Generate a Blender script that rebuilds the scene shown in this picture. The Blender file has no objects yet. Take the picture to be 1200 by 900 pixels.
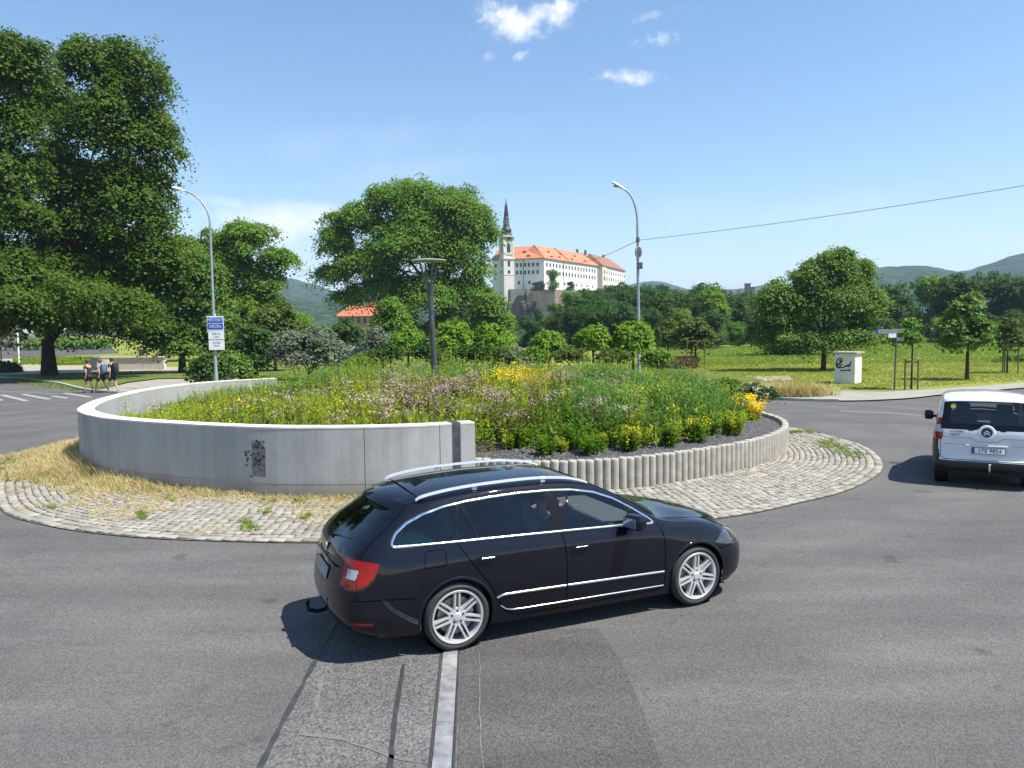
import bpy, bmesh, math, random
import numpy as np
from mathutils import Vector, Matrix
from mathutils.bvhtree import BVHTree

R = math.radians
SC = bpy.context.scene
COL = SC.collection
rng = np.random.default_rng(7)
random.seed(7)

# ------------------------------------------------------------------ camera, sky, sun, exposure
CAM_H, PITCH, ROLL, FOC = 3.048, 0.0718, 0.0118, 900.0
cam_d = bpy.data.cameras.new('camera')
cam = bpy.data.objects.new('camera', cam_d)
COL.objects.link(cam)
cam_d.sensor_width = 36.0
cam_d.lens = 27.0
cam_d.clip_start = 0.1
cam_d.clip_end = 12000
_up0 = Vector((0, math.sin(PITCH), math.cos(PITCH)))
_fw = Vector((0, math.cos(PITCH), -math.sin(PITCH)))
_rt = Vector((1, 0, 0)) * math.cos(ROLL) - _up0 * math.sin(ROLL)
_up = Vector((1, 0, 0)) * math.sin(ROLL) + _up0 * math.cos(ROLL)
_m = Matrix((_rt, _up, -_fw)).transposed().to_4x4()
_m.translation = (0, 0, CAM_H)
cam.matrix_world = _m
SC.camera = cam

SUN_AZ, SUN_EL = R(-20), R(60)      # azimuth counted from +X towards +Y
sun_dir = Vector((math.cos(SUN_EL) * math.cos(SUN_AZ), math.cos(SUN_EL) * math.sin(SUN_AZ), math.sin(SUN_EL)))
sd = bpy.data.lights.new('sun', 'SUN')
sd.energy = 4.9
sd.angle = R(0.53)
sd.color = (1.0, 0.955, 0.89)
sun = bpy.data.objects.new('sun', sd)
COL.objects.link(sun)
sun.rotation_euler = (-sun_dir).to_track_quat('-Z', 'Y').to_euler()

world = bpy.data.worlds.new('World')
SC.world = world
world.use_nodes = True
SC.view_settings.view_transform = 'Standard'
SC.view_settings.look = 'None'
SC.view_settings.gamma = 1.0
SC.view_settings.use_curve_mapping = False
SC.view_settings.exposure = 0.85
SC.cycles.max_bounces = 8
SC.cycles.transparent_max_bounces = 12
SC.cycles.volume_bounces = 0
SC.cycles.use_denoising = True
SC.cycles.caustics_reflective = False
SC.cycles.caustics_refractive = False
SC.cycles.sample_clamp_indirect = 6.0

def ray(px, py):
    a = (px - 600) / FOC; b = -(py - 450) / FOC
    d = _rt * a + _up * b + _fw
    return d

def G(px, py, z=0.0):
    """point at height z seen at photo pixel px, py"""
    d = ray(px, py); t = (z - CAM_H) / d.z
    return Vector((0, 0, CAM_H)) + d * t

def AT(px, py, Y):
    """point at world distance Y"""
    d = ray(px, py)
    return Vector((0, 0, CAM_H)) + d * (Y / d.y)

# ------------------------------------------------------------------ node helpers
def nd(nt, t, **kw):
    n = nt.nodes.new(t)
    for k, v in kw.items():
        if k in n.inputs.keys() if hasattr(n.inputs, 'keys') else False:
            n.inputs[k].default_value = v
        else:
            setattr(n, k, v)
    return n

def L(nt, a, b):
    nt.links.new(a, b)

def vmath(nt, op, a, b=None):
    n = nt.nodes.new('ShaderNodeVectorMath'); n.operation = op
    for i, x in enumerate((a, b)):
        if x is None: continue
        if isinstance(x, (tuple, list, Vector)): n.inputs[i].default_value = tuple(x)
        else: nt.links.new(x, n.inputs[i])
    return n

def fmath(nt, op, a, b=None, clamp=False):
    n = nt.nodes.new('ShaderNodeMath'); n.operation = op; n.use_clamp = clamp
    for i, x in enumerate((a, b)):
        if x is None: continue
        if isinstance(x, (int, float)): n.inputs[i].default_value = x
        else: nt.links.new(x, n.inputs[i])
    return n.outputs[0]

def ramp(nt, fac, stops, interp='LINEAR'):
    n = nt.nodes.new('ShaderNodeValToRGB')
    n.color_ramp.interpolation = interp
    el = n.color_ramp.elements
    while len(el) < len(stops): el.new(0.5)
    for e, (p, c) in zip(el, stops):
        e.position = p; e.color = tuple(c) + (1,) if len(c) == 3 else c
    nt.links.new(fac, n.inputs[0])
    return n.outputs[0]

def noise(nt, vec, scale, detail=4, rough=0.55, w=None):
    n = nt.nodes.new('ShaderNodeTexNoise')
    n.inputs['Scale'].default_value = scale
    n.inputs['Detail'].default_value = detail
    n.inputs['Roughness'].default_value = rough
    if vec is not None: nt.links.new(vec, n.inputs['Vector'])
    return n.outputs['Fac']

def mixc(nt, fac, a, b, mode='MIX'):
    n = nt.nodes.new('ShaderNodeMix'); n.data_type = 'RGBA'; n.blend_type = mode
    for s, x in ((n.inputs[0], fac), (n.inputs[6], a), (n.inputs[7], b)):
        if isinstance(x, (int, float)): s.default_value = x
        elif isinstance(x, (tuple, list)): s.default_value = tuple(x) + (1,) if len(x) == 3 else x
        else: nt.links.new(x, s)
    return n.outputs[2]

def mat_base(name):
    m = bpy.data.materials.new(name); m.use_nodes = True
    nt = m.node_tree
    return m, nt, nt.nodes['Principled BSDF']

def objco(nt):
    return nt.nodes.new('ShaderNodeTexCoord').outputs['Object']

def geopos(nt):
    return nt.nodes.new('ShaderNodeNewGeometry').outputs['Position']

def bump(nt, bs, h, strength=0.3, dist=0.01):
    b = nt.nodes.new('ShaderNodeBump')
    b.inputs['Strength'].default_value = strength
    b.inputs['Distance'].default_value = dist
    nt.links.new(h, b.inputs['Height'])
    nt.links.new(b.outputs[0], bs.inputs['Normal'])

def plain(name, col, rough=0.6, metal=0.0, coat=0.0, var=0.12, scale=6.0, spec=0.5):
    """simple coloured surface with a little procedural wear"""
    m, nt, bs = mat_base(name)
    n = noise(nt, objco(nt), scale, 5)
    a = tuple(c * (1 - var) for c in col); b = tuple(min(1, c * (1 + var)) for c in col)
    L(nt, ramp(nt, n, [(0.3, a), (0.7, b)]), bs.inputs['Base Color'])
    bs.inputs['Roughness'].default_value = rough
    bs.inputs['Metallic'].default_value = metal
    bs.inputs['Coat Weight'].default_value = coat
    bs.inputs['Coat Roughness'].default_value = 0.04
    bs.inputs['Specular IOR Level'].default_value = spec
    return m

# ------------------------------------------------------------------ sky with a few clouds
nt = world.node_tree
bg = nt.nodes['Background']
sky = nt.nodes.new('ShaderNodeTexSky'); sky.sky_type = 'NISHITA'; sky.sun_disc = False
sky.sun_elevation = SUN_EL
sky.sun_rotation = math.atan2(sun_dir.x, sun_dir.y)
sky.altitude = 150; sky.air_density = 1.15; sky.dust_density = 0.15; sky.ozone_density = 2.8
tc = nt.nodes.new('ShaderNodeTexCoord')
vdir = vmath(nt, 'NORMALIZE', tc.outputs['Generated']).outputs[0]
def cloud(px, py, wpx, hpx, rot, nscale, lo, hi, amp, seed):
    """soft puff of cloud around the direction of photo pixel px, py"""
    c = ray(px, py).normalized()
    t1 = Vector((c.y, -c.x, 0)).normalized(); t2 = t1.cross(c) * 1.0
    ca, sa = math.cos(R(rot)), math.sin(R(rot))
    ux = t1 * ca + t2 * sa; uy = -t1 * sa + t2 * ca
    x = fmath(nt, 'DIVIDE', vmath(nt, 'DOT_PRODUCT', vdir, ux).outputs['Value'], wpx / 900.0)
    y = fmath(nt, 'DIVIDE', vmath(nt, 'DOT_PRODUCT', vdir, uy).outputs['Value'], hpx / 900.0)
    r2 = fmath(nt, 'ADD', fmath(nt, 'MULTIPLY', x, x), fmath(nt, 'MULTIPLY', y, y))
    front = fmath(nt, 'GREATER_THAN', vmath(nt, 'DOT_PRODUCT', vdir, c).outputs['Value'], 0.5)
    fall = fmath(nt, 'SUBTRACT', 1.0, fmath(nt, 'SQRT', r2))
    off = vmath(nt, 'ADD', vdir, (seed, seed * 1.7, 0)).outputs[0]
    n = noise(nt, off, nscale, 9, 0.62)
    s = fmath(nt, 'ADD', fmath(nt, 'MULTIPLY', fall, 0.75), fmath(nt, 'MULTIPLY', fmath(nt, 'SUBTRACT', n, 0.5), 2.6))
    mr = nt.nodes.new('ShaderNodeMapRange'); mr.interpolation_type = 'SMOOTHSTEP'
    mr.inputs['From Min'].default_value = lo; mr.inputs['From Max'].default_value = hi
    mr.inputs['To Max'].default_value = amp
    L(nt, s, mr.inputs['Value'])
    edge = fmath(nt, 'MULTIPLY', fall, 4.0, True)
    return fmath(nt, 'MULTIPLY', fmath(nt, 'MULTIPLY', mr.outputs[0], edge), front)
cl = None
for a in [(612, 27, 66, 22, 6, 26, 0.05, 0.95, 0.9, 0.0), (596, 18, 44, 24, 0, 30, 0.10, 0.95, 0.9, 0.0), (655, 8, 44, 14, 14, 30, 0.05, 0.9, 0.85, 3.0), (622, 38, 40, 12, 0, 34, 0.1, 1.0, 0.6, 8.0),
          (735, 91, 46, 11, -3, 46, 0.0, 1.15, 0.75, 1.3), (760, 20, 40, 8, 10, 60, 0.1, 1.3, 0.3, 12.0), (450, 160, 320, 26, 5, 10, 0.0, 1.5, 0.14, 14.0), (950, 250, 360, 30, -4, 8, 0.0, 1.5, 0.16, 15.0), (771, 46, 30, 9, 4, 75, 0.0, 1.25, 0.5, 2.1),
          (612, 64, 17, 6, 35, 50, 0.1, 0.8, 0.4, 5.1), (573, 66, 8, 7, 0, 60, 0.1, 0.9, 0.25, 6.0),
          (330, 262, 130, 30, 0, 12, -0.15, 1.0, 0.75, 4.2), (262, 238, 60, 9, -8, 24, 0.0, 0.9, 0.35, 7.7),
          (380, 300, 260, 55, 0, 6, -0.1, 1.3, 0.28, 9.0), (520, 195, 300, 30, 8, 8, 0.1, 1.4, 0.16, 11.0)]:
    c = cloud(*a)
    cl = c if cl is None else fmath(nt, 'MAXIMUM', cl, c)
hs = nt.nodes.new('ShaderNodeHueSaturation'); hs.inputs['Saturation'].default_value = 1.10; hs.inputs['Value'].default_value = 1.12; L(nt, sky.outputs[0], hs.inputs['Color'])
skycol = mixc(nt, cl, hs.outputs[0], (8.0, 8.1, 8.4))
L(nt, skycol, bg.inputs['Color'])
bg.inputs['Strength'].default_value = 0.09

# ------------------------------------------------------------------ object helpers
def tag(o, label=None, cat=None, group=None, kind=None):
    if label: o['label'] = label
    if cat: o['category'] = cat
    if group: o['group'] = group
    if kind: o['kind'] = kind
    return o

def thing(name, label, cat, loc=(0, 0, 0), rotz=0.0, group=None):
    o = bpy.data.objects.new(name, None)
    COL.objects.link(o)
    o.empty_display_size = 0.3
    o.location = loc; o.rotation_euler = (0, 0, rotz)
    return tag(o, label, cat, group)

def link(name, me, mat=None, parent=None):
    o = bpy.data.objects.new(name, me)
    COL.objects.link(o)
    if mat is not None:
        for m in (mat if isinstance(mat, (list, tuple)) else [mat]):
            me.materials.append(m)
    if parent is not None: o.parent = parent
    return o

def npmesh(name, V, F, smooth=False, mi=None):
    """mesh from numpy arrays; F is (n,4) or (n,3) or a list of arrays"""
    me = bpy.data.meshes.new(name)
    V = np.asarray(V, dtype=np.float32)
    me.vertices.add(len(V)); me.vertices.foreach_set('co', V.ravel())
    F = np.asarray(F, dtype=np.int32)
    k = F.shape[1]
    me.loops.add(F.size); me.loops.foreach_set('vertex_index', F.ravel())
    me.polygons.add(len(F))
    me.polygons.foreach_set('loop_start', np.arange(0, F.size, k, dtype=np.int32))
    me.polygons.foreach_set('loop_total', np.full(len(F), k, dtype=np.int32))
    if smooth: me.polygons.foreach_set('use_smooth', np.ones(len(F), dtype=bool))
    if mi is not None: me.polygons.foreach_set('material_index', np.asarray(mi, dtype=np.int32))
    me.update(calc_edges=True)
    return me

class MB:
    """collects shapes into one mesh"""
    def __init__(s): s.v = []; s.f = []; s.mi = []; s.cur = 0
    def add(s, V, F):
        o = len(s.v); s.v += [tuple(p) for p in V]
        for f in F: s.f.append([i + o for i in f]); s.mi.append(s.cur)
        return s
    def box(s, c, d, rz=0.0, M=None):
        hx, hy, hz = d[0] / 2, d[1] / 2, d[2] / 2
        P = [Vector((x * hx, y * hy, z * hz)) for x in (-1, 1) for y in (-1, 1) for z in (-1, 1)]
        rot = Matrix.Rotation(rz, 3, 'Z')
        if M is not None: rot = M
        P = [rot @ p + Vector(c) for p in P]
        return s.add(P, [(0, 1, 3, 2), (4, 6, 7, 5), (0, 4, 5, 1), (2, 3, 7, 6), (0, 2, 6, 4), (1, 5, 7, 3)])
    def tube(s, pts, r, n=10, caps=True, up=None):
        pts = [Vector(p) for p in pts]
        rs = r if isinstance(r, (list, tuple)) else [r] * len(pts)
        V = []; prev = None
        for i, p in enumerate(pts):
            a = pts[max(i - 1, 0)]; b = pts[min(i + 1, len(pts) - 1)]
            t = (b - a).normalized()
            if prev is None:
                u = t.orthogonal().normalized()
            else:
                u = (prev - t * prev.dot(t)); u = u.normalized() if u.length > 1e-6 else t.orthogonal().normalized()
            prev = u; w = t.cross(u)
            for k in range(n):
                a_ = 2 * math.pi * k / n
                V.append(p + (u * math.cos(a_) + w * math.sin(a_)) * rs[i])
        F = []
        for i in range(len(pts) - 1):
            for k in range(n):
                k2 = (k + 1) % n
                F.append((i * n + k, i * n + k2, (i + 1) * n + k2, (i + 1) * n + k))
        if caps:
            F.append(tuple(range(n - 1, -1, -1))); F.append(tuple((len(pts) - 1) * n + k for k in range(n)))
        return s.add(V, F)
    def cyl(s, c, r, h, n=16, r2=None):
        c = Vector(c); return s.tube([c, c + Vector((0, 0, h))], [r, r if r2 is None else r2], n)
    def lathe(s, prof, c=(0, 0, 0), n=24, M=None, a0=0, a1=2 * math.pi, closed=True):
        V = []; F = []; c = Vector(c)
        m = n if closed else n + 1
        for i in range(m):
            a = a0 + (a1 - a0) * i / n
            for (r, z) in prof:
                p = Vector((r * math.cos(a), r * math.sin(a), z))
                if M is not None: p = M @ p
                V.append(p + c)
        k = len(prof)
        for i in range(n):
            j = (i + 1) % m
            for q in range(k - 1):
                F.append((i * k + q, j * k + q, j * k + q + 1, i * k + q + 1))
        return s.add(V, F)
    def prism(s, poly, h0, h1, M=None):
        """poly (x,y) extruded from z h0 to h1"""
        n = len(poly)
        V = [Vector((p[0], p[1], h0)) for p in poly] + [Vector((p[0], p[1], h1)) for p in poly]
        if M is not None: V = [M @ v for v in V]
        F = [tuple(range(n - 1, -1, -1)), tuple(range(n, 2 * n))] + [(i, (i + 1) % n, n + (i + 1) % n, n + i) for i in range(n)]
        return s.add(V, F)
    def sphere(s, c, r, n=10, sc=(1, 1, 1)):
        V = []; F = []; c = Vector(c); m = n
        for i in range(m + 1):
            th = math.pi * i / m
            for k in range(n * 2):
                ph = math.pi * k / n
                V.append(c + Vector((r * sc[0] * math.sin(th) * math.cos(ph), r * sc[1] * math.sin(th) * math.sin(ph), r * sc[2] * math.cos(th))))
        q = n * 2
        for i in range(m):
            for k in range(q):
                F.append((i * q + k, (i + 1) * q + k, (i + 1) * q + (k + 1) % q, i * q + (k + 1) % q))
        return s.add(V, F)
    def build(s, name, mat, parent=None, smooth=False, bevel=0.0):
        me = bpy.data.meshes.new(name)
        me.from_pydata([tuple(v) for v in s.v], [], s.f)
        bm = bmesh.new(); bm.from_mesh(me)
        bmesh.ops.remove_doubles(bm, verts=bm.verts, dist=1e-5)
        bmesh.ops.recalc_face_normals(bm, faces=bm.faces)
        if bevel > 0:
            ed = [e for e in bm.edges if len(e.link_faces) == 2 and e.calc_face_angle(0) > 0.6]
            bmesh.ops.bevel(bm, geom=ed, offset=bevel, segments=3, affect='EDGES', clamp_overlap=True, profile=0.5)
        for f in bm.faces: f.smooth = smooth
        if smooth:
            for e in bm.edges:
                if len(e.link_faces) == 2 and e.calc_face_angle(0) > 0.75: e.smooth = False
        bm.to_mesh(me); bm.free()
        if not isinstance(mat, (list, tuple)): pass
        else: me.polygons.foreach_set('material_index', s.mi) if bevel == 0 and len(me.polygons) == len(s.mi) else None
        return link(name, me, mat, parent)

def copy_tree(o, parent=None):
    c = o.copy(); COL.objects.link(c)
    if parent is not None: c.parent = parent
    for ch in list(o.children): copy_tree(ch, c)
    return c

def text_mesh(name, body, size, mat, parent=None, loc=(0, 0, 0), M=None, extrude=0.002, align='CENTER', sx=1.0):
    cu = bpy.data.curves.new(name, 'FONT')
    cu.body = body; cu.size = size; cu.extrude = extrude
    cu.align_x = align; cu.align_y = 'CENTER'; cu.resolution_u = 3
    t = bpy.data.objects.new(name + '_src', cu); COL.objects.link(t)
    dg = bpy.context.evaluated_depsgraph_get()
    me = bpy.data.meshes.new_from_object(t.evaluated_get(dg))
    bpy.data.objects.remove(t); bpy.data.curves.remove(cu)
    me.materials.clear()
    if sx != 1.0: me.transform(Matrix.Diagonal((sx, 1, 1, 1)))
    if M is not None: me.transform(M.to_4x4())
    me.transform(Matrix.Translation(Vector(loc)))
    return link(name, me, mat, parent)

def smooth_noise(x, y, seed=0, oct=4):
    r = np.random.default_rng(seed); v = 0; a = 1.0; f = 1.0
    x = np.asarray(x, float); y = np.asarray(y, float)
    for _ in range(oct):
        for _k in range(3):
            th = r.uniform(0, 6.28); p = r.uniform(0, 6.28)
            v = v + a * np.sin((x * math.cos(th) + y * math.sin(th)) * f + p + 1.3 * np.sin((x * math.sin(th) - y * math.cos(th)) * f * 0.7 + p * 2)) / 3
        a *= 0.5; f *= 2.1
    return v

def cr_spline(P, n=12, closed=True):
    P = [np.array(p, float) for p in P]; out = []
    N = len(P); rngi = range(N if closed else N - 1)
    for i in rngi:
        if closed: p0, p1, p2, p3 = P[(i - 1) % N], P[i], P[(i + 1) % N], P[(i + 2) % N]
        else: p0, p1, p2, p3 = P[max(i - 1, 0)], P[i], P[i + 1], P[min(i + 2, N - 1)]
        for k in range(n):
            t = k / n
            out.append(0.5 * ((2 * p1) + (-p0 + p2) * t + (2 * p0 - 5 * p1 + 4 * p2 - p3) * t * t + (-p0 + 3 * p1 - 3 * p2 + p3) * t ** 3))
    if not closed: out.append(P[-1])
    return np.array(out)

def resample(P, step, closed=False):
    P = np.asarray(P, float)
    if closed: P = np.vstack([P, P[:1]])
    d = np.r_[0, np.cumsum(np.linalg.norm(np.diff(P, axis=0), axis=1))]
    n = max(2, int(round(d[-1] / step)) + 1)
    s = np.linspace(0, d[-1], n)
    out = np.stack([np.interp(s, d, P[:, i]) for i in range(P.shape[1])], 1)
    return out[:-1] if closed else out

def normals2d(P, closed=False):
    if closed: T = np.roll(P, -1, 0) - np.roll(P, 1, 0)
    else: T = np.gradient(P, axis=0)
    T /= np.linalg.norm(T, axis=1)[:, None]
    return np.stack([T[:, 1], -T[:, 0]], 1)

def inside(poly, x, y):
    x = np.asarray(x, float); y = np.asarray(y, float)
    c = np.zeros(x.shape, bool); n = len(poly); j = n - 1
    for i in range(n):
        xi, yi = poly[i][0], poly[i][1]; xj, yj = poly[j][0], poly[j][1]
        if yi != yj:
            c ^= ((yi > y) != (yj > y)) & (x < (xj - xi) * (y - yi) / (yj - yi) + xi)
        j = i
    return c
# ------------------------------------------------------------------ setting materials
def m_asphalt(name, lo, hi, stain=(0.35, 0.7), tint=(1.03, 1.0, 0.955), gs=55):
    m, nt, bs = mat_base(name)
    p = geopos(nt)
    v = nt.nodes.new('ShaderNodeTexVoronoi'); v.inputs['Scale'].default_value = gs; L(nt, p, v.inputs['Vector'])
    g = ramp(nt, v.outputs['Color'], [(0.1, tuple(lo * t for t in tint)), (0.95, tuple(hi * t for t in tint))])
    n2 = noise(nt, p, 130, 2, 0.7)
    g = mixc(nt, 0.55, g, ramp(nt, n2, [(0.35, (0.62,) * 3), (0.7, (1.08,) * 3)]), 'MULTIPLY')
    big = noise(nt, p, 0.35, 6, 0.6)
    g = mixc(nt, 1.0, g, ramp(nt, big, [(stain[0], (0.84, 0.84, 0.84)), (stain[1], (1.12, 1.12, 1.10))]), 'MULTIPLY')
    # tyre-polished and dusty streaks
    mp = nt.nodes.new('ShaderNodeMapping'); mp.inputs['Scale'].default_value = (0.25, 1.6, 1); mp.inputs['Rotation'].default_value = (0, 0, 0.35)
    L(nt, p, mp.inputs['Vector'])
    st = noise(nt, mp.outputs[0], 1.2, 5, 0.6)
    g = mixc(nt, 1.0, g, ramp(nt, st, [(0.35, (0.86, 0.86, 0.87)), (0.65, (1.08, 1.08, 1.06))]), 'MULTIPLY')
    # darker rolled wheel tracks circling the island
    dd = vmath(nt, 'LENGTH', vmath(nt, 'MULTIPLY', vmath(nt, 'SUBTRACT', p, (-2.0, 22.0, 0)).outputs[0], (0.92, 1.0, 0)).outputs[0]).outputs['Value']
    tr_ = fmath(nt, 'SINE', fmath(nt, 'MULTIPLY', fmath(nt, 'ADD', dd, fmath(nt, 'MULTIPLY', big, 1.6)), 3.4))
    g = mixc(nt, fmath(nt, 'MULTIPLY', st, 0.9), g, ramp(nt, fmath(nt, 'ADD', fmath(nt, 'MULTIPLY', tr_, 0.5), 0.5), [(0.25, (0.86,) * 3), (0.75, (1.07,) * 3)]), 'MULTIPLY')
    n5 = noise(nt, p, 1.7, 2, 0.5)
    g = mixc(nt, 1.0, g, ramp(nt, n5, [(0.27, (0.72,) * 3), (0.33, (1.0,) * 3)]), 'MULTIPLY')
    L(nt, g, bs.inputs['Base Color'])
    bs.inputs['Roughness'].default_value = 0.88
    bs.inputs['Specular IOR Level'].default_value = 0.28
    bump(nt, bs, v.outputs['Distance'], 0.55, 0.006)
    return m
M_ASPH = m_asphalt('road_asphalt', 0.078, 0.168, gs=85)
M_ASPH2 = m_asphalt('patched_asphalt', 0.05, 0.145, gs=90)
M_ASPH3 = m_asphalt('coarse_asphalt', 0.07, 0.215, gs=60)

def m_grass(name, cols, s1=0.12, s2=3.0):
    m, nt, bs = mat_base(name)
    p = geopos(nt)
    a = noise(nt, p, s1, 6, 0.6); b = noise(nt, p, s2, 6, 0.75)
    f = fmath(nt, 'ADD', fmath(nt, 'MULTIPLY', a, 0.6), fmath(nt, 'MULTIPLY', b, 0.4))
    L(nt, ramp(nt, f, [(0.32, cols[0]), (0.46, cols[1]), (0.56, cols[2]), (0.68, cols[3])]), bs.inputs['Base Color'])
    bs.inputs['Roughness'].default_value = 0.9; bs.inputs['Specular IOR Level'].default_value = 0.15
    bump(nt, bs, b, 0.8, 0.15)
    return m
M_GRASS = m_grass('meadow_turf', [(0.10, 0.135, 0.022), (0.17, 0.20, 0.03), (0.24, 0.25, 0.05), (0.32, 0.30, 0.10)])
M_VERGE = m_grass('verge_turf', [(0.06, 0.09, 0.018), (0.10, 0.14, 0.025), (0.15, 0.18, 0.035), (0.20, 0.19, 0.06)], 0.5, 6)

def m_concrete(name, lo, hi, sc=1.5, rough=0.85, streak=0.0, bmp=0.15):
    m, nt, bs = mat_base(name)
    p = geopos(nt)
    n = noise(nt, p, sc, 8, 0.65)
    c = ramp(nt, n, [(0.3, lo), (0.7, hi)])
    if streak:
        mp = nt.nodes.new('ShaderNodeMapping'); mp.inputs['Scale'].default_value = (3.2, 3.2, 0.28)
        L(nt, p, mp.inputs['Vector'])
        s = noise(nt, mp.outputs[0], 1.4, 6, 0.7)
        c = mixc(nt, streak, c, ramp(nt, s, [(0.36, (0.60, 0.61, 0.63)), (0.60, (1.08, 1.08, 1.06))]), 'MULTIPLY')
        v = nt.nodes.new('ShaderNodeTexVoronoi'); v.inputs['Scale'].default_value = 3.3; L(nt, p, v.inputs['Vector'])
        c = mixc(nt, 1.0, c, ramp(nt, v.outputs['Distance'], [(0.035, (0.66,) * 3), (0.07, (1, 1, 1))]), 'MULTIPLY')
        # damp, dirty foot of the wall
        sp = nt.nodes.new('ShaderNodeSeparateXYZ'); L(nt, p, sp.inputs[0])
        z = fmath(nt, 'ADD', sp.outputs[2], fmath(nt, 'MULTIPLY', n, 0.35))
        c = mixc(nt, 1.0, c, ramp(nt, z, [(0.14, (0.66, 0.56, 0.44)), (0.55, (1, 1, 1))]), 'MULTIPLY')
    L(nt, c, bs.inputs['Base Color'])
    bs.inputs['Roughness'].default_value = rough; bs.inputs['Specular IOR Level'].default_value = 0.25
    bump(nt, bs, noise(nt, p, sc * 40, 3), bmp, 0.004)
    return m
M_WALL = m_concrete('wall_concrete', (0.315, 0.312, 0.302), (0.43, 0.425, 0.41), 0.9, streak=0.35)
M_COPE = m_concrete('coping_concrete', (0.46, 0.45, 0.39), (0.70, 0.69, 0.61), 3.0)
M_PALI = m_concrete('palisade_concrete', (0.27, 0.25, 0.21), (0.44, 0.41, 0.35), 4.0)
M_KERB = m_concrete('kerb_concrete', (0.30, 0.29, 0.27), (0.46, 0.45, 0.42), 2.0)
M_PAVE = m_concrete('sidewalk_surface', (0.23, 0.215, 0.185), (0.33, 0.31, 0.265), 0.8)
M_DUST = m_concrete('dusty_path_surface', (0.25, 0.22, 0.165), (0.38, 0.34, 0.26), 0.6)

def m_island(name, cols, rough=0.85, v=0.0, bs_spec=0.3):
    """colour varies per loose piece"""
    m, nt, bs = mat_base(name)
    r = nt.nodes.new('ShaderNodeNewGeometry').outputs['Random Per Island']
    k = len(cols) - 1
    c = ramp(nt, r, [(i / k, x) for i, x in enumerate(cols)])
    n = noise(nt, geopos(nt), 25, 4, 0.7)
    c = mixc(nt, 0.6, c, ramp(nt, n, [(0.3, (0.7,) * 3), (0.7, (1.15,) * 3)]), 'MULTIPLY')
    L(nt, c, bs.inputs['Base Color'])
    bs.inputs['Roughness'].default_value = rough; bs.inputs['Specular IOR Level'].default_value = bs_spec
    return m
M_COBB = m_island('granite_setts', [(0.19, 0.175, 0.145), (0.30, 0.28, 0.235), (0.24, 0.225, 0.185), (0.36, 0.335, 0.285), (0.27, 0.245, 0.195)])
M_JOINT = m_concrete('sandy_joints', (0.10, 0.09, 0.065), (0.20, 0.18, 0.13), 5)
M_GRAV = m_island('slate_gravel', [(0.045, 0.045, 0.05), (0.11, 0.11, 0.115), (0.07, 0.068, 0.07), (0.17, 0.165, 0.165)])
M_SOIL = m_concrete('planting_soil', (0.05, 0.042, 0.032), (0.12, 0.10, 0.08), 4)
M_GRAVB = m_concrete('gravel_base', (0.035, 0.035, 0.038), (0.09, 0.09, 0.095), 30, bmp=0.8)

def leafmat(name, cols, trans=0.35, rough=0.6, spec=0.18, gain=1.0):
    """leaf colours differ from leaf to leaf and from twig to twig"""
    m = bpy.data.materials.new(name); m.use_nodes = True; nt = m.node_tree; nt.nodes.clear()
    out = nt.nodes.new('ShaderNodeOutputMaterial')
    geo = nt.nodes.new('ShaderNodeNewGeometry')
    r = geo.outputs['Random Per Island']
    big = noise(nt, objco(nt), 0.55, 3, 0.6)
    f = fmath(nt, 'ADD', fmath(nt, 'MULTIPLY', r, 0.40), fmath(nt, 'MULTIPLY', fmath(nt, 'SUBTRACT', big, 0.22), 1.0), True)
    k = len(cols) - 1
    if name in ('chestnut_leaves', 'linden_leaves', 'fresh_leaves', 'poplar_leaves', 'catalpa_leaves'): gain = 1.22
    cols = [tuple(min(1, v * gain) for v in x) for x in cols]
    c = ramp(nt, f, [(i / k, x) for i, x in enumerate(cols)])
    pb = nt.nodes.new('ShaderNodeBsdfPrincipled')
    L(nt, c, pb.inputs['Base Color']); pb.inputs['Roughness'].default_value = rough
    pb.inputs['Specular IOR Level'].default_value = spec
    tr = nt.nodes.new('ShaderNodeBsdfTranslucent')
    L(nt, mixc(nt, 1.0, c, (1.35, 1.45, 0.55), 'MULTIPLY'), tr.inputs['Color'])
    mx = nt.nodes.new('ShaderNodeMixShader'); mx.inputs[0].default_value = trans
    L(nt, pb.outputs[0], mx.inputs[1]); L(nt, tr.outputs[0], mx.inputs[2]); L(nt, mx.outputs[0], out.inputs['Surface'])
    return m

# ------------------------------------------------------------------ ground sheets
def sheet(name, poly, z, mat, kind='structure'):
    me = bpy.data.meshes.new(name)
    bm = bmesh.new()
    vs = [bm.verts.new((p[0], p[1], z)) for p in poly]
    f = bm.faces.new(vs)
    if f.calc_area() and f.normal.z < 0: f.normal_flip()
    bm.normal_update()
    if bm.faces[:] and bm.faces[:][0].normal.z < 0:
        for q in bm.faces: q.normal_flip()
    bmesh.ops.triangulate(bm, faces=bm.faces[:])
    bm.to_mesh(me); bm.free()
    return tag(link(name, me, mat), kind=kind)

sheet('ground', [(-5000, -200), (5000, -200), (5000, 6000), (-5000, 6000)], 0.0, M_GRASS)

g2 = lambda px, py: tuple(G(px, py))[:2]
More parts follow.
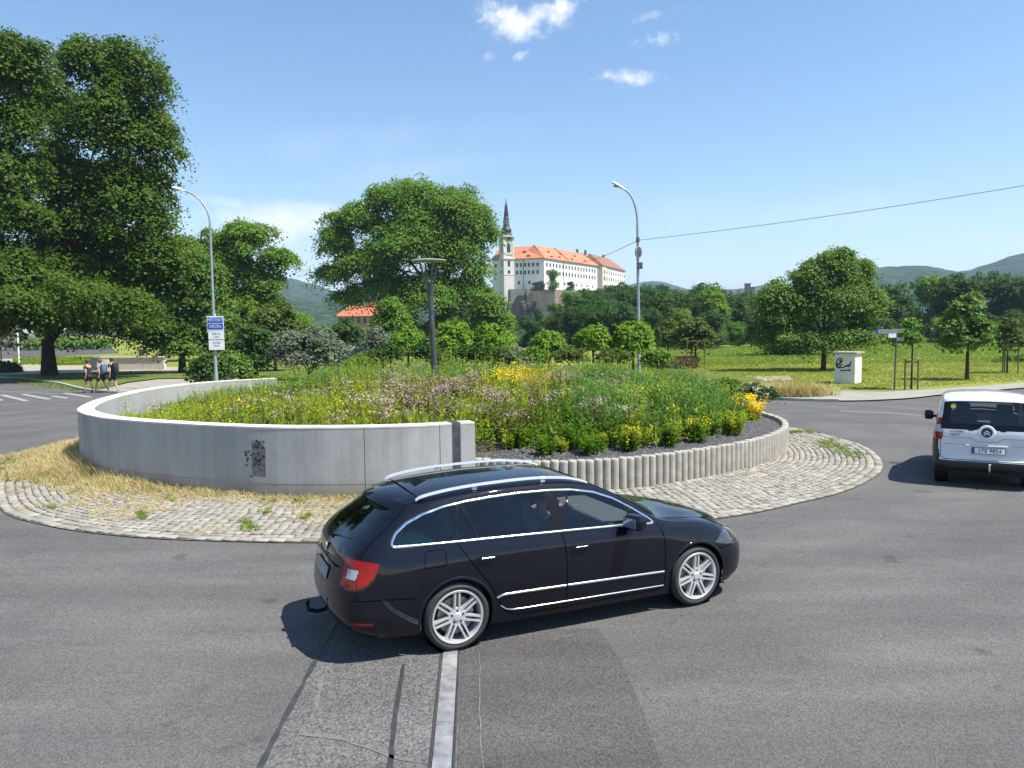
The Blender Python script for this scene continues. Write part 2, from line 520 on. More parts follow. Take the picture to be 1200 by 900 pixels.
# the kerb line on the far side of the roundabout road, from the left street round to the right exit
KL = [(-120, 66), (-70, 61), (-44, 56.5), g2(0, 443), g2(60, 449), g2(95, 457), g2(130, 461), (-18, 39.6), (-15, 40.6), (-10, 40.4), (-3, 38.6), (4, 36.0),
      (9.6, 32.4), (11.5, 30.9), (13.5, 30.3), (16, 31.0), (18.5, 32.6), (23.9, 35.5), (34, 41), (60, 52)]
KLs = cr_spline(KL, 8, closed=False)
road_poly = [(-160, -60), (160, -60), (160, 95)] + [tuple(p) for p in KLs[::-1]] + [(-160, 72)]
sheet('road', road_poly, 0.004, M_ASPH)
# asphalt patches, joint, sealed cracks
pc = lambda L_: [g2(*p) for p in L_]
sheet('asphalt_patch', pc([(536, 905), (541, 765), (560, 740), (700, 737), (728, 775), (752, 830), (778, 905)]), 0.008, M_ASPH2)
sheet('coarse_asphalt_strip', pc([(302, 905), (352, 800), (388, 745), (528, 745), (520, 770), (503, 905)]), 0.008, M_ASPH3)
M_SEAL = plain('bitumen_seal', (0.040, 0.040, 0.042), 0.5, var=0.3)
def strip(name, pts, w, z, mat, jitter=0.0, kind='structure', seed=1, wj=0.0):
    r = np.random.default_rng(seed)
    P = resample(np.array(pts), 0.12 if jitter else 0.5)
    P = P + r.normal(0, 1, P.shape) * jitter
    N = normals2d(P)
    W = (w / 2) * (1 + r.uniform(-wj, wj, len(P)))
    V = np.vstack([np.c_[P + N * W[:, None], np.full(len(P), z)], np.c_[P - N * W[:, None], np.full(len(P), z)]])
    n = len(P)
    F = [(i, i + 1, n + i + 1, n + i) for i in range(n - 1)]
    me = npmesh(name, V, F)
    if me.polygons[0].normal.z < 0: me.flip_normals()
    return tag(link(name, me, mat), kind=kind)
strip('road_crack_seal', [g2(300, 910), g2(330, 850), g2(362, 790), g2(392, 730)], 0.045, 0.012, M_SEAL, 0.002, wj=0.3)
strip('road_crack_seal', [g2(456, 910), g2(463, 840), g2(473, 780)], 0.035, 0.0125, M_SEAL, 0.002, wj=0.35, seed=2)
strip('road_crack_seal', [g2(566, 905), g2(562, 830), g2(562, 765)], 0.006, 0.0125, m_concrete('pale_crack', (0.13, 0.125, 0.11), (0.22, 0.21, 0.19), 20), 0.004, wj=0.8, seed=3)
M_PALE = m_concrete('chipped_pale_stone', (0.11, 0.108, 0.097), (0.19, 0.185, 0.165), 30, bmp=0.6)
strip('road_crack_seal', [g2(352, 862), g2(400, 868), g2(440, 882), g2(470, 893), g2(500, 896)], 0.022, 0.0125, M_PALE, 0.006, wj=0.9, seed=4)
strip('road_crack_seal', [g2(366, 846), g2(376, 800), g2(386, 780), g2(404, 772)], 0.03, 0.0118, M_PALE, 0.010, wj=0.95, seed=5)
# steel expansion joint plates
M_STEEL = plain('worn_steel', (0.42, 0.42, 0.41), 0.5, 0.7, var=0.35, scale=9)
jt = MB()
a0, a1 = G(517, 905), G(528, 764)
d = (a1 - a0); ln = d.length; ang = math.atan2(d.y, d.x)
for k in range(3):
    c = a0 + d * ((k + 0.5) / 3)
    jt.box((c.x, c.y, 0.012), (ln / 3 - 0.008, 0.135, 0.014), ang)
tag(jt.build('steel_joint', M_STEEL, bevel=0.003), kind='structure')
jr = MB()
for s in (-1, 1):
    n = Vector((-d.y, d.x, 0)).normalized() * 0.085 * s
    c = a0 + d * 0.5 + n
    jr.box((c.x, c.y, 0.010), (ln, 0.016, 0.008), ang)
tag(jr.build('joint_sealing', M_SEAL), kind='structure')

# kerbs
def kerb(name, P, w=0.16, h=0.13, mat=None, seg=1.0):
    P = resample(np.asarray(P, float), seg)
    N = normals2d(P); mb = MB()
    for i in range(len(P) - 1):
        a, b = P[i], P[i + 1]; t = (b - a); l = np.linalg.norm(t); c = (a + b) / 2
        nn = np.array([-t[1], t[0]]) / l
        mb.box((c[0] + nn[0] * w / 2, c[1] + nn[1] * w / 2, h / 2 + 0.001 * (i % 2)), (l - 0.008, w, h), math.atan2(t[1], t[0]))
    return tag(mb.build(name, mat or M_KERB), kind='structure')
kerb('kerb', KLs[(KLs[:, 1] < 57) & (KLs[:, 0] < 13.2)], h=0.11)
kerb('kerb', KLs[(KLs[:, 0] > 24) & (KLs[:, 0] < 40)], h=0.12)
# sidewalks
sheet('sidewalk', [tuple(p) for p in KLs[KLs[:, 0] > 9.4]] + [(60, 54), (33, 42.8), (24.5, 37.7), (19.5, 35.2), (16.5, 34.0), (14, 34.9), (12.3, 34.4), (11, 33.9)], 0.06, M_PAVE)
sheet('sidewalk', pc([(112, 459), (130, 460.6), (160, 459.5), (300, 458), (300, 446), (240, 444.5), (185, 445.5), (150, 450)]), 0.06, M_PAVE)
sheet('footpath', pc([(0, 421), (35, 419), (60, 421), (64, 429), (105, 428), (240, 431), (240, 438), (180, 437), (100, 437), (60, 438.5), (-60, 441), (-60, 432)]), 0.012, M_DUST)
sheet('road', pc([(-80, 408.6), (130, 407.6), (140, 414), (40, 419), (0, 421), (-80, 424)]), 0.010, M_ASPH2)
sheet('verge', [(-60, 57), g2(0, 442.6), g2(60, 448.5), g2(95, 456.5), g2(112, 459), g2(150, 449.4), g2(185, 444.9), g2(240, 443.8), g2(300, 443), g2(300, 437.5), g2(240, 438.6), g2(180, 437.6), g2(100, 438), g2(60, 439), g2(-60, 441.5)], 0.09, M_VERGE)
sheet('verge', [(-14, 43.0), (-9.8, 41.4), (-2.9, 39), (4.1, 36.4), (9.4, 33.2), (13, 36), (14, 45), (-10, 80), (-22, 70), (-19, 56)], 0.09, M_VERGE)
sheet('sandy_patch', pc([(800, 444), (860, 441), (925, 441), (930, 446), (870, 448)]), 0.02, M_DUST)

# crosswalk and road paint
M_PAINT = m_concrete('road_paint', (0.16, 0.16, 0.16), (0.42, 0.42, 0.41), 9)
for q in ([(-2, 463), (28, 470.3), (35, 469.7), (6, 462.8)], [(-30, 462.5), (-2, 470), (5, 469), (-20, 462.2)], [(23, 462.3), (55, 468.4), (61, 467.7), (30, 461.8)], [(72, 461), (102, 465.8), (109, 465.2), (78, 460.6)], [(-60, 462), (-40, 468), (-34, 467), (-52, 461)],
          [(58, 464.2), (76, 467.2), (82, 466.6), (64, 463.8)]):
    sheet('crosswalk_stripe', pc(q), 0.009, M_PAINT)
strip('road_edge_line', [g2(-20, 458), g2(30, 459.6), g2(70, 462.0)], 0.10, 0.009, M_PAINT)
strip('road_edge_line', [g2(1080, 487), g2(1040, 484), g2(985, 482)], 0.12, 0.009, m_concrete('worn_paint', (0.2, 0.2, 0.2), (0.34, 0.34, 0.33), 3))

# ------------------------------------------------------------------ roundabout island
ISL = [(8.2, 22.7), (8.62, 21.3), (8.75, 18.9), (7.9, 16.2), (6.33, 14.1), (4.76, 12.87), (3.53, 12.1), (1.2, 11.2), (-1, 10.85), (-2.86, 10.85), (-4.38, 11.0), (-5.77, 11.3), (-7.32, 11.96), (-8.99, 13.26),
       (-11.2, 16.6), (-12.3, 19.7), (-12.7, 23), (-12.4, 27), (-10.3, 31), (-6, 33.3), (-1, 32.6), (4, 29.4), (7, 25.6)]
OUT = resample(cr_spline(ISL, 10), 0.30, closed=True)
sheet('island_paving_base', OUT, 0.02, M_JOINT)
WPTS = [(-0.70, 14.22), (-2.3, 13.74), (-4.7, 13.93), (-7.85, 15.35), (-9.55, 16.9), (-10.45, 18.6), (-11.15, 21.0), (-11.45, 23.6), (-11.2, 25.9), (-10.3, 27.6), (-8.9, 28.7)]
WL = resample(cr_spline(WPTS, 12, closed=False), 0.2)          # outer face of the wall
PPTS = [(-0.65, 14.35), (0.3, 14.02), (1.26, 14.03), (2.3, 14.35), (3.43, 15.0), (4.69, 15.95), (5.77, 17.1), (6.6, 18.5), (7.05, 20.1), (7.0, 21.8), (6.5, 23.3)]
PL_ = resample(cr_spline(PPTS, 12, closed=False), 0.165)
BEDPOLY = np.vstack([WL[::-1], PL_, [(5.6, 25.0), (3.5, 27.4), (0.5, 29.3), (-4, 30.2), (-8, 29.4)]])
BEDC = np.array([-2.0, 21.8])

# cobbles in rows following the kerb circle
def cobbles():
    V = []; F = []
    N0 = -normals2d(OUT, closed=True)
    if np.dot(N0[0], BEDC - OUT[0]) < 0: N0 = -N0
    off = 0.09; row = 0; r = np.random.default_rng(3)
    while off < 4.6:
        w = 0.16 if row < 2 else 0.125
        lsz = 0.24 if row < 2 else 0.155
        P = resample(OUT + N0 * off, lsz, closed=True)
        T = np.roll(P, -1, 0) - P; l = np.linalg.norm(T, axis=1); T /= l[:, None]
        C = P + T * (l / 2)[:, None] * (1 + 0.9 * (row % 2))
        # keep only what lies outside wall and palisade
        insb = inside(BEDPOLY, C[:, 0], C[:, 1])
        hid = (C[:, 1] > 25) & (C[:, 0] > -13)
        for c, t, ll in zip(C[~insb & ~hid], T[~insb & ~hid], l[~insb & ~hid]):
            n = np.array([-t[1], t[0]])
            hl = ll / 2 - 0.007 - r.uniform(0, 0.009); hw = w / 2 - 0.007 - r.uniform(0, 0.007)
            c = c + r.normal(0, 0.006, 2); z = 0.020 + r.normal(0, 0.0035)
            o = len(V)
            for sc, zz in ((1.0, 0.0), (1.0, z - 0.007), (0.88, z)):
                for sx, sy in ((-1, -1), (1, -1), (1, 1), (-1, 1)):
                    q = c + t * sx * hl * sc + n * sy * hw * sc + r.normal(0, 0.003, 2)
                    V.append((q[0], q[1], zz + 0.021))
            for a in (0, 4):
                for k in range(4): F.append((o + a + k, o + a + (k + 1) % 4, o + a + 4 + (k + 1) % 4, o + a + 4 + k))
            F.append((o + 8, o + 9, o + 10, o + 11))
        off += w; row += 1
    return npmesh('cobble_paving', V, F)
tag(link('cobble_paving', cobbles(), M_COBB), kind='structure')

# concrete wall, C shaped, with coping edge, panel joints and steel strip at its end
WH, WT = 1.32, 0.34
wall = thing('concrete_wall', 'tall curved grey concrete retaining wall with pale top around the left of the flower bed', 'wall', (WPTS[2][0], WPTS[2][1], 0))
def worldchild(mb, name, mat, parent, **kw):
    o = mb.build(name, mat, parent, **kw)
    o.matrix_parent_inverse = Matrix.Identity(4)
    o.location = -Vector(parent.location)
    if parent.rotation_euler.z: raise ValueError
    return o
def wallmb(P, z0, z1, o0, o1):
    N = normals2d(P)
    if np.dot(N[len(P) // 2], BEDC - P[len(P) // 2]) < 0: N = -N
    mb = MB(); n = len(P)
    A = P + N * o0; B = P + N * o1
    V = [(p[0], p[1], z) for z in (z0, z1) for Q in (A, B) for p in Q]
    F = []
    for i in range(n - 1):
        F += [(i, i + 1, 2 * n + i + 1, 2 * n + i), (n + i + 1, n + i, 3 * n + i, 3 * n + i + 1), (2 * n + i, 2 * n + i + 1, 3 * n + i + 1, 3 * n + i)]
    F += [(0, 2 * n, 3 * n, n), (n - 1, 2 * n - 1, 4 * n - 1, 3 * n - 1)]
    return mb.add(V, F)
dW = np.r_[0, np.cumsum(np.linalg.norm(np.diff(WL, axis=0), axis=1))]
def wseg(s0, s1):
    s = np.linspace(s0, s1, max(2, int((s1 - s0) / 0.2) + 1))
    return np.stack([np.interp(s, dW, WL[:, 0]), np.interp(s, dW, WL[:, 1])], 1)
joints = [0.42, 0.68, 2.05, 8.1, 12.2, 16.2, 20.0, dW[-1]]
px = 0.0
pan = MB()
for i, (a, b) in enumerate(zip([0.42] + joints[1:-1], joints[1:])):
    m_ = wallmb(wseg(a + 0.006, b - 0.006), 0.0, WH - 0.03, 0.0, WT)
    pan.add(m_.v, m_.f)
pan.add(*(lambda m_: (m_.v, m_.f))(wallmb(wseg(0.0, 0.30), 0.0, WH - 0.03, 0.0, WT + 0.1)))
worldchild(pan, 'wall_panels', M_WALL, wall)
cope = MB()
for (a, b) in [(0.0, 0.30)] + list(zip([0.42] + joints[1:-1], joints[1:])):
    m_ = wallmb(wseg(a + 0.003, b - 0.003), WH - 0.03, WH, -0.004, WT + 0.004)
    cope.add(m_.v, m_.f)
worldchild(cope, 'coping', M_COPE, wall)
back = wallmb(wseg(0.30, dW[-1] - 0.02), 0.0, WH - 0.06, 0.025, WT - 0.02)
worldchild(back, 'joint_filler', M_SEAL, wall)
worldchild(wallmb(wseg(0.285, 0.435), 0.0, WH + 0.015, -0.012, WT + 0.03), 'steel_strip', plain('dark_steel_plate', (0.10, 0.105, 0.12), 0.45, 0.6, var=0.35), wall)
lift = wallmb(wseg(0.7, 18), 0.275, 0.283, -0.0025, 0.1)
worldchild(lift, 'pour_line', plain('pour_line_grey', (0.19, 0.20, 0.21), 0.9, var=0.3), wall)  # thin strip in a darker grey than the wall panels
# patch of torn poster and soot on the wall
st = MB(); r = np.random.default_rng(12)
s_c = np.interp(G(317, 530, 0.7).x, WL[::-1, 0], dW[::-1])
base = wseg(s_c - 0.23, s_c + 0.23); Nn = normals2d(base)
if np.dot(Nn[0], BEDC - base[0]) < 0: Nn = -Nn
cA, tA = base[0] - Nn[0] * 0.004, (base[-1] - base[0])
def wp(u, v): q = cA + tA * u; return (q[0], q[1], 0.40 + v * 0.66)
M_SOOT = plain('torn_poster_soot', (0.07, 0.055, 0.055), 0.9, var=0.7, scale=25)
M_GLUE = plain('torn_poster_glue', (0.17, 0.165, 0.165), 0.9, var=0.4, scale=18)
g_ = MB(); g_.add([wp(*p) for p in [(0.02, 0), (0.62, 0.02), (0.66, 0.3), (0.62, 0.95), (0.2, 1.0), (0.0, 0.8), (0.04, 0.4)]], [tuple(range(7))])
worldchild(g_, 'poster_remnant', M_GLUE, wall)
for k in range(48):
    u, v = r.uniform(0.05, 0.95), r.uniform(0.3, 1.0)
    if u > 0.65: v = r.uniform(0.0, 0.75)
    w_, h_ = r.uniform(0.02, 0.11), r.uniform(0.01, 0.07)
    n_ = 7; pts = [wp(min(1, max(0, u + w_ * math.cos(a) * r.uniform(0.5, 1))), v + h_ * math.sin(a) * r.uniform(0.5, 1)) for a in np.linspace(0, 5.4, n_)]
    pts = [(p[0] - Nn[0][0] * (0.002 + 0.0002 * k), p[1] - Nn[0][1] * (0.002 + 0.0002 * k), p[2]) for p in pts]
    st.add(pts, [tuple(range(n_))])
worldchild(st, 'poster_soot', M_SOOT, wall)

# palisade: separate round concrete posts
pm = MB()
prof = [(0.0, 0.64), (0.062, 0.64), (0.073, 0.628), (0.075, 0.60), (0.076, 0.0)]
pm.lathe(prof, n=18)
p0 = pm.build('palisade_post', M_PALI, smooth=True)
for i, p in enumerate(PL_):
    o = p0 if i == 0 else p0.copy()
    if i: COL.objects.link(o)
    hh = 1.0 + 0.012 * math.sin(i * 2.3)
    o.location = (p[0], p[1], -0.0); o.scale = (1.12, 1.12, hh * 0.97); o.rotation_euler = (0, 0, i * 0.7)
    tag(o, 'round grey concrete palisade post in the curved edging row of the flower bed', 'post', 'concrete palisade posts edging the bed')

# bed soil mound and gravel
def bed_h(x, y):
    d = np.sqrt(((np.asarray(x) - BEDC[0]) / 9.0) ** 2 + ((np.asarray(y) - BEDC[1]) / 8.0) ** 2)
    return 0.50 + 0.40 * np.clip(1.0 - d, 0, 1) ** 0.7 - 0.32 * np.clip((-6.0 - np.asarray(x)) / 4.0, 0, 1)
def bed_mesh():
    rings = 16; P = resample(BEDPOLY, 0.4, closed=True); n = len(P); V = []; F = []
    C = BEDC
    Ni = C - P; Ni /= np.linalg.norm(Ni, axis=1)[:, None]
    P0 = P + Ni * 0.08
    for k in range(rings + 1):
        Q = P0 + (C - P0) * (k / rings)
        z = bed_h(Q[:, 0], Q[:, 1])
        V += [(q[0], q[1], zz) for q, zz in zip(Q, z)]
    for k in range(rings):
        for i in range(n):
            F.append((k * n + i, k * n + (i + 1) % n, (k + 1) * n + (i + 1) % n, (k + 1) * n + i))
    me = npmesh('bed_soil', V, F, True)
    if me.polygons[5].normal.z < 0: me.flip_normals()
    return me
tag(link('bed_soil', bed_mesh(), M_SOIL), kind='structure')
PN = normals2d(PL_)
if np.dot(PN[10], BEDC - PL_[10]) < 0: PN = -PN
gA = PL_ + PN * 0.05; gB = PL_ + PN * 1.25
V = [(p[0], p[1], float(bed_h(*p)) + 0.012) for p in gA] + [(p[0], p[1], float(bed_h(*p)) + 0.012) for p in gB]
n = len(PL_)
tag(link('gravel_strip', (lambda me: me)(npmesh('gravel_strip', V, [(i, n + i, n + i + 1, i + 1) for i in range(n - 1)])), M_GRAVB), kind='structure')
def scatter_stones():
    r = np.random.default_rng(5); V = []; F = []
    m = 9000
    i = r.integers(0, n - 1, m); t = r.random(m); w = r.random(m) ** 1.1
    A = gA[i] + (gA[i + 1] - gA[i]) * t[:, None]; B = gB[i] + (gB[i + 1] - gB[i]) * t[:, None]
    C = A + (B - A) * w[:, None]
    z = bed_h(C[:, 0], C[:, 1]) + 0.018
    s = r.uniform(0.010, 0.028, m)
    base = np.array([(1, 0, 0), (-1, 0, 0), (0, 1, 0), (0, -1, 0), (0, 0, 1)], float)
    faces = np.array([(0, 2, 4), (2, 1, 4), (1, 3, 4), (3, 0, 4)])
    a = r.uniform(0, 6.28, m)
    V = base[None] * s[:, None, None] * r.uniform(0.6, 1.3, (m, 1, 3))
    ca, sa = np.cos(a)[:, None], np.sin(a)[:, None]
    X = V[:, :, 0] * ca - V[:, :, 1] * sa; Y = V[:, :, 0] * sa + V[:, :, 1] * ca
    V = np.stack([X + C[:, 0:1], Y + C[:, 1:2], V[:, :, 2] + z[:, None]], 2)
    F = faces[None] + (np.arange(m) * 5)[:, None, None]
    return npmesh('slate_gravel', V.reshape(-1, 3), F.reshape(-1, 3))
tag(link('slate_gravel', scatter_stones(), M_GRAV), 'dark slate gravel chips lying inside the concrete palisade edging', 'gravel', kind='stuff')
# ------------------------------------------------------------------ foliage
def unit(v): return v / (np.linalg.norm(v, axis=-1, keepdims=True) + 1e-9)
def leaves(P, Nrm, size, r, aspect=0.62, fold=0.22):
    """one folded leaf (two triangles sharing a midrib, as a kite of 4 points) per position"""
    n = len(P)
    Nrm = unit(Nrm); a = r.normal(size=(n, 3)); U = unit(np.cross(Nrm, a)); W = np.cross(Nrm, U)
    s = size if np.ndim(size) else np.full(n, size)
    s = s[:, None]
    A = P - U * s * 0.5; B = P + U * s * 0.5
    C1 = P + W * s * aspect * 0.5 - Nrm * s * fold - U * s * 0.06; D = P - W * s * aspect * 0.5 - Nrm * s * fold - U * s * 0.06
    V = np.stack([A, C1, B, D], 1).reshape(-1, 3)
    F = (np.arange(n)[:, None] * 4 + np.array([0, 1, 2, 3])[None])
    return V, F

def split_blobs(blobs, r, k=9, f=0.42, fill=0.55):
    out = []
    for (c, rad) in blobs:
        c = np.array(c, float); rad = np.array(rad if np.ndim(rad) else (rad,) * 3, float)
        out.append((c, rad * fill))
        for _ in range(k):
            d = unit(r.normal(size=3))
            if d[2] < -0.5: d[2] *= -0.5
            sz = f * r.choice([0.45, 0.65, 0.9, 1.25])
            q = c + d * rad * (1.04 - sz * r.uniform(0.7, 1.1))
            out.append((q, rad * sz * np.array([1, 1, r.uniform(0.75, 1.1)])))
    return out

def crown_mesh(name, blobs, nleaf, lsize, seed=1, clump=0.55, per=26, k=9, f=0.42, droop=0.12, inner=0.16, spread=0.5, fill=0.55, flat=0.34):
    """sprays of leaves set on many uneven lobes: each spray is a thin tilted pad, so light and dark alternate"""
    r = np.random.default_rng(seed)
    B = split_blobs(blobs, r, int(k * 1.5), f, fill)
    area = np.array([(b[1].mean()) ** 1.8 for b in B]); area /= area.sum()
    ncl = max(8, int(nleaf / per))
    ids = r.choice(len(B), ncl, p=area)
    C = np.array([b[0] for b in B])[ids]; Rr = np.array([b[1] for b in B])[ids]
    d = unit(r.normal(size=(ncl, 3))); d[:, 2] = np.where(d[:, 2] < -0.35, -d[:, 2] * 0.6, d[:, 2]); d = unit(d)
    rad = np.where(r.random(ncl) < inner, r.uniform(0.3, 0.75, ncl), r.uniform(0.80, 1.08, ncl))
    rad = np.where(r.random(ncl) < 0.08, r.uniform(1.1, 1.4, ncl), rad)
    P = C + d * Rr * rad[:, None]
    cs = r.choice([0.5, 0.8, 1.0, 1.45], ncl) * clump
    nrm = unit(d * 0.7 + np.array([0.05, 0, 0.75]) + r.normal(size=d.shape) * 0.22)
    Pl = np.repeat(P, per, 0); dl = np.repeat(nrm, per, 0); csl = np.repeat(cs, per)[:, None]
    g = r.normal(size=Pl.shape)
    gn = (g * dl).sum(1, keepdims=True) * dl
    g = ((g - gn) + gn * flat) * csl * spread
    rr_ = np.linalg.norm(g, axis=1)
    Pl = Pl + g; Pl[:, 2] -= (droop + 0.25) * rr_ * rr_ / np.maximum(csl[:, 0], 1e-3)
    Nn = dl + r.normal(size=Pl.shape) * 0.40 + g * 0.5 / np.maximum(csl, 1e-3)
    V, F = leaves(Pl, Nn, lsize * r.uniform(0.5, 1.35, len(Pl)), r)
    return npmesh(name, V, F)

def limb_mb(base_r, h, tips, r, lean=(0, 0)):
    mb = MB()
    top = Vector((lean[0], lean[1], h))
    pts = [Vector((0, 0, -0.15)), Vector((0.0, 0, 0.15)), Vector((lean[0] * 0.3, lean[1] * 0.3, h * 0.45)), top]
    mb.tube(pts, [base_r * 1.45, base_r * 1.08, base_r * 0.86, base_r * 0.7], 12)
    for t in tips:
        t = Vector(t); st = top * random.uniform(0.8, 1.0)
        mid = st.lerp(t, 0.5) + Vector((random.uniform(-.1, .1), random.uniform(-.1, .1), 0.12)) * (t - st).length
        mb.tube([st - Vector((0, 0, 0.2)), st.lerp(mid, 0.5), mid, t], [base_r * 0.45, base_r * 0.32, base_r * 0.18, base_r * 0.05], 7)
        for _ in range(2):
            e = mid + Vector(r.normal(size=3)) * (t - st).length * 0.18
            mb.tube([mid, mid.lerp(e, .5) + Vector((0, 0, .1)), e], [base_r * 0.13, base_r * .08, base_r * 0.03], 5)
    return mb

M_BARK = m_concrete('bark', (0.022, 0.018, 0.014), (0.07, 0.058, 0.045), 6, bmp=1.0)
M_BARKL = m_concrete('pale_bark', (0.10, 0.085, 0.065), (0.2, 0.175, 0.14), 8, bmp=1.0)
LM = {
 'chestnut': leafmat('chestnut_leaves', [(0.018, 0.042, 0.005), (0.042, 0.082, 0.008), (0.078, 0.128, 0.012), (0.135, 0.18, 0.018)], 0.32),
 'linden': leafmat('linden_leaves', [(0.03, 0.075, 0.010), (0.065, 0.13, 0.018), (0.12, 0.19, 0.035), (0.26, 0.30, 0.11)], 0.32),
 'bright': leafmat('fresh_leaves', [(0.042, 0.095, 0.011), (0.080, 0.155, 0.017), (0.125, 0.21, 0.023), (0.175, 0.26, 0.033)], 0.32),
 'poplar': leafmat('poplar_leaves', [(0.038, 0.08, 0.012), (0.075, 0.135, 0.02), (0.12, 0.19, 0.033), (0.30, 0.36, 0.16)], 0.30),
 'wood': leafmat('woodland_leaves', [(0.018, 0.05, 0.010), (0.036, 0.085, 0.014), (0.058, 0.12, 0.018), (0.085, 0.155, 0.025)], 0.25),
 'globe': leafmat('catalpa_leaves', [(0.07, 0.14, 0.012), (0.11, 0.20, 0.018), (0.16, 0.27, 0.025), (0.22, 0.33, 0.035)], 0.35),
 'grey': leafmat('silvery_leaves', [(0.06, 0.085, 0.045), (0.12, 0.15, 0.09), (0.19, 0.22, 0.15), (0.28, 0.31, 0.23)], 0.2),
 'olive': leafmat('brownish_leaves', [(0.045, 0.075, 0.014), (0.075, 0.115, 0.02), (0.11, 0.15, 0.028), (0.16, 0.20, 0.04)], 0.3),
}

def px_blobs(Y, base, lst, depth=0.9):
    """ellipsoids given as photo pixel centre and radii, standing at distance Y, relative to base"""
    out = []
    for e in lst:
        x, y, rx = e[0], e[1], e[2]; ry = e[3] if len(e) > 3 else rx; dy = e[4] if len(e) > 4 else 0.0
        p = AT(x, y, Y + dy); s = (Y + dy) / FOC
        out.append(((p.x - base[0], p.y - base[1], p.z - base[2]), (rx * s, rx * s * depth, ry * s)))
    return out

def tree(name, label, base, blobs, leaf, nleaf, lsize, seed, tr=0.2, th=None, cat='tree', group=None, bark=None, **kw):
    t = thing(name, label, cat, base, group=group)
    me = crown_mesh('crown', blobs, nleaf, lsize, seed, **kw)
    link('crown', me, LM[leaf], t)
    r = np.random.default_rng(seed)
    zs = [b[0][2] - (b[1][2] if np.ndim(b[1]) else b[1]) for b in blobs]
    if th is None: th = max(0.4, min(zs) + 0.6)
    tips = [tuple(np.array(b[0]) * np.array([.72, .72, .9]) + r.normal(size=3) * 0.1) for b in blobs][:9]
    limb_mb(tr, th, tips, r).build('trunk', bark or M_BARK, t, smooth=True)
    return t

# --- big chestnuts on the left
b = tuple(G(58, 441)); Y = b[1]
tree('chestnut_tree', 'huge dark chestnut tree with thick dark trunk standing behind the zebra crossing', b,
     px_blobs(Y, b, [(112, 84, 46, 42), (160, 100, 42, 48), (120, 165, 62, 60), (172, 180, 42, 58), (98, 250, 48, 62), (150, 262, 60, 62), (178, 310, 38, 56),
                     (75, 330, 66, 40), (115, 340, 62, 44), (60, 372, 62, 20), (140, 378, 52, 22), (178, 385, 36, 20), (95, 300, 60, 50, 4), (70, 215, 34, 60, 3), (150, 222, 50, 40), (62, 130, 26, 50, 3), (90, 350, 55, 26, -6), (30, 360, 50, 24, -7), (150, 360, 40, 22, -5)]),
     'chestnut', 170000, 0.25, 11, tr=0.55, clump=0.9, per=30, k=12, f=0.38, fill=0.86)
b = tuple(G(-42, 447)); Y = b[1]
tree('chestnut_tree', 'tall chestnut tree cut off by the left edge of the photo', b,
     px_blobs(Y, b, [(12, 76, 40, 40), (-30, 80, 50, 50), (20, 150, 28, 40), (0, 205, 46, 45), (22, 262, 40, 36), (5, 320, 62, 45), (-40, 250, 60, 80), (20, 345, 46, 30), (8, 372, 44, 16)]),
     'chestnut', 95000, 0.25, 12, tr=0.8, clump=0.85, per=30, k=10, f=0.38, fill=0.86)
b = tuple(G(214, 437)); Y = b[1]
tree('linden_tree', 'broad linden tree with pale blossom on its right side beside the left lamp post', b,
     px_blobs(Y, b, [(206, 305, 34, 34), (235, 330, 26, 34), (248, 372, 26, 34), (205, 360, 44, 40), (225, 400, 44, 20), (180, 392, 30, 26), (258, 396, 16, 18), (165, 340, 34, 50)]),
     'linden', 75000, 0.23, 13, tr=0.30, clump=0.75, per=26, k=10, f=0.38, droop=0.15)
b = tuple(G(292, 414)); b = (AT(292, 400, 82).x, 82.0, 0.0); Y = 82
tree('leafy_tree', 'tall rounded green tree behind the linden left of the blue hills', b,
     px_blobs(Y, b, [(288, 288, 38, 28), (322, 302, 24, 18), (270, 318, 34, 34), (305, 330, 28, 26), (262, 350, 30, 40), (300, 365, 30, 30), (250, 300, 25, 30)]),
     'bright', 60000, 0.28, 14, tr=0.5, clump=0.9, per=28, k=9)
for i, (px_, top, w, bot, Yd, lf, lab) in enumerate([
    (285, 345, 30, 410, 62, 'bright', 'bright green bushy tree behind the blossoming linden'),
    (322, 352, 36, 412, 58, 'olive', 'olive brown low tree right of the bright bushy one'),
    (300, 380, 26, 425, 50, 'wood', 'dark green shrub behind the left rim of the bed'),
    (346, 366, 28, 405, 70, 'bright', 'small green tree between olive tree and silvery bush'),
    (268, 412, 20, 436, 46, 'linden', 'yellowish green shrub right of the left lamp post'),
    (245, 418, 18, 440, 43, 'wood', 'dark low shrub at the foot of the left lamp post')]):
    base = (AT(px_, bot, Yd).x, Yd, 0.0)
    h = (bot - top) / 2; zc = (top + bot) / 2
    tree('bushy_tree', lab, base, px_blobs(Yd, base, [(px_, zc - h * 0.25, w * 0.7, h * 0.75), (px_ - w * 0.5, zc + h * .2, w * 0.5, h * 0.6), (px_ + w * 0.5, zc + h * .15, w * 0.5, h * 0.6), (px_, bot - 4, w * .7, 10)]),
         lf, 11000, 0.26, 30 + i, tr=0.14, th=1.2, clump=0.5, per=14, k=8)
base = (AT(362, 420, 46).x, 46, 0.0)
tree('silvery_shrub', 'wide silvery green bush behind the flower bed left of the middle', base,
     px_blobs(46, base, [(345, 402, 24, 18), (372, 400, 26, 18), (392, 410, 18, 14), (352, 420, 30, 14), (330, 415, 14, 12), (380, 420, 26, 12)]), 'grey', 15000, 0.17, 41, tr=0.1, th=0.6, clump=0.4, per=14, cat='shrub')
base = (AT(440, 420, 42).x, 42, 0.0)
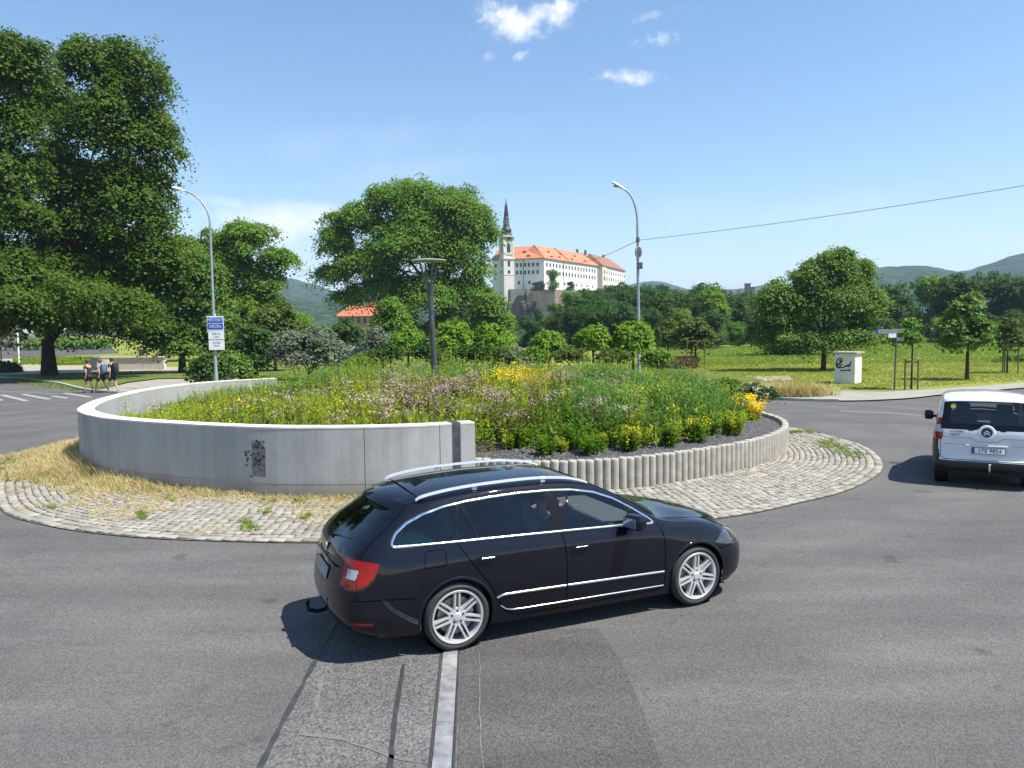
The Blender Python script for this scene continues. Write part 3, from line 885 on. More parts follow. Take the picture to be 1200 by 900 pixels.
tree('silvery_shrub', 'narrow feathery grey green bush in front of the red roofed building', base,
     px_blobs(42, base, [(440, 396, 10, 13), (452, 402, 13, 12), (436, 412, 16, 14), (456, 414, 14, 12)]), 'grey', 6000, 0.15, 42, tr=0.06, th=0.5, clump=0.35, per=12, cat='shrub')
base = (AT(405, 412, 66).x, 66, 0.0)
tree('young_tree', 'small round green tree on a thin trunk beside the red roofed building', base,
     px_blobs(66, base, [(405, 388, 17, 14), (396, 394, 11, 9), (415, 393, 11, 9)]), 'wood', 5000, 0.28, 43, tr=0.1, clump=0.4, per=12)
base = (AT(458, 405, 60).x, 60, 0.0)
tree('bushy_tree', 'pointed fresh green tree in front of the red roofed building', base,
     px_blobs(60, base, [(457, 362, 14, 14), (450, 378, 16, 14), (466, 380, 15, 16), (458, 395, 20, 12)]), 'bright', 9000, 0.26, 44, tr=0.12, clump=0.5, per=14)
# --- big central tree
base = (AT(520, 405, 92).x, 92.0, 0.0)
tree('broad_tree', 'very large spreading green tree left of the castle behind the disc lamp', base,
     px_blobs(92, base, [(482, 243, 44, 34), (505, 280, 50, 40), (530, 250, 40, 32), (445, 232, 16, 16), (560, 272, 24, 32), (420, 262, 34, 28), (395, 290, 24, 24), (388, 325, 22, 14), (425, 318, 42, 30),
                         (480, 300, 60, 40), (540, 308, 36, 38), (405, 350, 20, 10), (440, 345, 34, 20), (500, 350, 50, 32), (545, 352, 30, 34), (470, 378, 22, 18), (530, 385, 36, 20), (390, 258, 12, 10)]),
     'bright', 190000, 0.29, 15, tr=0.7, th=7, fill=0.86, clump=1.15, per=32, k=10, f=0.36)
base = (AT(585, 405, 84).x, 84.0, 0.0)
tree('leafy_tree', 'smaller light green tree at the right foot of the large spreading tree', base,
     px_blobs(84, base, [(574, 358, 18, 20), (588, 380, 12, 16), (565, 382, 22, 20), (585, 395, 20, 12)]), 'bright', 22000, 0.30, 16, tr=0.3, clump=0.7, per=14)
# --- right meadow trees
b = tuple(G(965, 434)); Y = b[1]
tree('poplar_tree', 'full green tree with silvery leaves alone in the meadow beside the white kiosk', b,
     px_blobs(Y, b, [(975, 318, 30, 24), (945, 330, 26, 24), (912, 345, 22, 18), (1005, 335, 24, 22), (1020, 360, 20, 22), (965, 360, 52, 34), (915, 372, 24, 26), (930, 395, 36, 16), (975, 398, 40, 16), (1012, 392, 24, 14), (900, 398, 14, 12), (985, 302, 14, 12), (1010, 318, 12, 12)]),
     'poplar', 85000, 0.175, 17, tr=0.16, th=3.0, clump=0.62, per=24, k=11, f=0.38)
base = (AT(925, 420, 78).x, 78.0, 0.0)
tree('leafy_tree', 'dark tree standing behind the silvery poplar with branches to the ground', base,
     px_blobs(78, base, [(903, 372, 16, 18), (925, 380, 34, 28), (897, 392, 16, 14), (945, 395, 30, 20), (925, 410, 22, 10)]), 'wood', 26000, 0.30, 18, tr=0.3, clump=0.8, per=24)
b = tuple(G(1133, 445)); Y = b[1]
tree('young_tree', 'slim young tree with round green crown on a bare dark trunk in the meadow', b,
     px_blobs(Y, b, [(1133, 364, 17, 17), (1120, 382, 16, 14), (1148, 384, 17, 15), (1134, 398, 24, 12), (1112, 400, 9, 7), (1140, 350, 7, 8)]), 'linden', 8000, 0.22, 19, tr=0.10, th=2.3, clump=0.4, per=12)
b = tuple(G(1068, 456)); Y = b[1]
tree('sapling', 'thin leafy sapling leaning beside its wooden stakes next to the signpost', b,
     px_blobs(Y, b, [(1060, 388, 12, 8), (1070, 396, 10, 7), (1044, 398, 8, 5), (1066, 378, 9, 6)]), 'bright', 1300, 0.17, 20, tr=0.045, th=2.4, clump=0.35, per=10)
b = tuple(G(1180, 437)); Y = b[1]
tree('sapling', 'brownish sapling between stakes at the right edge of the meadow', b,
     px_blobs(Y, b, [(1182, 384, 10, 13), (1188, 400, 11, 9), (1172, 402, 9, 8)]), 'olive', 2600, 0.2, 21, tr=0.05, th=2.6, clump=0.35, per=10)
b = (AT(1188, 412, 60).x, 60.0, 0.0)
tree('silvery_shrub', 'low green bush behind the brownish sapling at the right edge', b, px_blobs(60, b, [(1175, 425, 12, 7), (1192, 422, 14, 9)]), 'bright', 3000, 0.2, 22, tr=0.05, th=0.5, clump=0.4, per=12, cat='shrub')
b = (AT(815, 425, 58).x, 58.0, 0.0)
tree('young_tree', 'small olive green tree inside a stake cage behind the flower bed', b,
     px_blobs(58, b, [(812, 384, 17, 11), (825, 392, 14, 8), (800, 394, 16, 9), (818, 401, 18, 6)]), 'olive', 7000, 0.24, 23, tr=0.09, th=2.2, clump=0.4, per=12)
b = (AT(783, 425, 62).x, 62.0, 0.0)
tree('young_tree', 'thin dark tree left of the staked olive tree', b,
     px_blobs(62, b, [(780, 392, 14, 10), (792, 398, 13, 7), (785, 380, 9, 8)]), 'olive', 4500, 0.22, 24, tr=0.08, th=2.4, clump=0.4, per=12)

# --- stakes round the saplings
M_STAKE = plain('weathered_stake', (0.16, 0.12, 0.08), 0.9, var=0.3)
def stakes(base, label, w=0.55, h=1.35):
    t = thing('tree_stakes', label, 'tree stakes', base)
    for sx, sy in ((-1, -1), (1, -1), (0, 1)):
        mb = MB(); mb.cyl((sx * w / 2, sy * w / 2, -0.1), 0.04, h + 0.1, 8); mb.build('stake', M_STAKE, t, smooth=True)
    P = [(-w / 2, -w / 2), (w / 2, -w / 2), (0, w / 2)]
    for k in range(3):
        a, c = P[k], P[(k + 1) % 3]
        mb = MB(); mb.box(((a[0] + c[0]) / 2, (a[1] + c[1]) / 2, h - 0.12), (math.dist(a, c) + .08, 0.03, 0.09), math.atan2(c[1] - a[1], c[0] - a[0]))
        mb.build('rail', M_STAKE, t)
q = G(1064, 456); stakes(tuple(q), 'three wooden stakes with rails round the leaning sapling', 0.6, 1.4)
q = G(1180, 437); stakes(tuple(q), 'three wooden stakes at the right edge of the meadow', 0.8, 1.5)
stakes((AT(815, 425, 57).x, 57.6, 0), 'wooden stake cage round the olive tree behind the bed', 1.3, 2.1)

# --- woodland behind: prototypes copied
protos = []
for k in range(5):
    r = np.random.default_rng(100 + k)
    bl = [((r.uniform(-2.2, 2.2), r.uniform(-2, 2), r.uniform(3.2, 8.2)), (r.uniform(1.4, 2.4),) * 3) for _ in range(9)] + [((0, 0, 7.5), (2.5, 2.5, 2.8)), ((0, 0, 2.4), (3.8, 3.6, 2.4)), ((2, 0.5, 1.2), (2.6, 2.4, 1.4)), ((-2, -.5, 1.2), (2.6, 2.4, 1.4))]
    protos.append((crown_mesh('crown', bl, 21000, 0.33, 200 + k, clump=0.75, per=24, k=9), limb_mb(0.28, 3.5, [x[0] for x in bl[:5]], r)))
tm = [p[1].build('trunk', M_BARK, smooth=True) for p in protos]
tmesh = [o.data for o in tm]
for o in tm: bpy.data.objects.remove(o)
wc = {}
def wood_tree(x, y, z, s, sz, k, rot, label, group, lf='wood'):
    t = thing('woodland_tree', label, 'tree', (x, y, z), rot, group)
    t.scale = (s, s, sz)
    key = (k, lf)
    if key not in wc:
        me = protos[k][0].copy(); me.materials.clear(); me.materials.append(LM[lf]); wc[key] = me
    c = bpy.data.objects.new('crown', wc[key]); COL.objects.link(c); c.parent = t
    c2 = bpy.data.objects.new('trunk', tmesh[k]); COL.objects.link(c2); c2.parent = t
    return t
r = np.random.default_rng(55)
def row(x0, x1, step, tops, Y0, dY, label, group, base_z=lambda x, y: 0.0, wf=1.0, lfs=('wood', 'wood', 'wood', 'bright')):
    x = x0
    while x < x1:
        Yd = Y0 + r.uniform(-dY, dY)
        top = np.interp(x, [t[0] for t in tops], [t[1] for t in tops]) + r.uniform(-5, 5)
        p = AT(x, top, Yd); bz = base_z(p.x, Yd); h = max(3.0, p.z - bz)
        wood_tree(p.x, Yd, bz, max(0.45, min(1.35, h / 10.5)) * wf * r.uniform(0.9, 1.15), h / 10.3, int(r.integers(0, 5)), r.uniform(0, 6.28), label, group, lfs[int(r.integers(0, len(lfs)))])
        x += step * r.uniform(0.75, 1.25)
LABW = 'dense green tree in the long woodland row beyond the meadow'
GRW = 'woodland trees behind the meadow'
row(872, 1215, 30, [(860, 350), (890, 352), (1040, 335), (1060, 322), (1110, 322), (1150, 318), (1215, 322)], 128, 8, LABW, GRW)
row(865, 1215, 34, [(860, 375), (1215, 362)], 116, 4, LABW, GRW, wf=1.1)
row(690, 880, 26, [(690, 356), (720, 345), (745, 337), (800, 344), (830, 336), (850, 341), (880, 348)], 122, 8, LABW, GRW)
row(596, 860, 30, [(596, 380), (640, 368), (690, 350), (860, 362)], 108, 5, LABW, GRW, wf=1.05)
row(690, 900, 20, [(690, 340), (745, 336), (800, 339), (830, 334), (880, 344)], 150, 10, LABW, GRW, wf=1.1)
LABC = 'round green tree on the slope below the castle'
GRC = 'trees on the castle slope'
row(598, 740, 17, [(598, 378), (625, 372), (640, 352), (660, 345), (690, 338), (730, 338), (745, 335)], 200, 12, LABC, GRC, lambda x, y: 4, wf=0.9)
row(655, 900, 17, [(655, 352), (700, 335), (720, 328), (760, 334), (800, 340), (900, 345)], 235, 20, LABC, GRC, lambda x, y: 6, wf=1.0)
row(330, 420, 24, [(330, 368), (380, 378), (420, 384)], 135, 10, 'dark tree at the foot of the left hills', 'trees under the left hills')
row(-20, 60, 22, [(-20, 388), (60, 388)], 190, 6, 'low green tree across the far left street', 'trees across the far left street', wf=1.0, lfs=('bright', 'wood'))
row(200, 345, 22, [(200, 372), (345, 376)], 104, 5, 'shady tree filling the gap behind the left bushes', 'trees behind the left bushes')
b = (AT(648, 345, 330).x, 330.0, AT(648, 338, 330).z - 1)
t = wood_tree(b[0], b[1], b[2], 0.78, 0.95, 1, 1.0, 'round tree standing right in front of the castle corner', None, 'bright')
for px_, s_ in ((633, 0.42), (627, .38), (668, 0.4)):
    p = AT(px_, 338, 336); wood_tree(p.x, 336, p.z - 1, s_ * 1.3, s_, 2, 0.4, 'low bush growing on the castle bastion', 'bushes on the bastion', 'wood')

# --- globe trees behind the bed
gb = [((0, 0, 2.10), (0.62, 0.62, 0.56))]
gm = crown_mesh('crown', gb, 6500, 0.13, 77, clump=0.12, per=12, k=30, f=0.19, droop=0.5, spread=0.5, fill=0.93, inner=0.03)
gt = limb_mb(0.06, 1.75, [(0.2, 0, 2.1), (-0.2, .1, 2.1), (0, -.2, 2.2)], np.random.default_rng(3)).build('trunk', M_BARK, smooth=True)
gtm = gt.data; bpy.data.objects.remove(gt)
for i, (px_, py_, w_, lab) in enumerate([(478, 399, 18, 'leftmost of the clipped round green trees behind the bed, left of the disc lamp'), (532, 397, 21, 'tallest clipped round tree, just right of the disc lamp'),
        (577, 402, 19, 'clipped round tree, second to the right of the disc lamp'), (643, 402, 19, 'clipped round tree below the castle tower and bastion'),
        (695, 399, 18.5, 'clipped round tree left of the one behind the right lamp post'), (742, 402, 21, 'clipped round tree directly behind the right lamp post')]):
    Yd = 32.0; p = AT(px_, py_, Yd); s = w_ / FOC * Yd / 0.56
    t = thing('globe_tree', lab, 'tree', (p.x, Yd, p.z - 2.12 * s), i * 1.3, 'clipped round trees behind the bed')
    t.scale = (s, s, s * (1.0 + 0.05 * (i % 3 - 1)))
    for nm, me in (('crown', gm), ('trunk', gtm)):
        if nm == 'crown' and not me.materials: me.materials.append(LM['globe'])
        c = bpy.data.objects.new(nm, me); COL.objects.link(c); c.parent = t
    if i == 0: gtm.materials.append(M_BARK) if not gtm.materials else None

# ------------------------------------------------------------------ flower bed planting
def stalks(P, h, r, nl=9, lsize=0.09, w=0.012, lean=0.25, tip=None, leaf_up=0.7, taper=True, width=None):
    """upright stems (thin blades) with leaves along them; returns V,F of all quads"""
    n = len(P); H = (h * r.uniform(0.7, 1.2, n))[:, None] if np.ndim(h) == 0 else (h * r.uniform(0.8, 1.15, n))[:, None]
    d = r.normal(size=(n, 3)) * lean; d[:, 2] = 1; d = unit(d)
    a = r.uniform(0, 6.28, n); S = np.stack([np.cos(a), np.sin(a), np.zeros(n)], 1) * w
    top = P + d * H
    V = [np.stack([P - S, P + S, top + S * 0.3, top - S * 0.3], 1).reshape(-1, 3)]
    if nl:
        t = r.uniform(0.12, 1.0, (n, nl)); LP = P[:, None] + d[:, None] * (H * t)[:, :, None]
        aa = r.uniform(0, 6.28, (n, nl)); out = np.stack([np.cos(aa), np.sin(aa), np.full((n, nl), leaf_up)], 2); out = unit(out)
        ls = lsize * r.uniform(0.6, 1.3, (n, nl))
        if taper: ls = ls * (1.15 - 0.6 * t)
        side = unit(np.cross(out, np.array([0, 0, 1.0]))) * (ls * (width or 0.2))[:, :, None]
        A = LP; Bm = LP + out * (ls * 0.55)[:, :, None]; E = LP + out * ls[:, :, None]; E[:, :, 2] -= ls * 0.25
        V.append(np.stack([A, Bm + side, E, Bm - side], 2).reshape(-1, 3))
    V = np.concatenate(V); F = np.arange(len(V)).reshape(-1, 4)
    return V, F, top
def puffs(C, rad, per, size, r, flat=0.6):
    P = np.repeat(C, per, 0) + r.normal(size=(len(C) * per, 3)) * np.array([rad, rad, rad * flat])
    return leaves(P, r.normal(size=P.shape) * 0.5 + np.array([0, 0, 0.8]), size * r.uniform(0.6, 1.3, len(P)), r, aspect=0.9)
def cat_vf(lst):
    V = []; F = []; o = 0
    for v, f in lst: V.append(v); F.append(f + o); o += len(v)
    return np.concatenate(V), np.concatenate(F)

def bed_points(n, r, cond):
    out = []; EP = PL_[::2]
    while sum(len(o) for o in out) < n:
        x = r.uniform(-11.5, 7.2, 12000); y = r.uniform(13.6, 31, 12000)
        ok = inside(PLANTP, x, y); x, y = x[ok], y[ok]
        de = np.sqrt(((x[:, None] - EP[None, :, 0]) ** 2 + (y[:, None] - EP[None, :, 1]) ** 2).min(1))
        c = cond(x, y) * (0.10 + 0.90 * np.clip((de - 1.1) / 1.1, 0, 1)); k = r.random(len(x)) < c
        out.append(np.stack([x[k], y[k]], 1))
    P = np.concatenate(out)[:n]
    return np.c_[P, bed_h(P[:, 0], P[:, 1])]
# planted area: inside of the wall, back from the gravel
gin = PL_ + PN * (0.95 + 0.25 * np.sin(np.arange(len(PL_)) * 0.9))[:, None]
NW = normals2d(WL)
if np.dot(NW[40], BEDC - WL[40]) < 0: NW = -NW
PLANTP = np.vstack([(WL + NW * (WT + 0.1))[::-1], gin[8:], [(5.6, 24.8), (3.5, 27.0), (0.5, 29.0), (-4, 30.0), (-8, 29.2)]])
def pxl(x, y):   # photo column of a bed point
    return 600 + 900 * x / y
nz = lambda x, y, s, f: 0.5 + 0.5 * smooth_noise(x * f, y * f, s, 2)
def g_sm(x, a, b): return np.clip((x - a) / (b - a), 0, 1)
LM['bedgreen'] = leafmat('perennial_leaves', [(0.055, 0.12, 0.014), (0.10, 0.19, 0.02), (0.16, 0.26, 0.03), (0.27, 0.33, 0.055)], 0.35)
LM['bedlime'] = leafmat('lime_leaves', [(0.15, 0.22, 0.02), (0.25, 0.32, 0.03), (0.36, 0.40, 0.05), (0.46, 0.44, 0.09)], 0.35)
LM['bedblue'] = leafmat('tall_cool_leaves', [(0.055, 0.13, 0.03), (0.09, 0.19, 0.045), (0.14, 0.25, 0.06), (0.21, 0.31, 0.09)], 0.35)
LM['bedrust'] = leafmat('reddish_stems', [(0.07, 0.04, 0.025), (0.12, 0.075, 0.045), (0.16, 0.10, 0.07), (0.12, 0.13, 0.05)], 0.2)
LM['mauve'] = leafmat('mauve_blossom', [(0.16, 0.10, 0.10), (0.30, 0.21, 0.21), (0.48, 0.38, 0.37), (0.62, 0.53, 0.51)], 0.2)
LM['yellow'] = leafmat('yellow_blossom', [(0.62, 0.42, 0.01), (0.80, 0.58, 0.015), (0.85, 0.66, 0.03)], 0.25)
LM['straw'] = leafmat('dry_straw', [(0.30, 0.23, 0.10), (0.44, 0.35, 0.17), (0.55, 0.46, 0.25), (0.62, 0.54, 0.33)], 0.2)
LM['weed'] = leafmat('low_weeds', [(0.10, 0.15, 0.02), (0.18, 0.25, 0.03), (0.28, 0.32, 0.05)], 0.3)
LM['white'] = leafmat('white_blossom', [(0.62, 0.55, 0.52), (0.75, 0.70, 0.67)], 0.2)
r = np.random.default_rng(91)
def stuff(name, VF, mat, label, cat):
    me = npmesh(name, VF[0], VF[1]); return tag(link(name, me, mat), label, cat, kind='stuff')
# green perennials, leafy, denser to the left and back
P = bed_points(15000, r, lambda x, y: 0.25 + 0.75 * nz(x, y, 1, 1.1))
hv = lambda P, a: a * (0.7 + 0.6 * nz(P[:, 0], P[:, 1], 17, 1.8)) * (1 + 0.12 * g_sm(P[:, 1], 22, 27)) * (1 - 0.25 * g_sm(-P[:, 0], 5.5, 8.5))
v, f, _ = stalks(P, hv(P, 0.58), r, nl=9, lsize=0.15, lean=0.24, width=0.22)
stuff('perennial_foliage', (v, f), LM['bedgreen'], 'mixed green leafy perennials filling the whole flower bed', 'plants')
# lime tufts (front left and patches)
P = bed_points(11000, r, lambda x, y: 0.9 * (nz(x, y, 4, 0.9) > 0.55) * (0.35 + 0.65 * (1 - g_sm(pxl(x, y), 420, 560))) + 0.04)
v, f, _ = stalks(P, hv(P, 0.66), r, nl=7, lsize=0.22, lean=0.3, width=0.10, leaf_up=1.2)
stuff('lime_foliage', (v, f), LM['bedlime'], 'yellow green grassy tufts scattered through the flower bed', 'plants')
# tall cool green band right of the middle
cr_ = lambda x, y: np.clip(g_sm(pxl(x, y), 640, 700), 0, 1) * g_sm(y, 14.9, 17.0) + 0.40 * (y > 23)
P = bed_points(9500, r, lambda x, y: cr_(x, y) * (0.4 + 0.6 * nz(x, y, 8, 1.4)))
v, f, _ = stalks(P, hv(P, 0.84), r, nl=15, lsize=0.16, lean=0.12, width=0.10, leaf_up=1.1, taper=False)
stuff('tall_green_stems', (v, f), LM['bedblue'], 'tall narrow leaved green stems in the right half of the bed', 'plants')
# mauve flowering herbs in the middle
cm = lambda x, y: np.exp(-((pxl(x, y) - 575) / 135) ** 2) * (y < 22.5) * (nz(x, y, 21, 2.6) > 0.66) + 0.012
P = bed_points(1250, r, cm)
v, f, top = stalks(P, hv(P, 0.86), r, nl=12, lsize=0.12, lean=0.2, width=0.25)
stuff('brownish_stems', (v, f), LM['bedrust'], 'reddish brown stems and leaves under the mauve blossom', 'plants')
sel = top[r.random(len(top)) < 0.34]
stuff('mauve_blossom', puffs(sel, 0.085, 24, 0.042, r, 0.5), LM['mauve'], 'pale mauve blossom heads across the middle of the bed', 'flowers')
# yellow flowers
cy = lambda x, y: (np.exp(-((pxl(x, y) - 625) / 55) ** 2) * np.exp(-((y - 24.0) / 2.0) ** 2) * 1.3 * (nz(x, y, 35, 1.9) > 0.42) + 0.22 * (nz(x, y, 33, 1.7) > 0.66) * g_sm(pxl(x, y), 620, 680) * (y < 20) + 0.006)
P = bed_points(820, r, cy)
v, f, top = stalks(P, hv(P, 0.80), r, nl=7, lsize=0.13, lean=0.12, width=0.16)
stuff('yellow_flower_stems', (v, f), LM['bedgreen'], 'leafy stems carrying the yellow flowers', 'plants')
stuff('yellow_blossom', puffs(top, 0.06, 9, 0.045, r, 1.0), LM['yellow'], 'golden yellow flower heads in the bed', 'flowers')
# tall single stalks standing above the rest
P = bed_points(1500, r, lambda x, y: 0.15 + 0.85 * (nz(x, y, 52, 1.3) > 0.55))
v, f, top = stalks(P, hv(P, 1.12), r, nl=13, lsize=0.15, lean=0.10, width=0.13, w=0.009)
stuff('tall_stalks', (v, f), LM['bedlime'], 'tall single leafy stalks standing above the other bed plants', 'plants')
P = bed_points(900, r, lambda x, y: 0.1 + 0.9 * (nz(x, y, 57, 1.6) > 0.6) * (y < 24))
v, f, top = stalks(P, hv(P, 1.0), r, nl=8, lsize=0.08, lean=0.14, width=0.3, w=0.008)
stuff('dry_stalks', (v, f), LM['bedrust'], 'thin brown dry stalks scattered through the flower bed', 'plants')
# pale spikes
P = bed_points(130, r, lambda x, y: np.exp(-((pxl(x, y) - 680) / 60) ** 2) * np.exp(-((y - 23) / 2.5) ** 2))
v, f, top = stalks(P, 1.05, r, nl=26, lsize=0.05, lean=0.04, width=0.5, taper=False)
stuff('pale_flower_spikes', (v, f), LM['grey'], 'tall pale silvery flower spikes behind the yellow flowers', 'flowers')
# back rim shrubs of the bed
base0 = [(602, 418, 24, 10, 'grey', 'low silvery shrub between the round trees behind the bed'), (668, 416, 22, 9, 'olive', 'low reddish green shrub left of the round tree pair'),
         (720, 418, 22, 8, 'olive', 'low olive shrub between the two right round trees'), (500, 412, 18, 12, 'wood', 'small green shrub right at the disc lamp pole'), (560, 414, 16, 10, 'wood', 'small green shrub between two round trees'),
         (430, 424, 26, 9, 'linden', 'pale green shrub on the rear left rim of the bed'), (850, 452, 20, 7, 'bright', 'leafy green shrub on the right rear rim of the bed'),
         (455, 413, 18, 9, 'wood', 'dark green shrub left of the leftmost clipped round tree'), (518, 418, 16, 8, 'olive', 'olive shrub under the tallest clipped round tree'), (590, 416, 22, 9, 'olive', 'olive leafy shrub right of the third clipped round tree'),
         (626, 417, 16, 8, 'bright', 'bright low shrub left of the round tree below the bastion'), (770, 419, 20, 8, 'bright', 'bright low shrub right of the right lamp post'), (545, 416, 14, 9, 'wood', 'small dark shrub between the second and third clipped round trees')]
for i, (x, y, w, h, lf, lab) in enumerate(base0):
    Yd = 30.5 if i != 6 else 24.5; bz = 0.5 if i != 6 else 0.4
    h *= 1.3; p = AT(x, y, Yd); bb = (p.x, Yd, bz)
    tree('low_shrub', lab, bb, px_blobs(Yd, bb, [(x, y, w * .7, h), (x - w * .5, y + 2, w * .5, h * .8), (x + w * .5, y + 2, w * .5, h * .8)]), lf, 3600, 0.11, 300 + i, tr=0.03, th=0.4, clump=0.2, per=12, k=7, cat='shrub')

# individual tufts along the gravel edge
tf = []
for k in range(4):
    rr = np.random.default_rng(400 + k); n = 46
    a = rr.uniform(0, 6.28, n); q = rr.uniform(0, 0.20, n)
    P = np.c_[np.cos(a) * q, np.sin(a) * q, np.zeros(n)]
    v, f, top = stalks(P, 0.48, rr, nl=14, lsize=0.15, lean=0.3, width=0.16)
    me = npmesh('leaves', v, f)
    pv, pf = puffs(top[:18], 0.035, 7, 0.04, rr, 1.0)
    tf.append((me, npmesh('blossom', pv, pf)))
xs = [(598, 'y'), (612, 'g'), (640, 'g'), (655, 'l'), (672, 'g'), (690, 'g'), (702, 'y'), (716, 'g'), (738, 'y'), (752, 'l'), (770, 'g'), (783, 'g'), (792, 'l'), (806, 'g'), (818, 'y'), (832, 'g'), (846, 'g'), (858, 'l'), (868, 'g')]
cache = {}
for i, (x, kd) in enumerate(xs):
    # where this photo column crosses a line one metre behind the palisade
    C = PL_ + PN * (1.12 + 0.32 * math.sin(i * 2.1)); cx = 600 + 900 * C[:, 0] / C[:, 1]; j = int(np.argmin(np.abs(cx[:60] - x)))
    q = C[j]; lab = {'y': 'leafy tuft with yellow flowers growing in the gravel at the front of the bed', 'g': 'green leafy tuft growing in the gravel at the front of the bed', 'l': 'lime green tuft growing in the gravel at the front of the bed'}[kd]
    t = thing('flowering_tuft' if kd == 'y' else 'leafy_tuft', lab, 'plant', (q[0], q[1], float(bed_h(*q))), i * 1.1, {'y': 'yellow flowering tufts at the gravel edge', 'g': 'green tufts at the gravel edge', 'l': 'lime tufts at the gravel edge'}[kd])
    s = 0.55 + 0.6 * ((i * 37) % 10) / 10; t.scale = (s, s, s)
    for nm, me, mt in (('leaves', tf[i % 4][0], LM['bedlime' if kd == 'l' else 'bedgreen']),) + ((('blossom', tf[i % 4][1], LM['yellow']),) if kd == 'y' else ()):
        key = (me.name, mt.name)
        if key not in cache: m2 = me.copy(); m2.materials.append(mt); cache[key] = m2
        c = bpy.data.objects.new(nm, cache[key]); COL.objects.link(c); c.parent = t
# yellow bush at the right tip
rr = np.random.default_rng(500)
q = np.array([6.15, 20.2]); t = thing('yellow_shrub', 'bright yellow flowering shrub at the right tip of the flower bed', 'shrub', (q[0], q[1], 0.45))
P = np.c_[rr.normal(0, .16, (90, 2)), np.zeros(90)]
v, f, top = stalks(P, 0.66, rr, nl=12, lsize=0.12, lean=0.25, width=0.16)
link('leaves', npmesh('leaves', v, f), LM['bedlime'], t)
P2 = np.concatenate([top, top * 0.8 + rr.normal(0, .05, top.shape), top * 0.62 + rr.normal(0, .06, top.shape)])
link('blossom', npmesh('blossom', *puffs(P2, 0.05, 11, 0.05, rr, 1.0)), LM['yellow'], t)
# rose bush with white flowers over the road behind
q = (AT(885, 466, 24.3).x, 24.3, 0.1)
t = thing('rose_bush', 'dark rose bush with white blossoms on the right rear rim of the island', 'shrub', q)
bl = px_blobs(24.3, q, [(880, 455, 11, 9), (896, 460, 13, 8), (904, 463, 9, 5), (886, 464, 15, 6)])
link('leaves', crown_mesh('leaves', bl, 5200, 0.07, 501, clump=0.14, per=12), LM['wood'], t)
C = np.array([np.array(b[0]) + unit(rr.normal(size=3) + np.array([0, -0.8, .5])) * np.array(b[1]) for b in bl for _ in range(7)])
link('blossom', npmesh('blossom', *puffs(C, 0.035, 14, 0.05, rr, 1.0)), LM['white'], t)

# dry grass at the kerb over the road, and along the wall
def tufts(P, h, r, per=7, w=0.006, lean=0.5):
    Q = np.repeat(P, per, 0) + np.c_[r.normal(0, 0.03, (len(P) * per, 2)), np.zeros(len(P) * per)]
    hh = np.repeat(h, per) if np.ndim(h) else np.full(len(Q), h)
    n = len(Q); H = (hh * r.uniform(0.5, 1.3, n))[:, None]
    d = r.normal(size=(n, 3)) * lean; d[:, 2] = 1; d = unit(d)
    a = r.uniform(0, 6.28, n); S = np.stack([np.cos(a), np.sin(a), np.zeros(n)], 1) * w
    mid = Q + d * H * 0.6; top = Q + d * H + np.stack([d[:, 0], d[:, 1], np.zeros(n)], 1) * H * 0.4; top[:, 2] -= H[:, 0] * 0.08
    V = np.stack([Q - S, Q + S, mid + S * 0.8, mid - S * 0.8, mid - S * 0.8, mid + S * 0.8, top + S * .15, top - S * .15], 1).reshape(-1, 3)
    return V, np.arange(len(V)).reshape(-1, 4)
r = np.random.default_rng(95)
# straw along the foot of the wall: strongest at the left end
s = r.beta(1.1, 1.9, 5200) * 15.0 + 0.4
s = dW[-1] - np.interp(s, [0, 15], [dW[-1] - 0.6, 2.0]) * 1.0
s = r.uniform(0.9, 14.8, 6500)
dens = np.interp(s, [0.9, 3, 5.5, 8, 9.5, 12, 14.8], [0.16, 0.22, 0.32, 0.55, 0.8, 0.85, 0.6]) * np.clip(0.75 + 0.5 * smooth_noise(s * 3.1, s * 0, 45, 3), 0.2, 1); s = s[r.random(len(s)) < dens]
wdt = np.interp(s, [0.9, 3, 5.5, 7.5, 9.5, 12, 14.8], [0.15, 0.28, 0.65, 1.0, 1.15, 1.3, 1.25])
wdt = wdt * (1 + 0.35 * smooth_noise(s * 2.2, s * 0, 44, 3)); o = r.random(len(s)) ** 1.7 * wdt * 1.25 + 0.03
base_ = np.stack([np.interp(s, dW, WL[:, 0]), np.interp(s, dW, WL[:, 1])], 1)
nw = np.stack([np.interp(s, dW, NW[:, 0]), np.interp(s, dW, NW[:, 1])], 1)
P = np.c_[base_ - nw * o[:, None], np.full(len(s), 0.03)]
hgt = np.interp(s, [0.9, 3, 6, 8, 9.5, 15], [0.08, 0.11, 0.17, 0.32, 0.42, 0.32]) * np.clip(1.15 - 0.75 * o / (wdt + .01), 0.22, 1.2)
stuff('dry_grass', tufts(P, hgt, r, per=8, w=0.0045, lean=0.75), LM['straw'], 'straw coloured dry grass along the foot of the concrete wall', 'grass')
k = r.random(len(P)) < 0.05
stuff('green_weeds', tufts(P[k] + np.array([0, 0, 0]), 0.14, r, per=12, w=0.008, lean=0.7), LM['weed'], 'small green weeds among the dry grass by the wall', 'weeds')
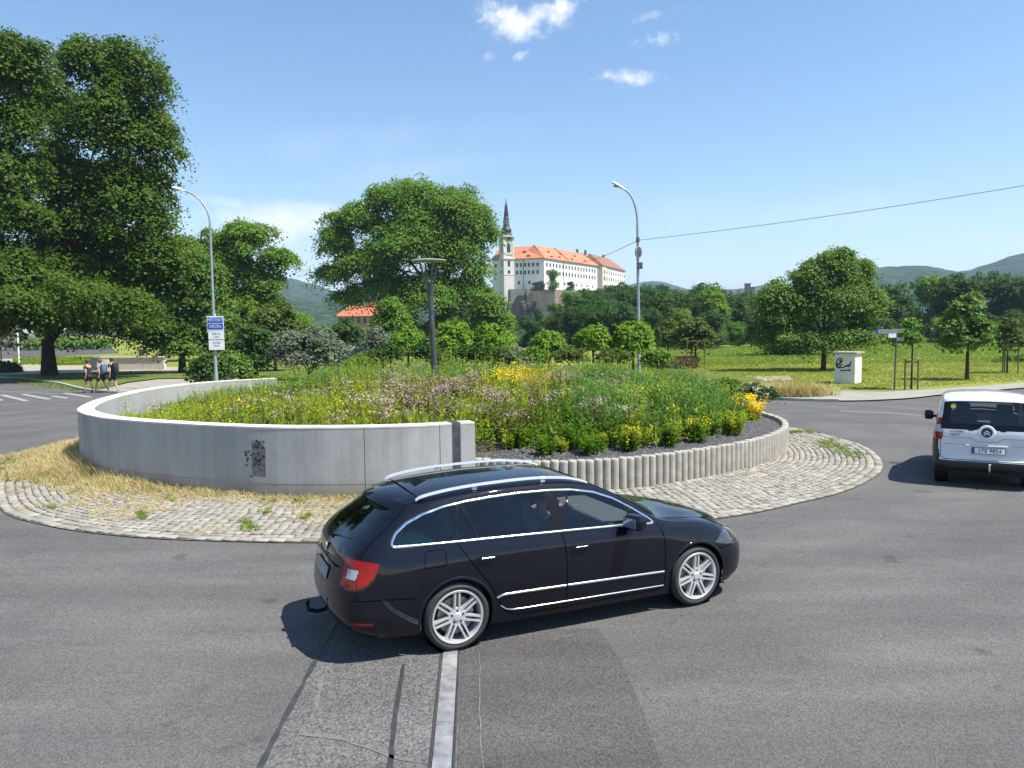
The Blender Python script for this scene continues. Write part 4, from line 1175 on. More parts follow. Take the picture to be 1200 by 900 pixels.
# straw litter over the cobbles + weeds in joints
n = 5200; a = r.uniform(1.6, 13.5, n); o = r.random(n) * 2.6
base_ = np.stack([np.interp(a, dW, WL[:, 0]), np.interp(a, dW, WL[:, 1])], 1); nw = np.stack([np.interp(a, dW, NW[:, 0]), np.interp(a, dW, NW[:, 1])], 1)
P = np.c_[base_ - nw * o[:, None], np.full(n, 0.045)]; ok = inside(OUT, P[:, 0], P[:, 1]) & (smooth_noise(P[:, 0] * 2, P[:, 1] * 2, 71, 3) + 1.3 * (1 - o / 1.6) > 0.15); P = P[ok]
v, f = tufts(P, 0.09, r, per=5, w=0.004, lean=2.2)
stuff('straw_litter', (v, f), LM['straw'], 'dry straw lying over the cobbles in front of the wall', 'straw')
pts = []
for (x, y, sx, sy, m_) in [(968, 520, 8, 3, 60), (985, 527, 6, 3, 40), (1003, 533, 5, 2, 25), (940, 506, 10, 1, 50), (290, 618, 6, 2, 14), (60, 594, 5, 2, 8), (165, 602, 3, 2, 8), (310, 600, 4, 1.5, 10), (165, 606, 4, 1.5, 8), (290, 612, 3, 2, 12), (360, 605, 4, 2, 12), (420, 600, 6, 2, 20)]:
    for _ in range(m_): pts.append(tuple(G(x + r.normal(0, sx), y + r.normal(0, sy), 0.05)))
stuff('joint_weeds', tufts(np.array(pts), 0.055, r, per=10, w=0.009, lean=1.2), LM['weed'], 'low green weeds growing between the cobbles', 'weeds')
# roadside strip beyond: dry bush
q = (AT(925, 466, 31.5).x, 31.7, 0.05)
n = 900; P = np.c_[r.normal(q[0], 0.9, n), r.normal(32.6, 0.35, n), np.full(n, 0.08)]
stuff('roadside_dry_grass', tufts(P, 0.55, r, per=7, w=0.012, lean=0.5), LM['straw'], 'pale dry grass clump at the kerb across the road', 'grass')
n = 1600; P = np.c_[r.uniform(6.5, 12.6, n), r.uniform(32.4, 36.5, n), np.full(n, 0.08)]; P = P[P[:, 1] > 32.6 + 0.15 * (12.6 - P[:, 0])]
stuff('roadside_weeds', tufts(P, 0.30, r, per=7, w=0.015, lean=0.5), LM['weed'], 'yellowish weeds on the verge across the road', 'weeds')
# meadow: tufts of grass, larger with distance
def field(n, x0, x1, y0, y1, h, w, mat, label, name, cond=None, per=5):
    y = y0 + (y1 - y0) * r.random(n) ** 1.0; x = x0 + (x1 - x0) * r.random(n)
    ok = np.abs(x / y) < 0.75
    if cond is not None: ok &= cond(x, y)
    x, y = x[ok], y[ok]; P = np.c_[x, y, np.zeros(len(x))]
    return stuff(name, tufts(P, h * (0.6 + 0.5 * nz(x, y, 61, 0.25)), r, per=per, w=w, lean=0.45), mat, label, 'grass')
LM['meadow'] = leafmat('meadow_grass', [(0.13, 0.17, 0.022), (0.21, 0.25, 0.034), (0.30, 0.32, 0.055), (0.44, 0.41, 0.15)], 0.3)
LM['meadow2'] = leafmat('tall_meadow_grass', [(0.10, 0.18, 0.025), (0.16, 0.25, 0.035), (0.23, 0.30, 0.055), (0.33, 0.35, 0.11)], 0.3)
near = lambda x, y: (y > 35.5 + 0.42 * (x - 16)) & (x > 9) & ~((x < 23) & (y < 36.3 + 0.0 * x) & (y < 36.6))
field(42000, 6, 60, 34, 66, 0.10, 0.009, LM['meadow'], 'short yellow green meadow grass near the road', 'meadow_grass', near)
field(34000, 12, 95, 60, 112, 0.22, 0.022, LM['meadow2'], 'taller green meadow grass in front of the woodland', 'tall_meadow_grass')
field(5000, -34, -19, 41, 60, 0.10, 0.02, LM['weed'], 'short verge grass under the chestnut trees', 'verge_grass', lambda x, y: ((y > 37.5 - 0.95 * (x + 20)) & (y < 41 - 0.95 * (x + 20)) ) | ((y > 43 - 1.05 * (x + 22)) & (y < 47 - 1.0 * (x + 22)) & (x < -24)))
field(5000, -16, 10, 38, 60, 0.30, 0.03, LM['meadow2'], 'green grass behind the roundabout', 'rear_grass', lambda x, y: (y > 42))
# ------------------------------------------------------------------ hills, castle and far buildings
def m_forest():
    m, nt, bs = mat_base('forest_slope')
    p = geopos(nt)
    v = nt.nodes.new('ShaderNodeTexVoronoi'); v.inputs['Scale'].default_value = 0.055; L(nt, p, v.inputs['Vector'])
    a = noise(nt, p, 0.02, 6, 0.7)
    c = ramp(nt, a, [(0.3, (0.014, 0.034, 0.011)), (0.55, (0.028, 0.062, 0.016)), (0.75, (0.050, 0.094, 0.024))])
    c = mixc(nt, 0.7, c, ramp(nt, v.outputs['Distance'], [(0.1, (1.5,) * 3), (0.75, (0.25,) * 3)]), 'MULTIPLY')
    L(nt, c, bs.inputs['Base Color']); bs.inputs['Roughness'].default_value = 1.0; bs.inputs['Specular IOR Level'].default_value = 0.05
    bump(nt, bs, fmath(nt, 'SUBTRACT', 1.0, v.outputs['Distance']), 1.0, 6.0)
    return m
M_FOREST = m_forest()
def hill(name, sil, Y, depth, seed, rough=7.0):
    """wooded ridge: skyline given as photo points at distance Y"""
    xs = np.linspace(sil[0][0], sil[-1][0], 240)
    tops = np.interp(xs, [s[0] for s in sil], [s[1] for s in sil])
    V = []; nr = 44
    for k in range(nr + 1):
        t = k / nr
        for x, ty in zip(xs, tops):
            crest = AT(x, ty, Y); yy = Y - depth * (1 - t) if t <= 1 else Y
            prof = math.sin(t * math.pi / 2) ** 1.25
            xx = crest.x * (yy / Y) ** 0.5
            V.append([xx, yy, crest.z * prof])
    V = np.array(V)
    V[:, 2] += rough * smooth_noise(V[:, 0] / 26, V[:, 1] / 26, seed, 5) * np.clip(V[:, 2] / 40, 0, 1) * 0.6 + 0.02 * Y * smooth_noise(V[:, 0] / (0.12 * Y), V[:, 1] / (0.12 * Y), seed + 1, 3) * np.sin(np.pi * np.repeat(np.arange(nr + 1) / nr, len(xs)))
    n = len(xs)
    # back side of the ridge
    B = V[-n:].copy(); B[:, 1] += depth * 0.6; B[:, 2] = -5
    V = np.vstack([V, B]); nr += 1
    F = [(k * n + i, k * n + i + 1, (k + 1) * n + i + 1, (k + 1) * n + i) for k in range(nr) for i in range(n - 1)]
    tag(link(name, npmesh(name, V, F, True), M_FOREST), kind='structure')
hill('hills', [(180, 380), (230, 352), (290, 344), (330, 333), (352, 336), (372, 345), (392, 352), (420, 362), (470, 372), (560, 384)], 2300, 1100, 5, 10)
hill('hills', [(250, 382), (330, 352), (360, 352), (400, 360), (440, 366), (520, 376), (600, 384)], 1300, 600, 6, 8)
hill('hills', [(560, 384), (640, 362), (720, 338), (752, 331), (775, 331), (800, 337), (840, 343), (870, 337), (900, 334), (950, 338), (1010, 345), (1100, 350), (1250, 352)], 2300, 900, 7, 9)
hill('hills', [(860, 372), (930, 340), (985, 322), (1010, 316), (1045, 314), (1075, 315), (1110, 319), (1135, 316), (1165, 306), (1190, 299), (1215, 294), (1300, 280), (1400, 276), (1550, 300)], 1500, 700, 8, 8)
# castle rock
def mound():
    V = []; F = []; nx, ny = 60, 30
    c = AT(650, 345, 385)
    for j in range(ny):
        for i in range(nx):
            x = -60 + 210 * i / (nx - 1); y = 175 + 330 * j / (ny - 1)
            d = math.hypot((x - c.x - 8) / 75, max(0, (338 - y)) / 105)
            z = (5.0 + 11.0 * min(1, max(0, (y - 338) / 12))) * max(0.0, 1 - max(0, d - 0.1) ** 1.5)
            V.append((x, y, z - 0.2))
    for j in range(ny - 1):
        for i in range(nx - 1): F.append((j * nx + i, j * nx + i + 1, (j + 1) * nx + i + 1, (j + 1) * nx + i))
    V = np.array(V); V[:, 2] += 0.8 * smooth_noise(V[:, 0] / 6, V[:, 1] / 6, 9, 3) * (V[:, 2] > 0.5)
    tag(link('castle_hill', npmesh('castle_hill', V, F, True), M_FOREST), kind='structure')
mound()

M_WHITE = plain('white_render', (0.74, 0.73, 0.68), 0.9, var=0.05, scale=0.4)
M_CREAM = plain('cream_render', (0.62, 0.57, 0.44), 0.9, var=0.08, scale=0.5)
def m_tiles(name, lo, hi, sc=2.6):
    m, nt, bs = mat_base(name)
    p = geopos(nt)
    n = noise(nt, p, 0.35, 6, 0.7)
    c = ramp(nt, n, [(0.3, lo), (0.7, hi)])
    w = nt.nodes.new('ShaderNodeTexWave'); w.bands_direction = 'Z'; w.inputs['Scale'].default_value = sc; L(nt, p, w.inputs['Vector'])
    c = mixc(nt, 0.35, c, ramp(nt, w.outputs['Fac'], [(0.2, (0.7,) * 3), (0.6, (1.1,) * 3)]), 'MULTIPLY')
    L(nt, c, bs.inputs['Base Color']); bs.inputs['Roughness'].default_value = 0.85
    return m
M_TILE = m_tiles('orange_roof_tiles', (0.40, 0.14, 0.065), (0.56, 0.22, 0.11))
M_TILE2 = m_tiles('brown_roof_tiles', (0.20, 0.085, 0.05), (0.33, 0.15, 0.085))
M_DARKW = plain('dark_window_glass', (0.02, 0.024, 0.03), 0.15, var=0.4)
M_COPPER = plain('dark_spire_copper', (0.025, 0.027, 0.035), 0.5, 0.2, var=0.4)
M_STONE = m_concrete('rough_stone', (0.13, 0.115, 0.09), (0.30, 0.27, 0.21), 0.35, bmp=1.0)
M_STONED = m_concrete('dark_stone', (0.05, 0.045, 0.04), (0.12, 0.105, 0.09), 0.35, bmp=1.0)

def V2(p): return np.array([p.x, p.y])
CZ0 = AT(637, 340, 350).z - 2
def eave_z(px_, py_, Y): return AT(px_, py_, Y).z
corner = V2(AT(637.5, 302, 350)); EZ = AT(637.5, 302, 350).z
lft = V2(AT(577, 304, 357)); rgt = V2(AT(700, 311, 398)); far = V2(AT(727.5, 318.5, 440))
castle = thing('castle', 'white four storey castle wing with orange tile roof on the hill', 'castle', (corner[0], corner[1], CZ0 - 3))
def cchild(mb, name, mat, **k):
    o = mb.build(name, mat, castle, **k); o.location = -Vector(castle.location); return o
# walls: main block
ndir = np.array([0.35, 0.94]); 
bl = lft + np.array([4, 26]); br = rgt + np.array([-14, 10])
mb = MB(); mb.prism([tuple(corner), tuple(rgt), tuple(rgt + [-20, 22]), tuple(lft + [10, 30]), tuple(lft)], CZ0 - 4, EZ)
cchild(mb, 'wall', M_WHITE)
# end block with cream corner tower
n2_ = (far - rgt) / np.linalg.norm(far - rgt); p2_ = np.array([-n2_[1], n2_[0]])
mb = MB(); q0 = rgt + n2_ * 1.0 - p2_ * 2.2
mb.prism([tuple(q0), tuple(far - p2_ * 2.2), tuple(far + p2_ * 16), tuple(rgt + p2_ * 16)], CZ0 - 6, EZ + 0.2)
cchild(mb, 'end_wall', M_WHITE)
mb = MB(); mb.prism([tuple(q0 - p2_ * 0.3 - n2_ * 0.3), tuple(q0 + n2_ * 7 - p2_ * 0.3), tuple(q0 + n2_ * 7 + p2_ * 3), tuple(q0 + p2_ * 3 - n2_ * 0.3)], CZ0 - 6, EZ + 0.3)
cchild(mb, 'cream_corner', M_CREAM)
# roofs (hipped, the ridge set back behind the eaves)
def hiproof(name, A, Bp, back, rz, in0, in1, mat, over=0.6, ez=EZ):
    """A->Bp front eave, back = vector to rear eave"""
    A = np.array(A); Bp = np.array(Bp); back = np.array(back); t = (Bp - A) / np.linalg.norm(Bp - A); b_ = back / np.linalg.norm(back)
    a0 = A - t * over - b_ * over; a1 = Bp + t * over - b_ * over; a2 = Bp + t * over + back + b_ * over; a3 = A - t * over + back + b_ * over
    r0 = A + back * 0.5 + t * in0; r1 = Bp + back * 0.5 - t * in1
    V = [(*a0, ez), (*a1, ez), (*a2, ez), (*a3, ez), (*r0, rz), (*r1, rz)]
    lo = [(v[0], v[1], ez - 0.35) for v in V[:4]]
    mb = MB(); mb.add(V + lo, [(0, 1, 5, 4), (1, 2, 5), (2, 3, 4, 5), (3, 0, 4), (0, 6, 7, 1), (1, 7, 8, 2), (2, 8, 9, 3), (3, 9, 6, 0), (6, 9, 8, 7)])
    return cchild(mb, name, mat)
t1 = (rgt - corner) / np.linalg.norm(rgt - corner); b1 = np.array([-t1[1], t1[0]])
t0 = (corner - lft) / np.linalg.norm(corner - lft); b0 = np.array([-t0[1], t0[0]])
RZ = AT(633, 288, 358).z
hiproof('roof', lft, corner, b0 * 15, RZ, 1.5, 6.5, M_TILE)
hiproof('roof', corner, rgt, b1 * 15, RZ + 0.3, 4, 3, M_TILE, ez=EZ + 0.02)
hiproof('end_roof', q0, far - p2_ * 2.2, p2_ * 15, RZ + 0.6, 3, 5, M_TILE2, ez=EZ + 0.25)
# firewall ridge lines and chimneys and dormer eyes
q = corner + (rgt - corner) * 0.42
for pts_ in ([(*(q - b1 * 0.4), EZ + 0.4), (*(q + b1 * 7.5), RZ + 0.55)], [(*(corner), EZ + 0.3), (*(corner + t1 * 4 + b1 * 7.5), RZ + 0.35)], [(*(rgt), EZ + 0.3), (*(rgt - t1 * 3 + b1 * 7.5), RZ + 0.5)]):
    mb = MB(); mb.tube(pts_, 0.21, 6); cchild(mb, 'ridge_cap', M_TILE2)
for q in (corner + (rgt - corner) * 0.86 + b1 * 7.5, corner + (rgt - corner) * 0.99 + b1 * 6.5, far - n2_ * 16 + p2_ * 5.5):
    mb = MB(); mb.box((q[0], q[1], RZ + 0.8), (1.1, 1.1, 2.4)); cchild(mb, 'chimney', M_STONED)
def dormer(A, t, b, s, u):
    q = A + t * s + b * (7.5 * u); z = EZ + (RZ - EZ) * u
    mb = MB(); mb.box((q[0] - b[0] * 0.3, q[1] - b[1] * 0.3, z + 0.35), (1.5, 0.9, 0.5), math.atan2(t[1], t[0]))
    cchild(mb, 'dormer', M_DARKW)
for s, u in ((9, 0.12), (14.5, 0.5), (17.0, 0.15), (3.5, .15)): dormer(lft, t0, b0, s, u)
for s, u in ((8, 0.12), (11, 0.55), (17, 0.2), (23, 0.55), (30, 0.2), (38, 0.55), (44, 0.2)): dormer(corner, t1, b1, s, u)
# windows, each one a part
wz = [EZ - 2.9, EZ - 6.3, EZ - 10.9]
def window(q, t, nrm, z, w, h, fr=True):
    a = math.atan2(t[1], t[0])
    mb = MB(); mb.box((q[0] + nrm[0] * 0.02, q[1] + nrm[1] * 0.02, z), (w, 0.16, h), a)
    cchild(mb, 'window', M_DARKW)
L0 = np.linalg.norm(corner - lft); L1 = np.linalg.norm(rgt - corner)
for s in (9.6, 11.7, 13.6, 15.6, 17.4, 19.4, 21.5):
    for z in wz[:2]: window(lft + t0 * s, t0, -b0, z, 0.95, 1.7)
for s in (9.8, 12.6, 17.6): window(lft + t0 * s, t0, -b0, wz[2], 1.0, 1.4)
for s in (1.6,):
    for z in wz[:2]: window(lft + t0 * s, t0, -b0, z, 0.9, 1.7)
k = 0
for s in np.linspace(2.5, L1 - 3, 17):
    for z in wz[:2]: window(corner + t1 * s, t1, -b1, z, 1.2, 1.75)
for s in np.linspace(14, L1 - 6, 7): window(corner + t1 * s, t1, -b1, wz[2], 1.2, 0.9)
L2 = np.linalg.norm(far - rgt)
for s in np.linspace(9, L2 - 2, 9):
    for z in wz[:2]: window(q0 + n2_ * s, n2_, -p2_, z, 1.3, 1.8)
for z in wz[:2]: window(q0 - p2_ * .3 + n2_ * 3.4, n2_, -p2_, z, 1.6, 2.0)
mb = MB(); q = lft + t0 * 14.8 - b0 * 0.1; mb.cyl((q[0], q[1], CZ0 - 2), 0.12, EZ - CZ0 + 2, 6); q = corner + t1 * 19 - b1 * .1; mb.cyl((q[0], q[1], CZ0 - 2), 0.12, EZ - CZ0 + 2, 6)
cchild(mb, 'downpipe', M_STONED)
# tower
TC = AT(594.2, 338, 354); tw = 2.5
zt = lambda py: AT(594, py, 354).z
tower = thing('castle_tower', 'slender white castle tower with clock and black onion spire', 'tower', (TC.x, TC.y, CZ0 - 3), R(24))
M_TW = plain('tower_render', (0.62, 0.60, 0.52), 0.9, var=0.07, scale=0.4)
def tch(mb, name, mat, **k): 
    o = mb.build(name, mat, tower, **k); return o
z0 = CZ0 - 3
mb = MB(); mb.box((0, 0, (zt(303) - z0) / 2), (tw * 2, tw * 2, zt(303) - z0)); tch(mb, 'tower_base', M_TW)
mb = MB(); mb.box((0, 0, (zt(303) + zt(279)) / 2 - z0), (tw * 1.9, tw * 1.9, zt(279) - zt(303))); tch(mb, 'tower_shaft', M_TW)
for py, e in ((303.5, 0.35), (277.5, 0.75), (298, 0.1), (322, 0.12)):
    mb = MB(); mb.box((0, 0, zt(py) - z0), (tw * 2 + e * 2, tw * 2 + e * 2, 0.6)); tch(mb, 'cornice', M_TW)
for sx in (-1, 1):
    for sy in (-1, 1): mb = MB(); mb.box((sx * tw * 0.86, sy * tw * 0.86, (zt(303) + zt(279)) / 2 - z0), (0.9, 0.9, zt(279) - zt(303))); tch(mb, 'pilaster', M_TW)
for (py, w, h) in ((291, 1.5, 4.0), (309.5, 1.2, 2.4), (319.8, 1.2, 2.0)):
    for fx, fy in ((0, -1), (1, 0), (-1, 0)):
        mb = MB(); mb.box((fx * tw * 0.985, fy * tw * 0.985, zt(py) - z0), (w if fy else 0.2, w if fx else 0.2, h)); tch(mb, 'window', M_DARKW)
for fx, fy in ((0, -1), (-1, 0)):
    mb = MB(); mb.lathe([(0, 0.12), (1.15, 0.12), (1.15, 0), (0, 0)], n=20, c=(fx * (tw + 0.2), fy * (tw + .2), zt(279.5) - z0), M=Matrix.Rotation(math.pi / 2, 3, 'X') if fy else Matrix.Rotation(-math.pi / 2, 3, 'Y')); tch(mb, 'clock_face', M_DARKW)
mpx = 354 / 900
prof = [(8.0, 276), (7.3, 275), (5.6, 273.6), (5.9, 272), (6.5, 270.5), (6.1, 268.6), (4.6, 267), (4.0, 266), (3.6, 262), (3.5, 257), (3.9, 256.4), (3.0, 255), (2.7, 252), (2.9, 251), (2.1, 247), (1.9, 243), (1.2, 240), (0.5, 237), (0.25, 233), (0.1, 231.5)]
mb = MB(); mb.lathe([(0, zt(276.5) - z0)] + [(a * mpx * 0.95, zt(b) - z0) for a, b in prof] + [(0, zt(231) - z0)], n=16)
tch(mb, 'spire', M_COPPER, smooth=True)
mb = MB()
for k in range(8):
    a = k * math.pi / 4 + .39; mb.box((math.cos(a) * 3.55 * mpx * .93, math.sin(a) * 3.55 * mpx * .93, zt(260.5) - z0), (0.25, 0.5, 2.3), a)
tch(mb, 'lantern_opening', plain('lantern_grey', (0.22, 0.25, 0.3), 0.6))
# bastion with arch below the castle
BC = AT(632, 345, 338)
bas = thing('stone_bastion', 'rough stone terrace wall with dark arch and rock below the castle', 'wall', (BC.x, BC.y, CZ0 - 14))
def bch(mb, name, mat, **k):
    o = mb.build(name, mat, bas, **k); o.location = -Vector(bas.location); return o
def quad_px(x0, x1, ytop, ybot, Y0, Y1, thick, name, mat):
    a, b_ = AT(x0, ytop, Y0), AT(x1, ytop, Y1); zb = AT(x0, ybot, Y0).z
    t = Vector((b_.x - a.x, b_.y - a.y, 0)).normalized(); nn = Vector((-t.y, t.x, 0)) * thick
    mb = MB(); mb.prism([(a.x, a.y), (b_.x, b_.y), (b_.x + nn.x, b_.y + nn.y), (a.x + nn.x, a.y + nn.y)], zb, a.z); return bch(mb, name, mat)
quad_px(598, 617, 339, 372, 340, 341, 8, 'arch_wall', M_STONE)
quad_px(617, 624.5, 339.5, 372, 338, 338, 9, 'buttress', plain('pale_stone', (0.30, 0.27, 0.21), 0.9, var=0.25, scale=.8))
quad_px(624.5, 650, 339.5, 372, 340, 339, 8, 'terrace_wall', M_STONE)
quad_px(650, 690, 339.5, 366, 339, 350, 6, 'terrace_wall', plain('brick_wall', (0.30, 0.22, 0.16), 0.9, var=0.2, scale=1.0))
a = AT(609.5, 352, 339.6)
mb = MB(); mb.prism([(x * 2.3, y) for x, y in [(-1, -9), (1, -9)] + [(math.cos(t), 2.3 * math.sin(t)) for t in np.linspace(0, math.pi, 12)]], -0.25, 0.25, Matrix.Translation(a) @ Matrix.Rotation(math.pi / 2, 4, 'X')); bch(mb, 'arch_opening', M_DARKW)
r = np.random.default_rng(8)
mb = MB()
for k in range(14):
    p = AT(r.uniform(612, 628), r.uniform(352, 378), 335 + r.uniform(-2, 2)); mb.sphere(p, r.uniform(0.8, 1.5), 3, (1, 1, 1.7))
o = bch(mb, 'rock', M_STONED)
# red roofed building
bp_ = AT(415, 371, 170)
red = thing('red_roof_building', 'low building with red tile roof and dark windows under the left hills', 'building', (bp_.x, bp_.y, 0))
zE, zR = AT(412, 370.5, 170).z, AT(412, 358, 174).z
s = 170 / 900
hw = 33 * s; 
mb = MB(); mb.box((2.5, 4, zE / 2), (hw * 2, 8, zE), 0); mb.build('wall', plain('ochre_wall', (0.30, 0.22, 0.15), 0.9), red)
x0, x1 = 2.5 - hw - .5, 2.5 + hw + .5
mb = MB(); V = [(x0, -.5, zE), (x1, -.5, zE), (x1, 8.5, zE), (x0, 8.5, zE), (x0 + 2.6, 4, zR), (x1 - 2.6, 4, zR)]
mb.add(V, [(0, 1, 5, 4), (1, 2, 5), (2, 3, 4, 5), (3, 0, 4), (0, 3, 2, 1)]); mb.build('roof', m_tiles('red_roof_tiles', (0.36, 0.10, 0.045), (0.5, 0.17, 0.08)), red)
for k in range(9):
    mb = MB(); mb.box((x0 + 1.2 + k * 1.35, -0.03, zE - 0.9), (0.55, 0.1, 1.3)); mb.build('window', M_DARKW, red)
mb = MB(); mb.box((x0 + 7.6, 4, zR + 0.2), (2.0, 2.0, 0.9)); mb.build('roof_ridge_box', M_TILE, red)
# pale ruin among far trees
bp_ = AT(800, 345, 420)
ru = thing('hilltop_house', 'small pale building peeking out of the trees on the far ridge', 'building', (bp_.x, bp_.y, 0))
z1 = AT(800, 339.5, 420).z - 1.6
mb = MB(); mb.box((0, 0, z1 / 2), (5, 4, z1)); mb.build('wall', plain('pale_wall', (0.45, 0.40, 0.36), 0.9), ru)
mb = MB(); mb.prism([(-2.8, 0), (2.8, 0), (0, 1.6)], -2.2, 2.2, Matrix.Translation((0, 0, z1)) @ Matrix.Rotation(math.pi / 2, 4, 'X')); mb.build('roof', M_TILE2, ru)
bp_ = AT(876, 340, 560)
ch = thing('old_tower_stump', 'small dark tower sticking out of the far wood beside the silvery poplar', 'tower', (bp_.x, bp_.y, 0))
z1 = AT(876, 333, 560).z
mb = MB(); mb.box((0, 0, z1 / 2), (3.4, 3.4, z1)); mb.box((3.5, 0, z1 * .5 - 1), (3, 3, z1 - 2)); mb.build('wall', M_STONED, ch)
mb = MB(); mb.box((0, 0, z1 + .3), (4, 4, 0.6)); mb.build('top', M_TILE2, ch)

# ------------------------------------------------------------------ lamps and street furniture
M_GALV = plain('galvanised_steel', (0.33, 0.36, 0.38), 0.5, 0.4, var=0.15, scale=5)
M_GREYP = plain('grey_painted_pole', (0.105, 0.12, 0.14), 0.45, 0.4, var=0.15, scale=5)
M_LAMPW = plain('lamp_head_white', (0.66, 0.67, 0.66), 0.4, var=0.06)
M_DARK = plain('dark_grey_part', (0.06, 0.06, 0.065), 0.5, var=0.3)
M_GLASSY = plain('lamp_lens', (0.35, 0.38, 0.36), 0.12, var=0.1, spec=0.7)
def street_lamp(px_base, px_bend, py_bend, px_head, py_head, Y, label):
    """bent pole; heads given in photo pixels at distance Y"""
    b0_ = AT(px_base[0], px_base[1], Y); b0_.z = 0
    top = AT(px_bend, py_bend, Y); head = AT(px_head, py_head, Y)
    t = thing('street_lamp', label, 'street lamp', (b0_.x, b0_.y, 0))
    dx = head.x - top.x; dz = head.z - top.z; tx = top.x - b0_.x
    mb = MB(); mb.tube([(0, 0, 0), (0, 0, 0.9), (0, 0, 1.0), (tx * .5, 0, top.z * .55), (tx, 0, top.z)], [0.105, 0.105, 0.08, 0.07, 0.055], 12); mb.build('pole', M_GALV, t, smooth=True)
    pts = [(tx + dx * (1 - math.cos(a)), 0, top.z + dz * math.sin(a)) for a in np.linspace(0, math.pi / 2 * 0.86, 12)]
    mb = MB(); mb.tube(pts, [0.05] * 6 + [0.042] * 6, 10); mb.build('arm', M_GALV, t, smooth=True)
    e = Vector(pts[-1]); u = (e - Vector(pts[-2])).normalized()
    hd = MB()
    sgn = 1 if u.x > 0 else -1
    prof = [(0, 0.0), (0.05, 0.05), (0.09, 0.13), (0.10, 0.22), (0.085, 0.28), (0.05, 0.30)]
    n = 12; V = []; F = []
    Ls = [(-0.05, .045, .045), (0.05, .07, .06), (0.2, .12, .09), (0.42, .145, .10), (0.58, .12, .08), (0.66, .05, .04)]
    w = u.cross(Vector((0, 1, 0))).normalized(); 
    if w.z < 0: w = -w
    for (l_, wy, wz_) in Ls:
        for k in range(n):
            a = 2 * math.pi * k / n
            V.append(e + u * l_ + Vector((0, 1, 0)) * wy * math.cos(a) + w * (wz_ * math.sin(a) * (1.0 if math.sin(a) > 0 else 0.45)))
    for i in range(len(Ls) - 1):
        for k in range(n): F.append((i * n + k, i * n + (k + 1) % n, (i + 1) * n + (k + 1) % n, (i + 1) * n + k))
    F += [tuple(range(n)), tuple((len(Ls) - 1) * n + k for k in range(n))]
    hd.add(V, F); hd.build('lamp_head', M_LAMPW, t, smooth=True)
    ln = MB(); ln.sphere(e + u * 0.36 - w * 0.035, 0.11, 6, (1.7, 1.0, 0.55)); ln.build('lens', M_GLASSY, t, smooth=True)
    return t, top, head
lampL, topL, headL = street_lamp((253.5, 447), 246, 262, 208, 223, 40.0, 'tall bent grey street lamp carrying blue and white signs on the left')
lampR, topR, headR = street_lamp((749, 430), 747, 262, 727, 221, 36.0, 'tall bent street lamp with round mirror back and box right of the castle')
# collar, round mirror, box on the right lamp
q = AT(747.5, 281, 36); lx = lambda p: p - Vector(lampR.location)
mb = MB(); p = lx(q); mb.cyl((p.x, p.y, p.z - 0.1), 0.085, 0.2, 12); mb.build('cable_collar', M_GREYP, lampR, smooth=True)
p = lx(AT(748.3, 296, 36)) + Vector((-0.05, -0.15, 0))
Mx = Matrix.Rotation(math.pi / 2, 3, 'X') @ Matrix.Identity(3); Mx = Matrix.Rotation(R(50), 3, 'Z') @ Matrix.Rotation(math.pi / 2, 3, 'X')
mb = MB(); mb.lathe([(0, 0), (0.24, 0), (0.24, 0.05), (0.0, 0.09)], c=p, n=20, M=Mx); mb.build('round_sign_back', M_DARK, lampR, smooth=True)
mb = MB(); mb.lathe([(0.235, -0.01), (0.265, -0.01), (0.265, 0.06), (0.235, 0.06), (.235, -.01)], c=p, n=20, M=Mx); mb.build('sign_rim', M_GALV, lampR, smooth=True)
p = lx(AT(749, 311.5, 36)); mb = MB(); mb.box((p.x, p.y - 0.13, p.z), (0.26, 0.16, 0.30)); mb.build('junction_box', M_GREYP, lampR, bevel=0.01)
# overhead cable
A_ = AT(640, 300, 120); B_ = AT(748, 281.5, 36); C_ = AT(1290, 192, 25)
def cable(a, b_, sag, n=24): return [a.lerp(b_, t) - Vector((0, 0, sag * 4 * t * (1 - t))) for t in np.linspace(0, 1, n)]
mb = MB(); mb.tube(cable(A_, B_, 1.2), 0.014, 6); mb.tube(cable(B_, B_ + (C_ + Vector((0, 0, 0.62)) - B_) * 2.6, 0.95, 40), 0.010, 6)
tag(mb.build('overhead_cable', M_DARK, smooth=True), 'thin dark overhead cable running from the castle side past the right lamp', 'cable')
# signs on the left lamp
M_BLUE = plain('sign_blue', (0.012, 0.07, 0.42), 0.35, var=0.04)
M_SIGNW = plain('sign_white', (0.78, 0.78, 0.76), 0.4, var=0.03)
M_TXT = plain('sign_grey_text', (0.16, 0.16, 0.17), 0.5, var=0.02)
q = AT(253, 370, 40.0)
sg = thing('direction_sign', 'stack of two blue and two white lettered sign plates on the left lamp post', 'sign', (q.x, 39.87, 0), R(8))
Mt = Matrix.Rotation(math.pi / 2, 3, 'X')
def plate(xc, zc, w, h, mat, name, dy=0.0, parent=sg, th=0.02):
    mb = MB(); mb.box((xc, dy, zc), (w, th, h)); return mb.build(name, mat, parent, bevel=0.004)
zz = lambda py: AT(253, py, 40).z
plate(0.0, (zz(370.5) + zz(388)) / 2, 0.84, zz(370.5) - zz(388), M_SIGNW, 'white_backing')
for y0, y1, tx in ((372, 378.2, 'MĚSTSKÝ'), (379.6, 385.8, 'DĚČÍN')):
    b_ = plate(0.0, (zz(y0) + zz(y1)) / 2, 0.77, zz(y0) - zz(y1), M_BLUE, 'blue_plate', -0.016)
    text_mesh('lettering', tx, 0.19, M_SIGNW, b_, (0.0, -0.031, (zz(y0) + zz(y1)) / 2), Mt)
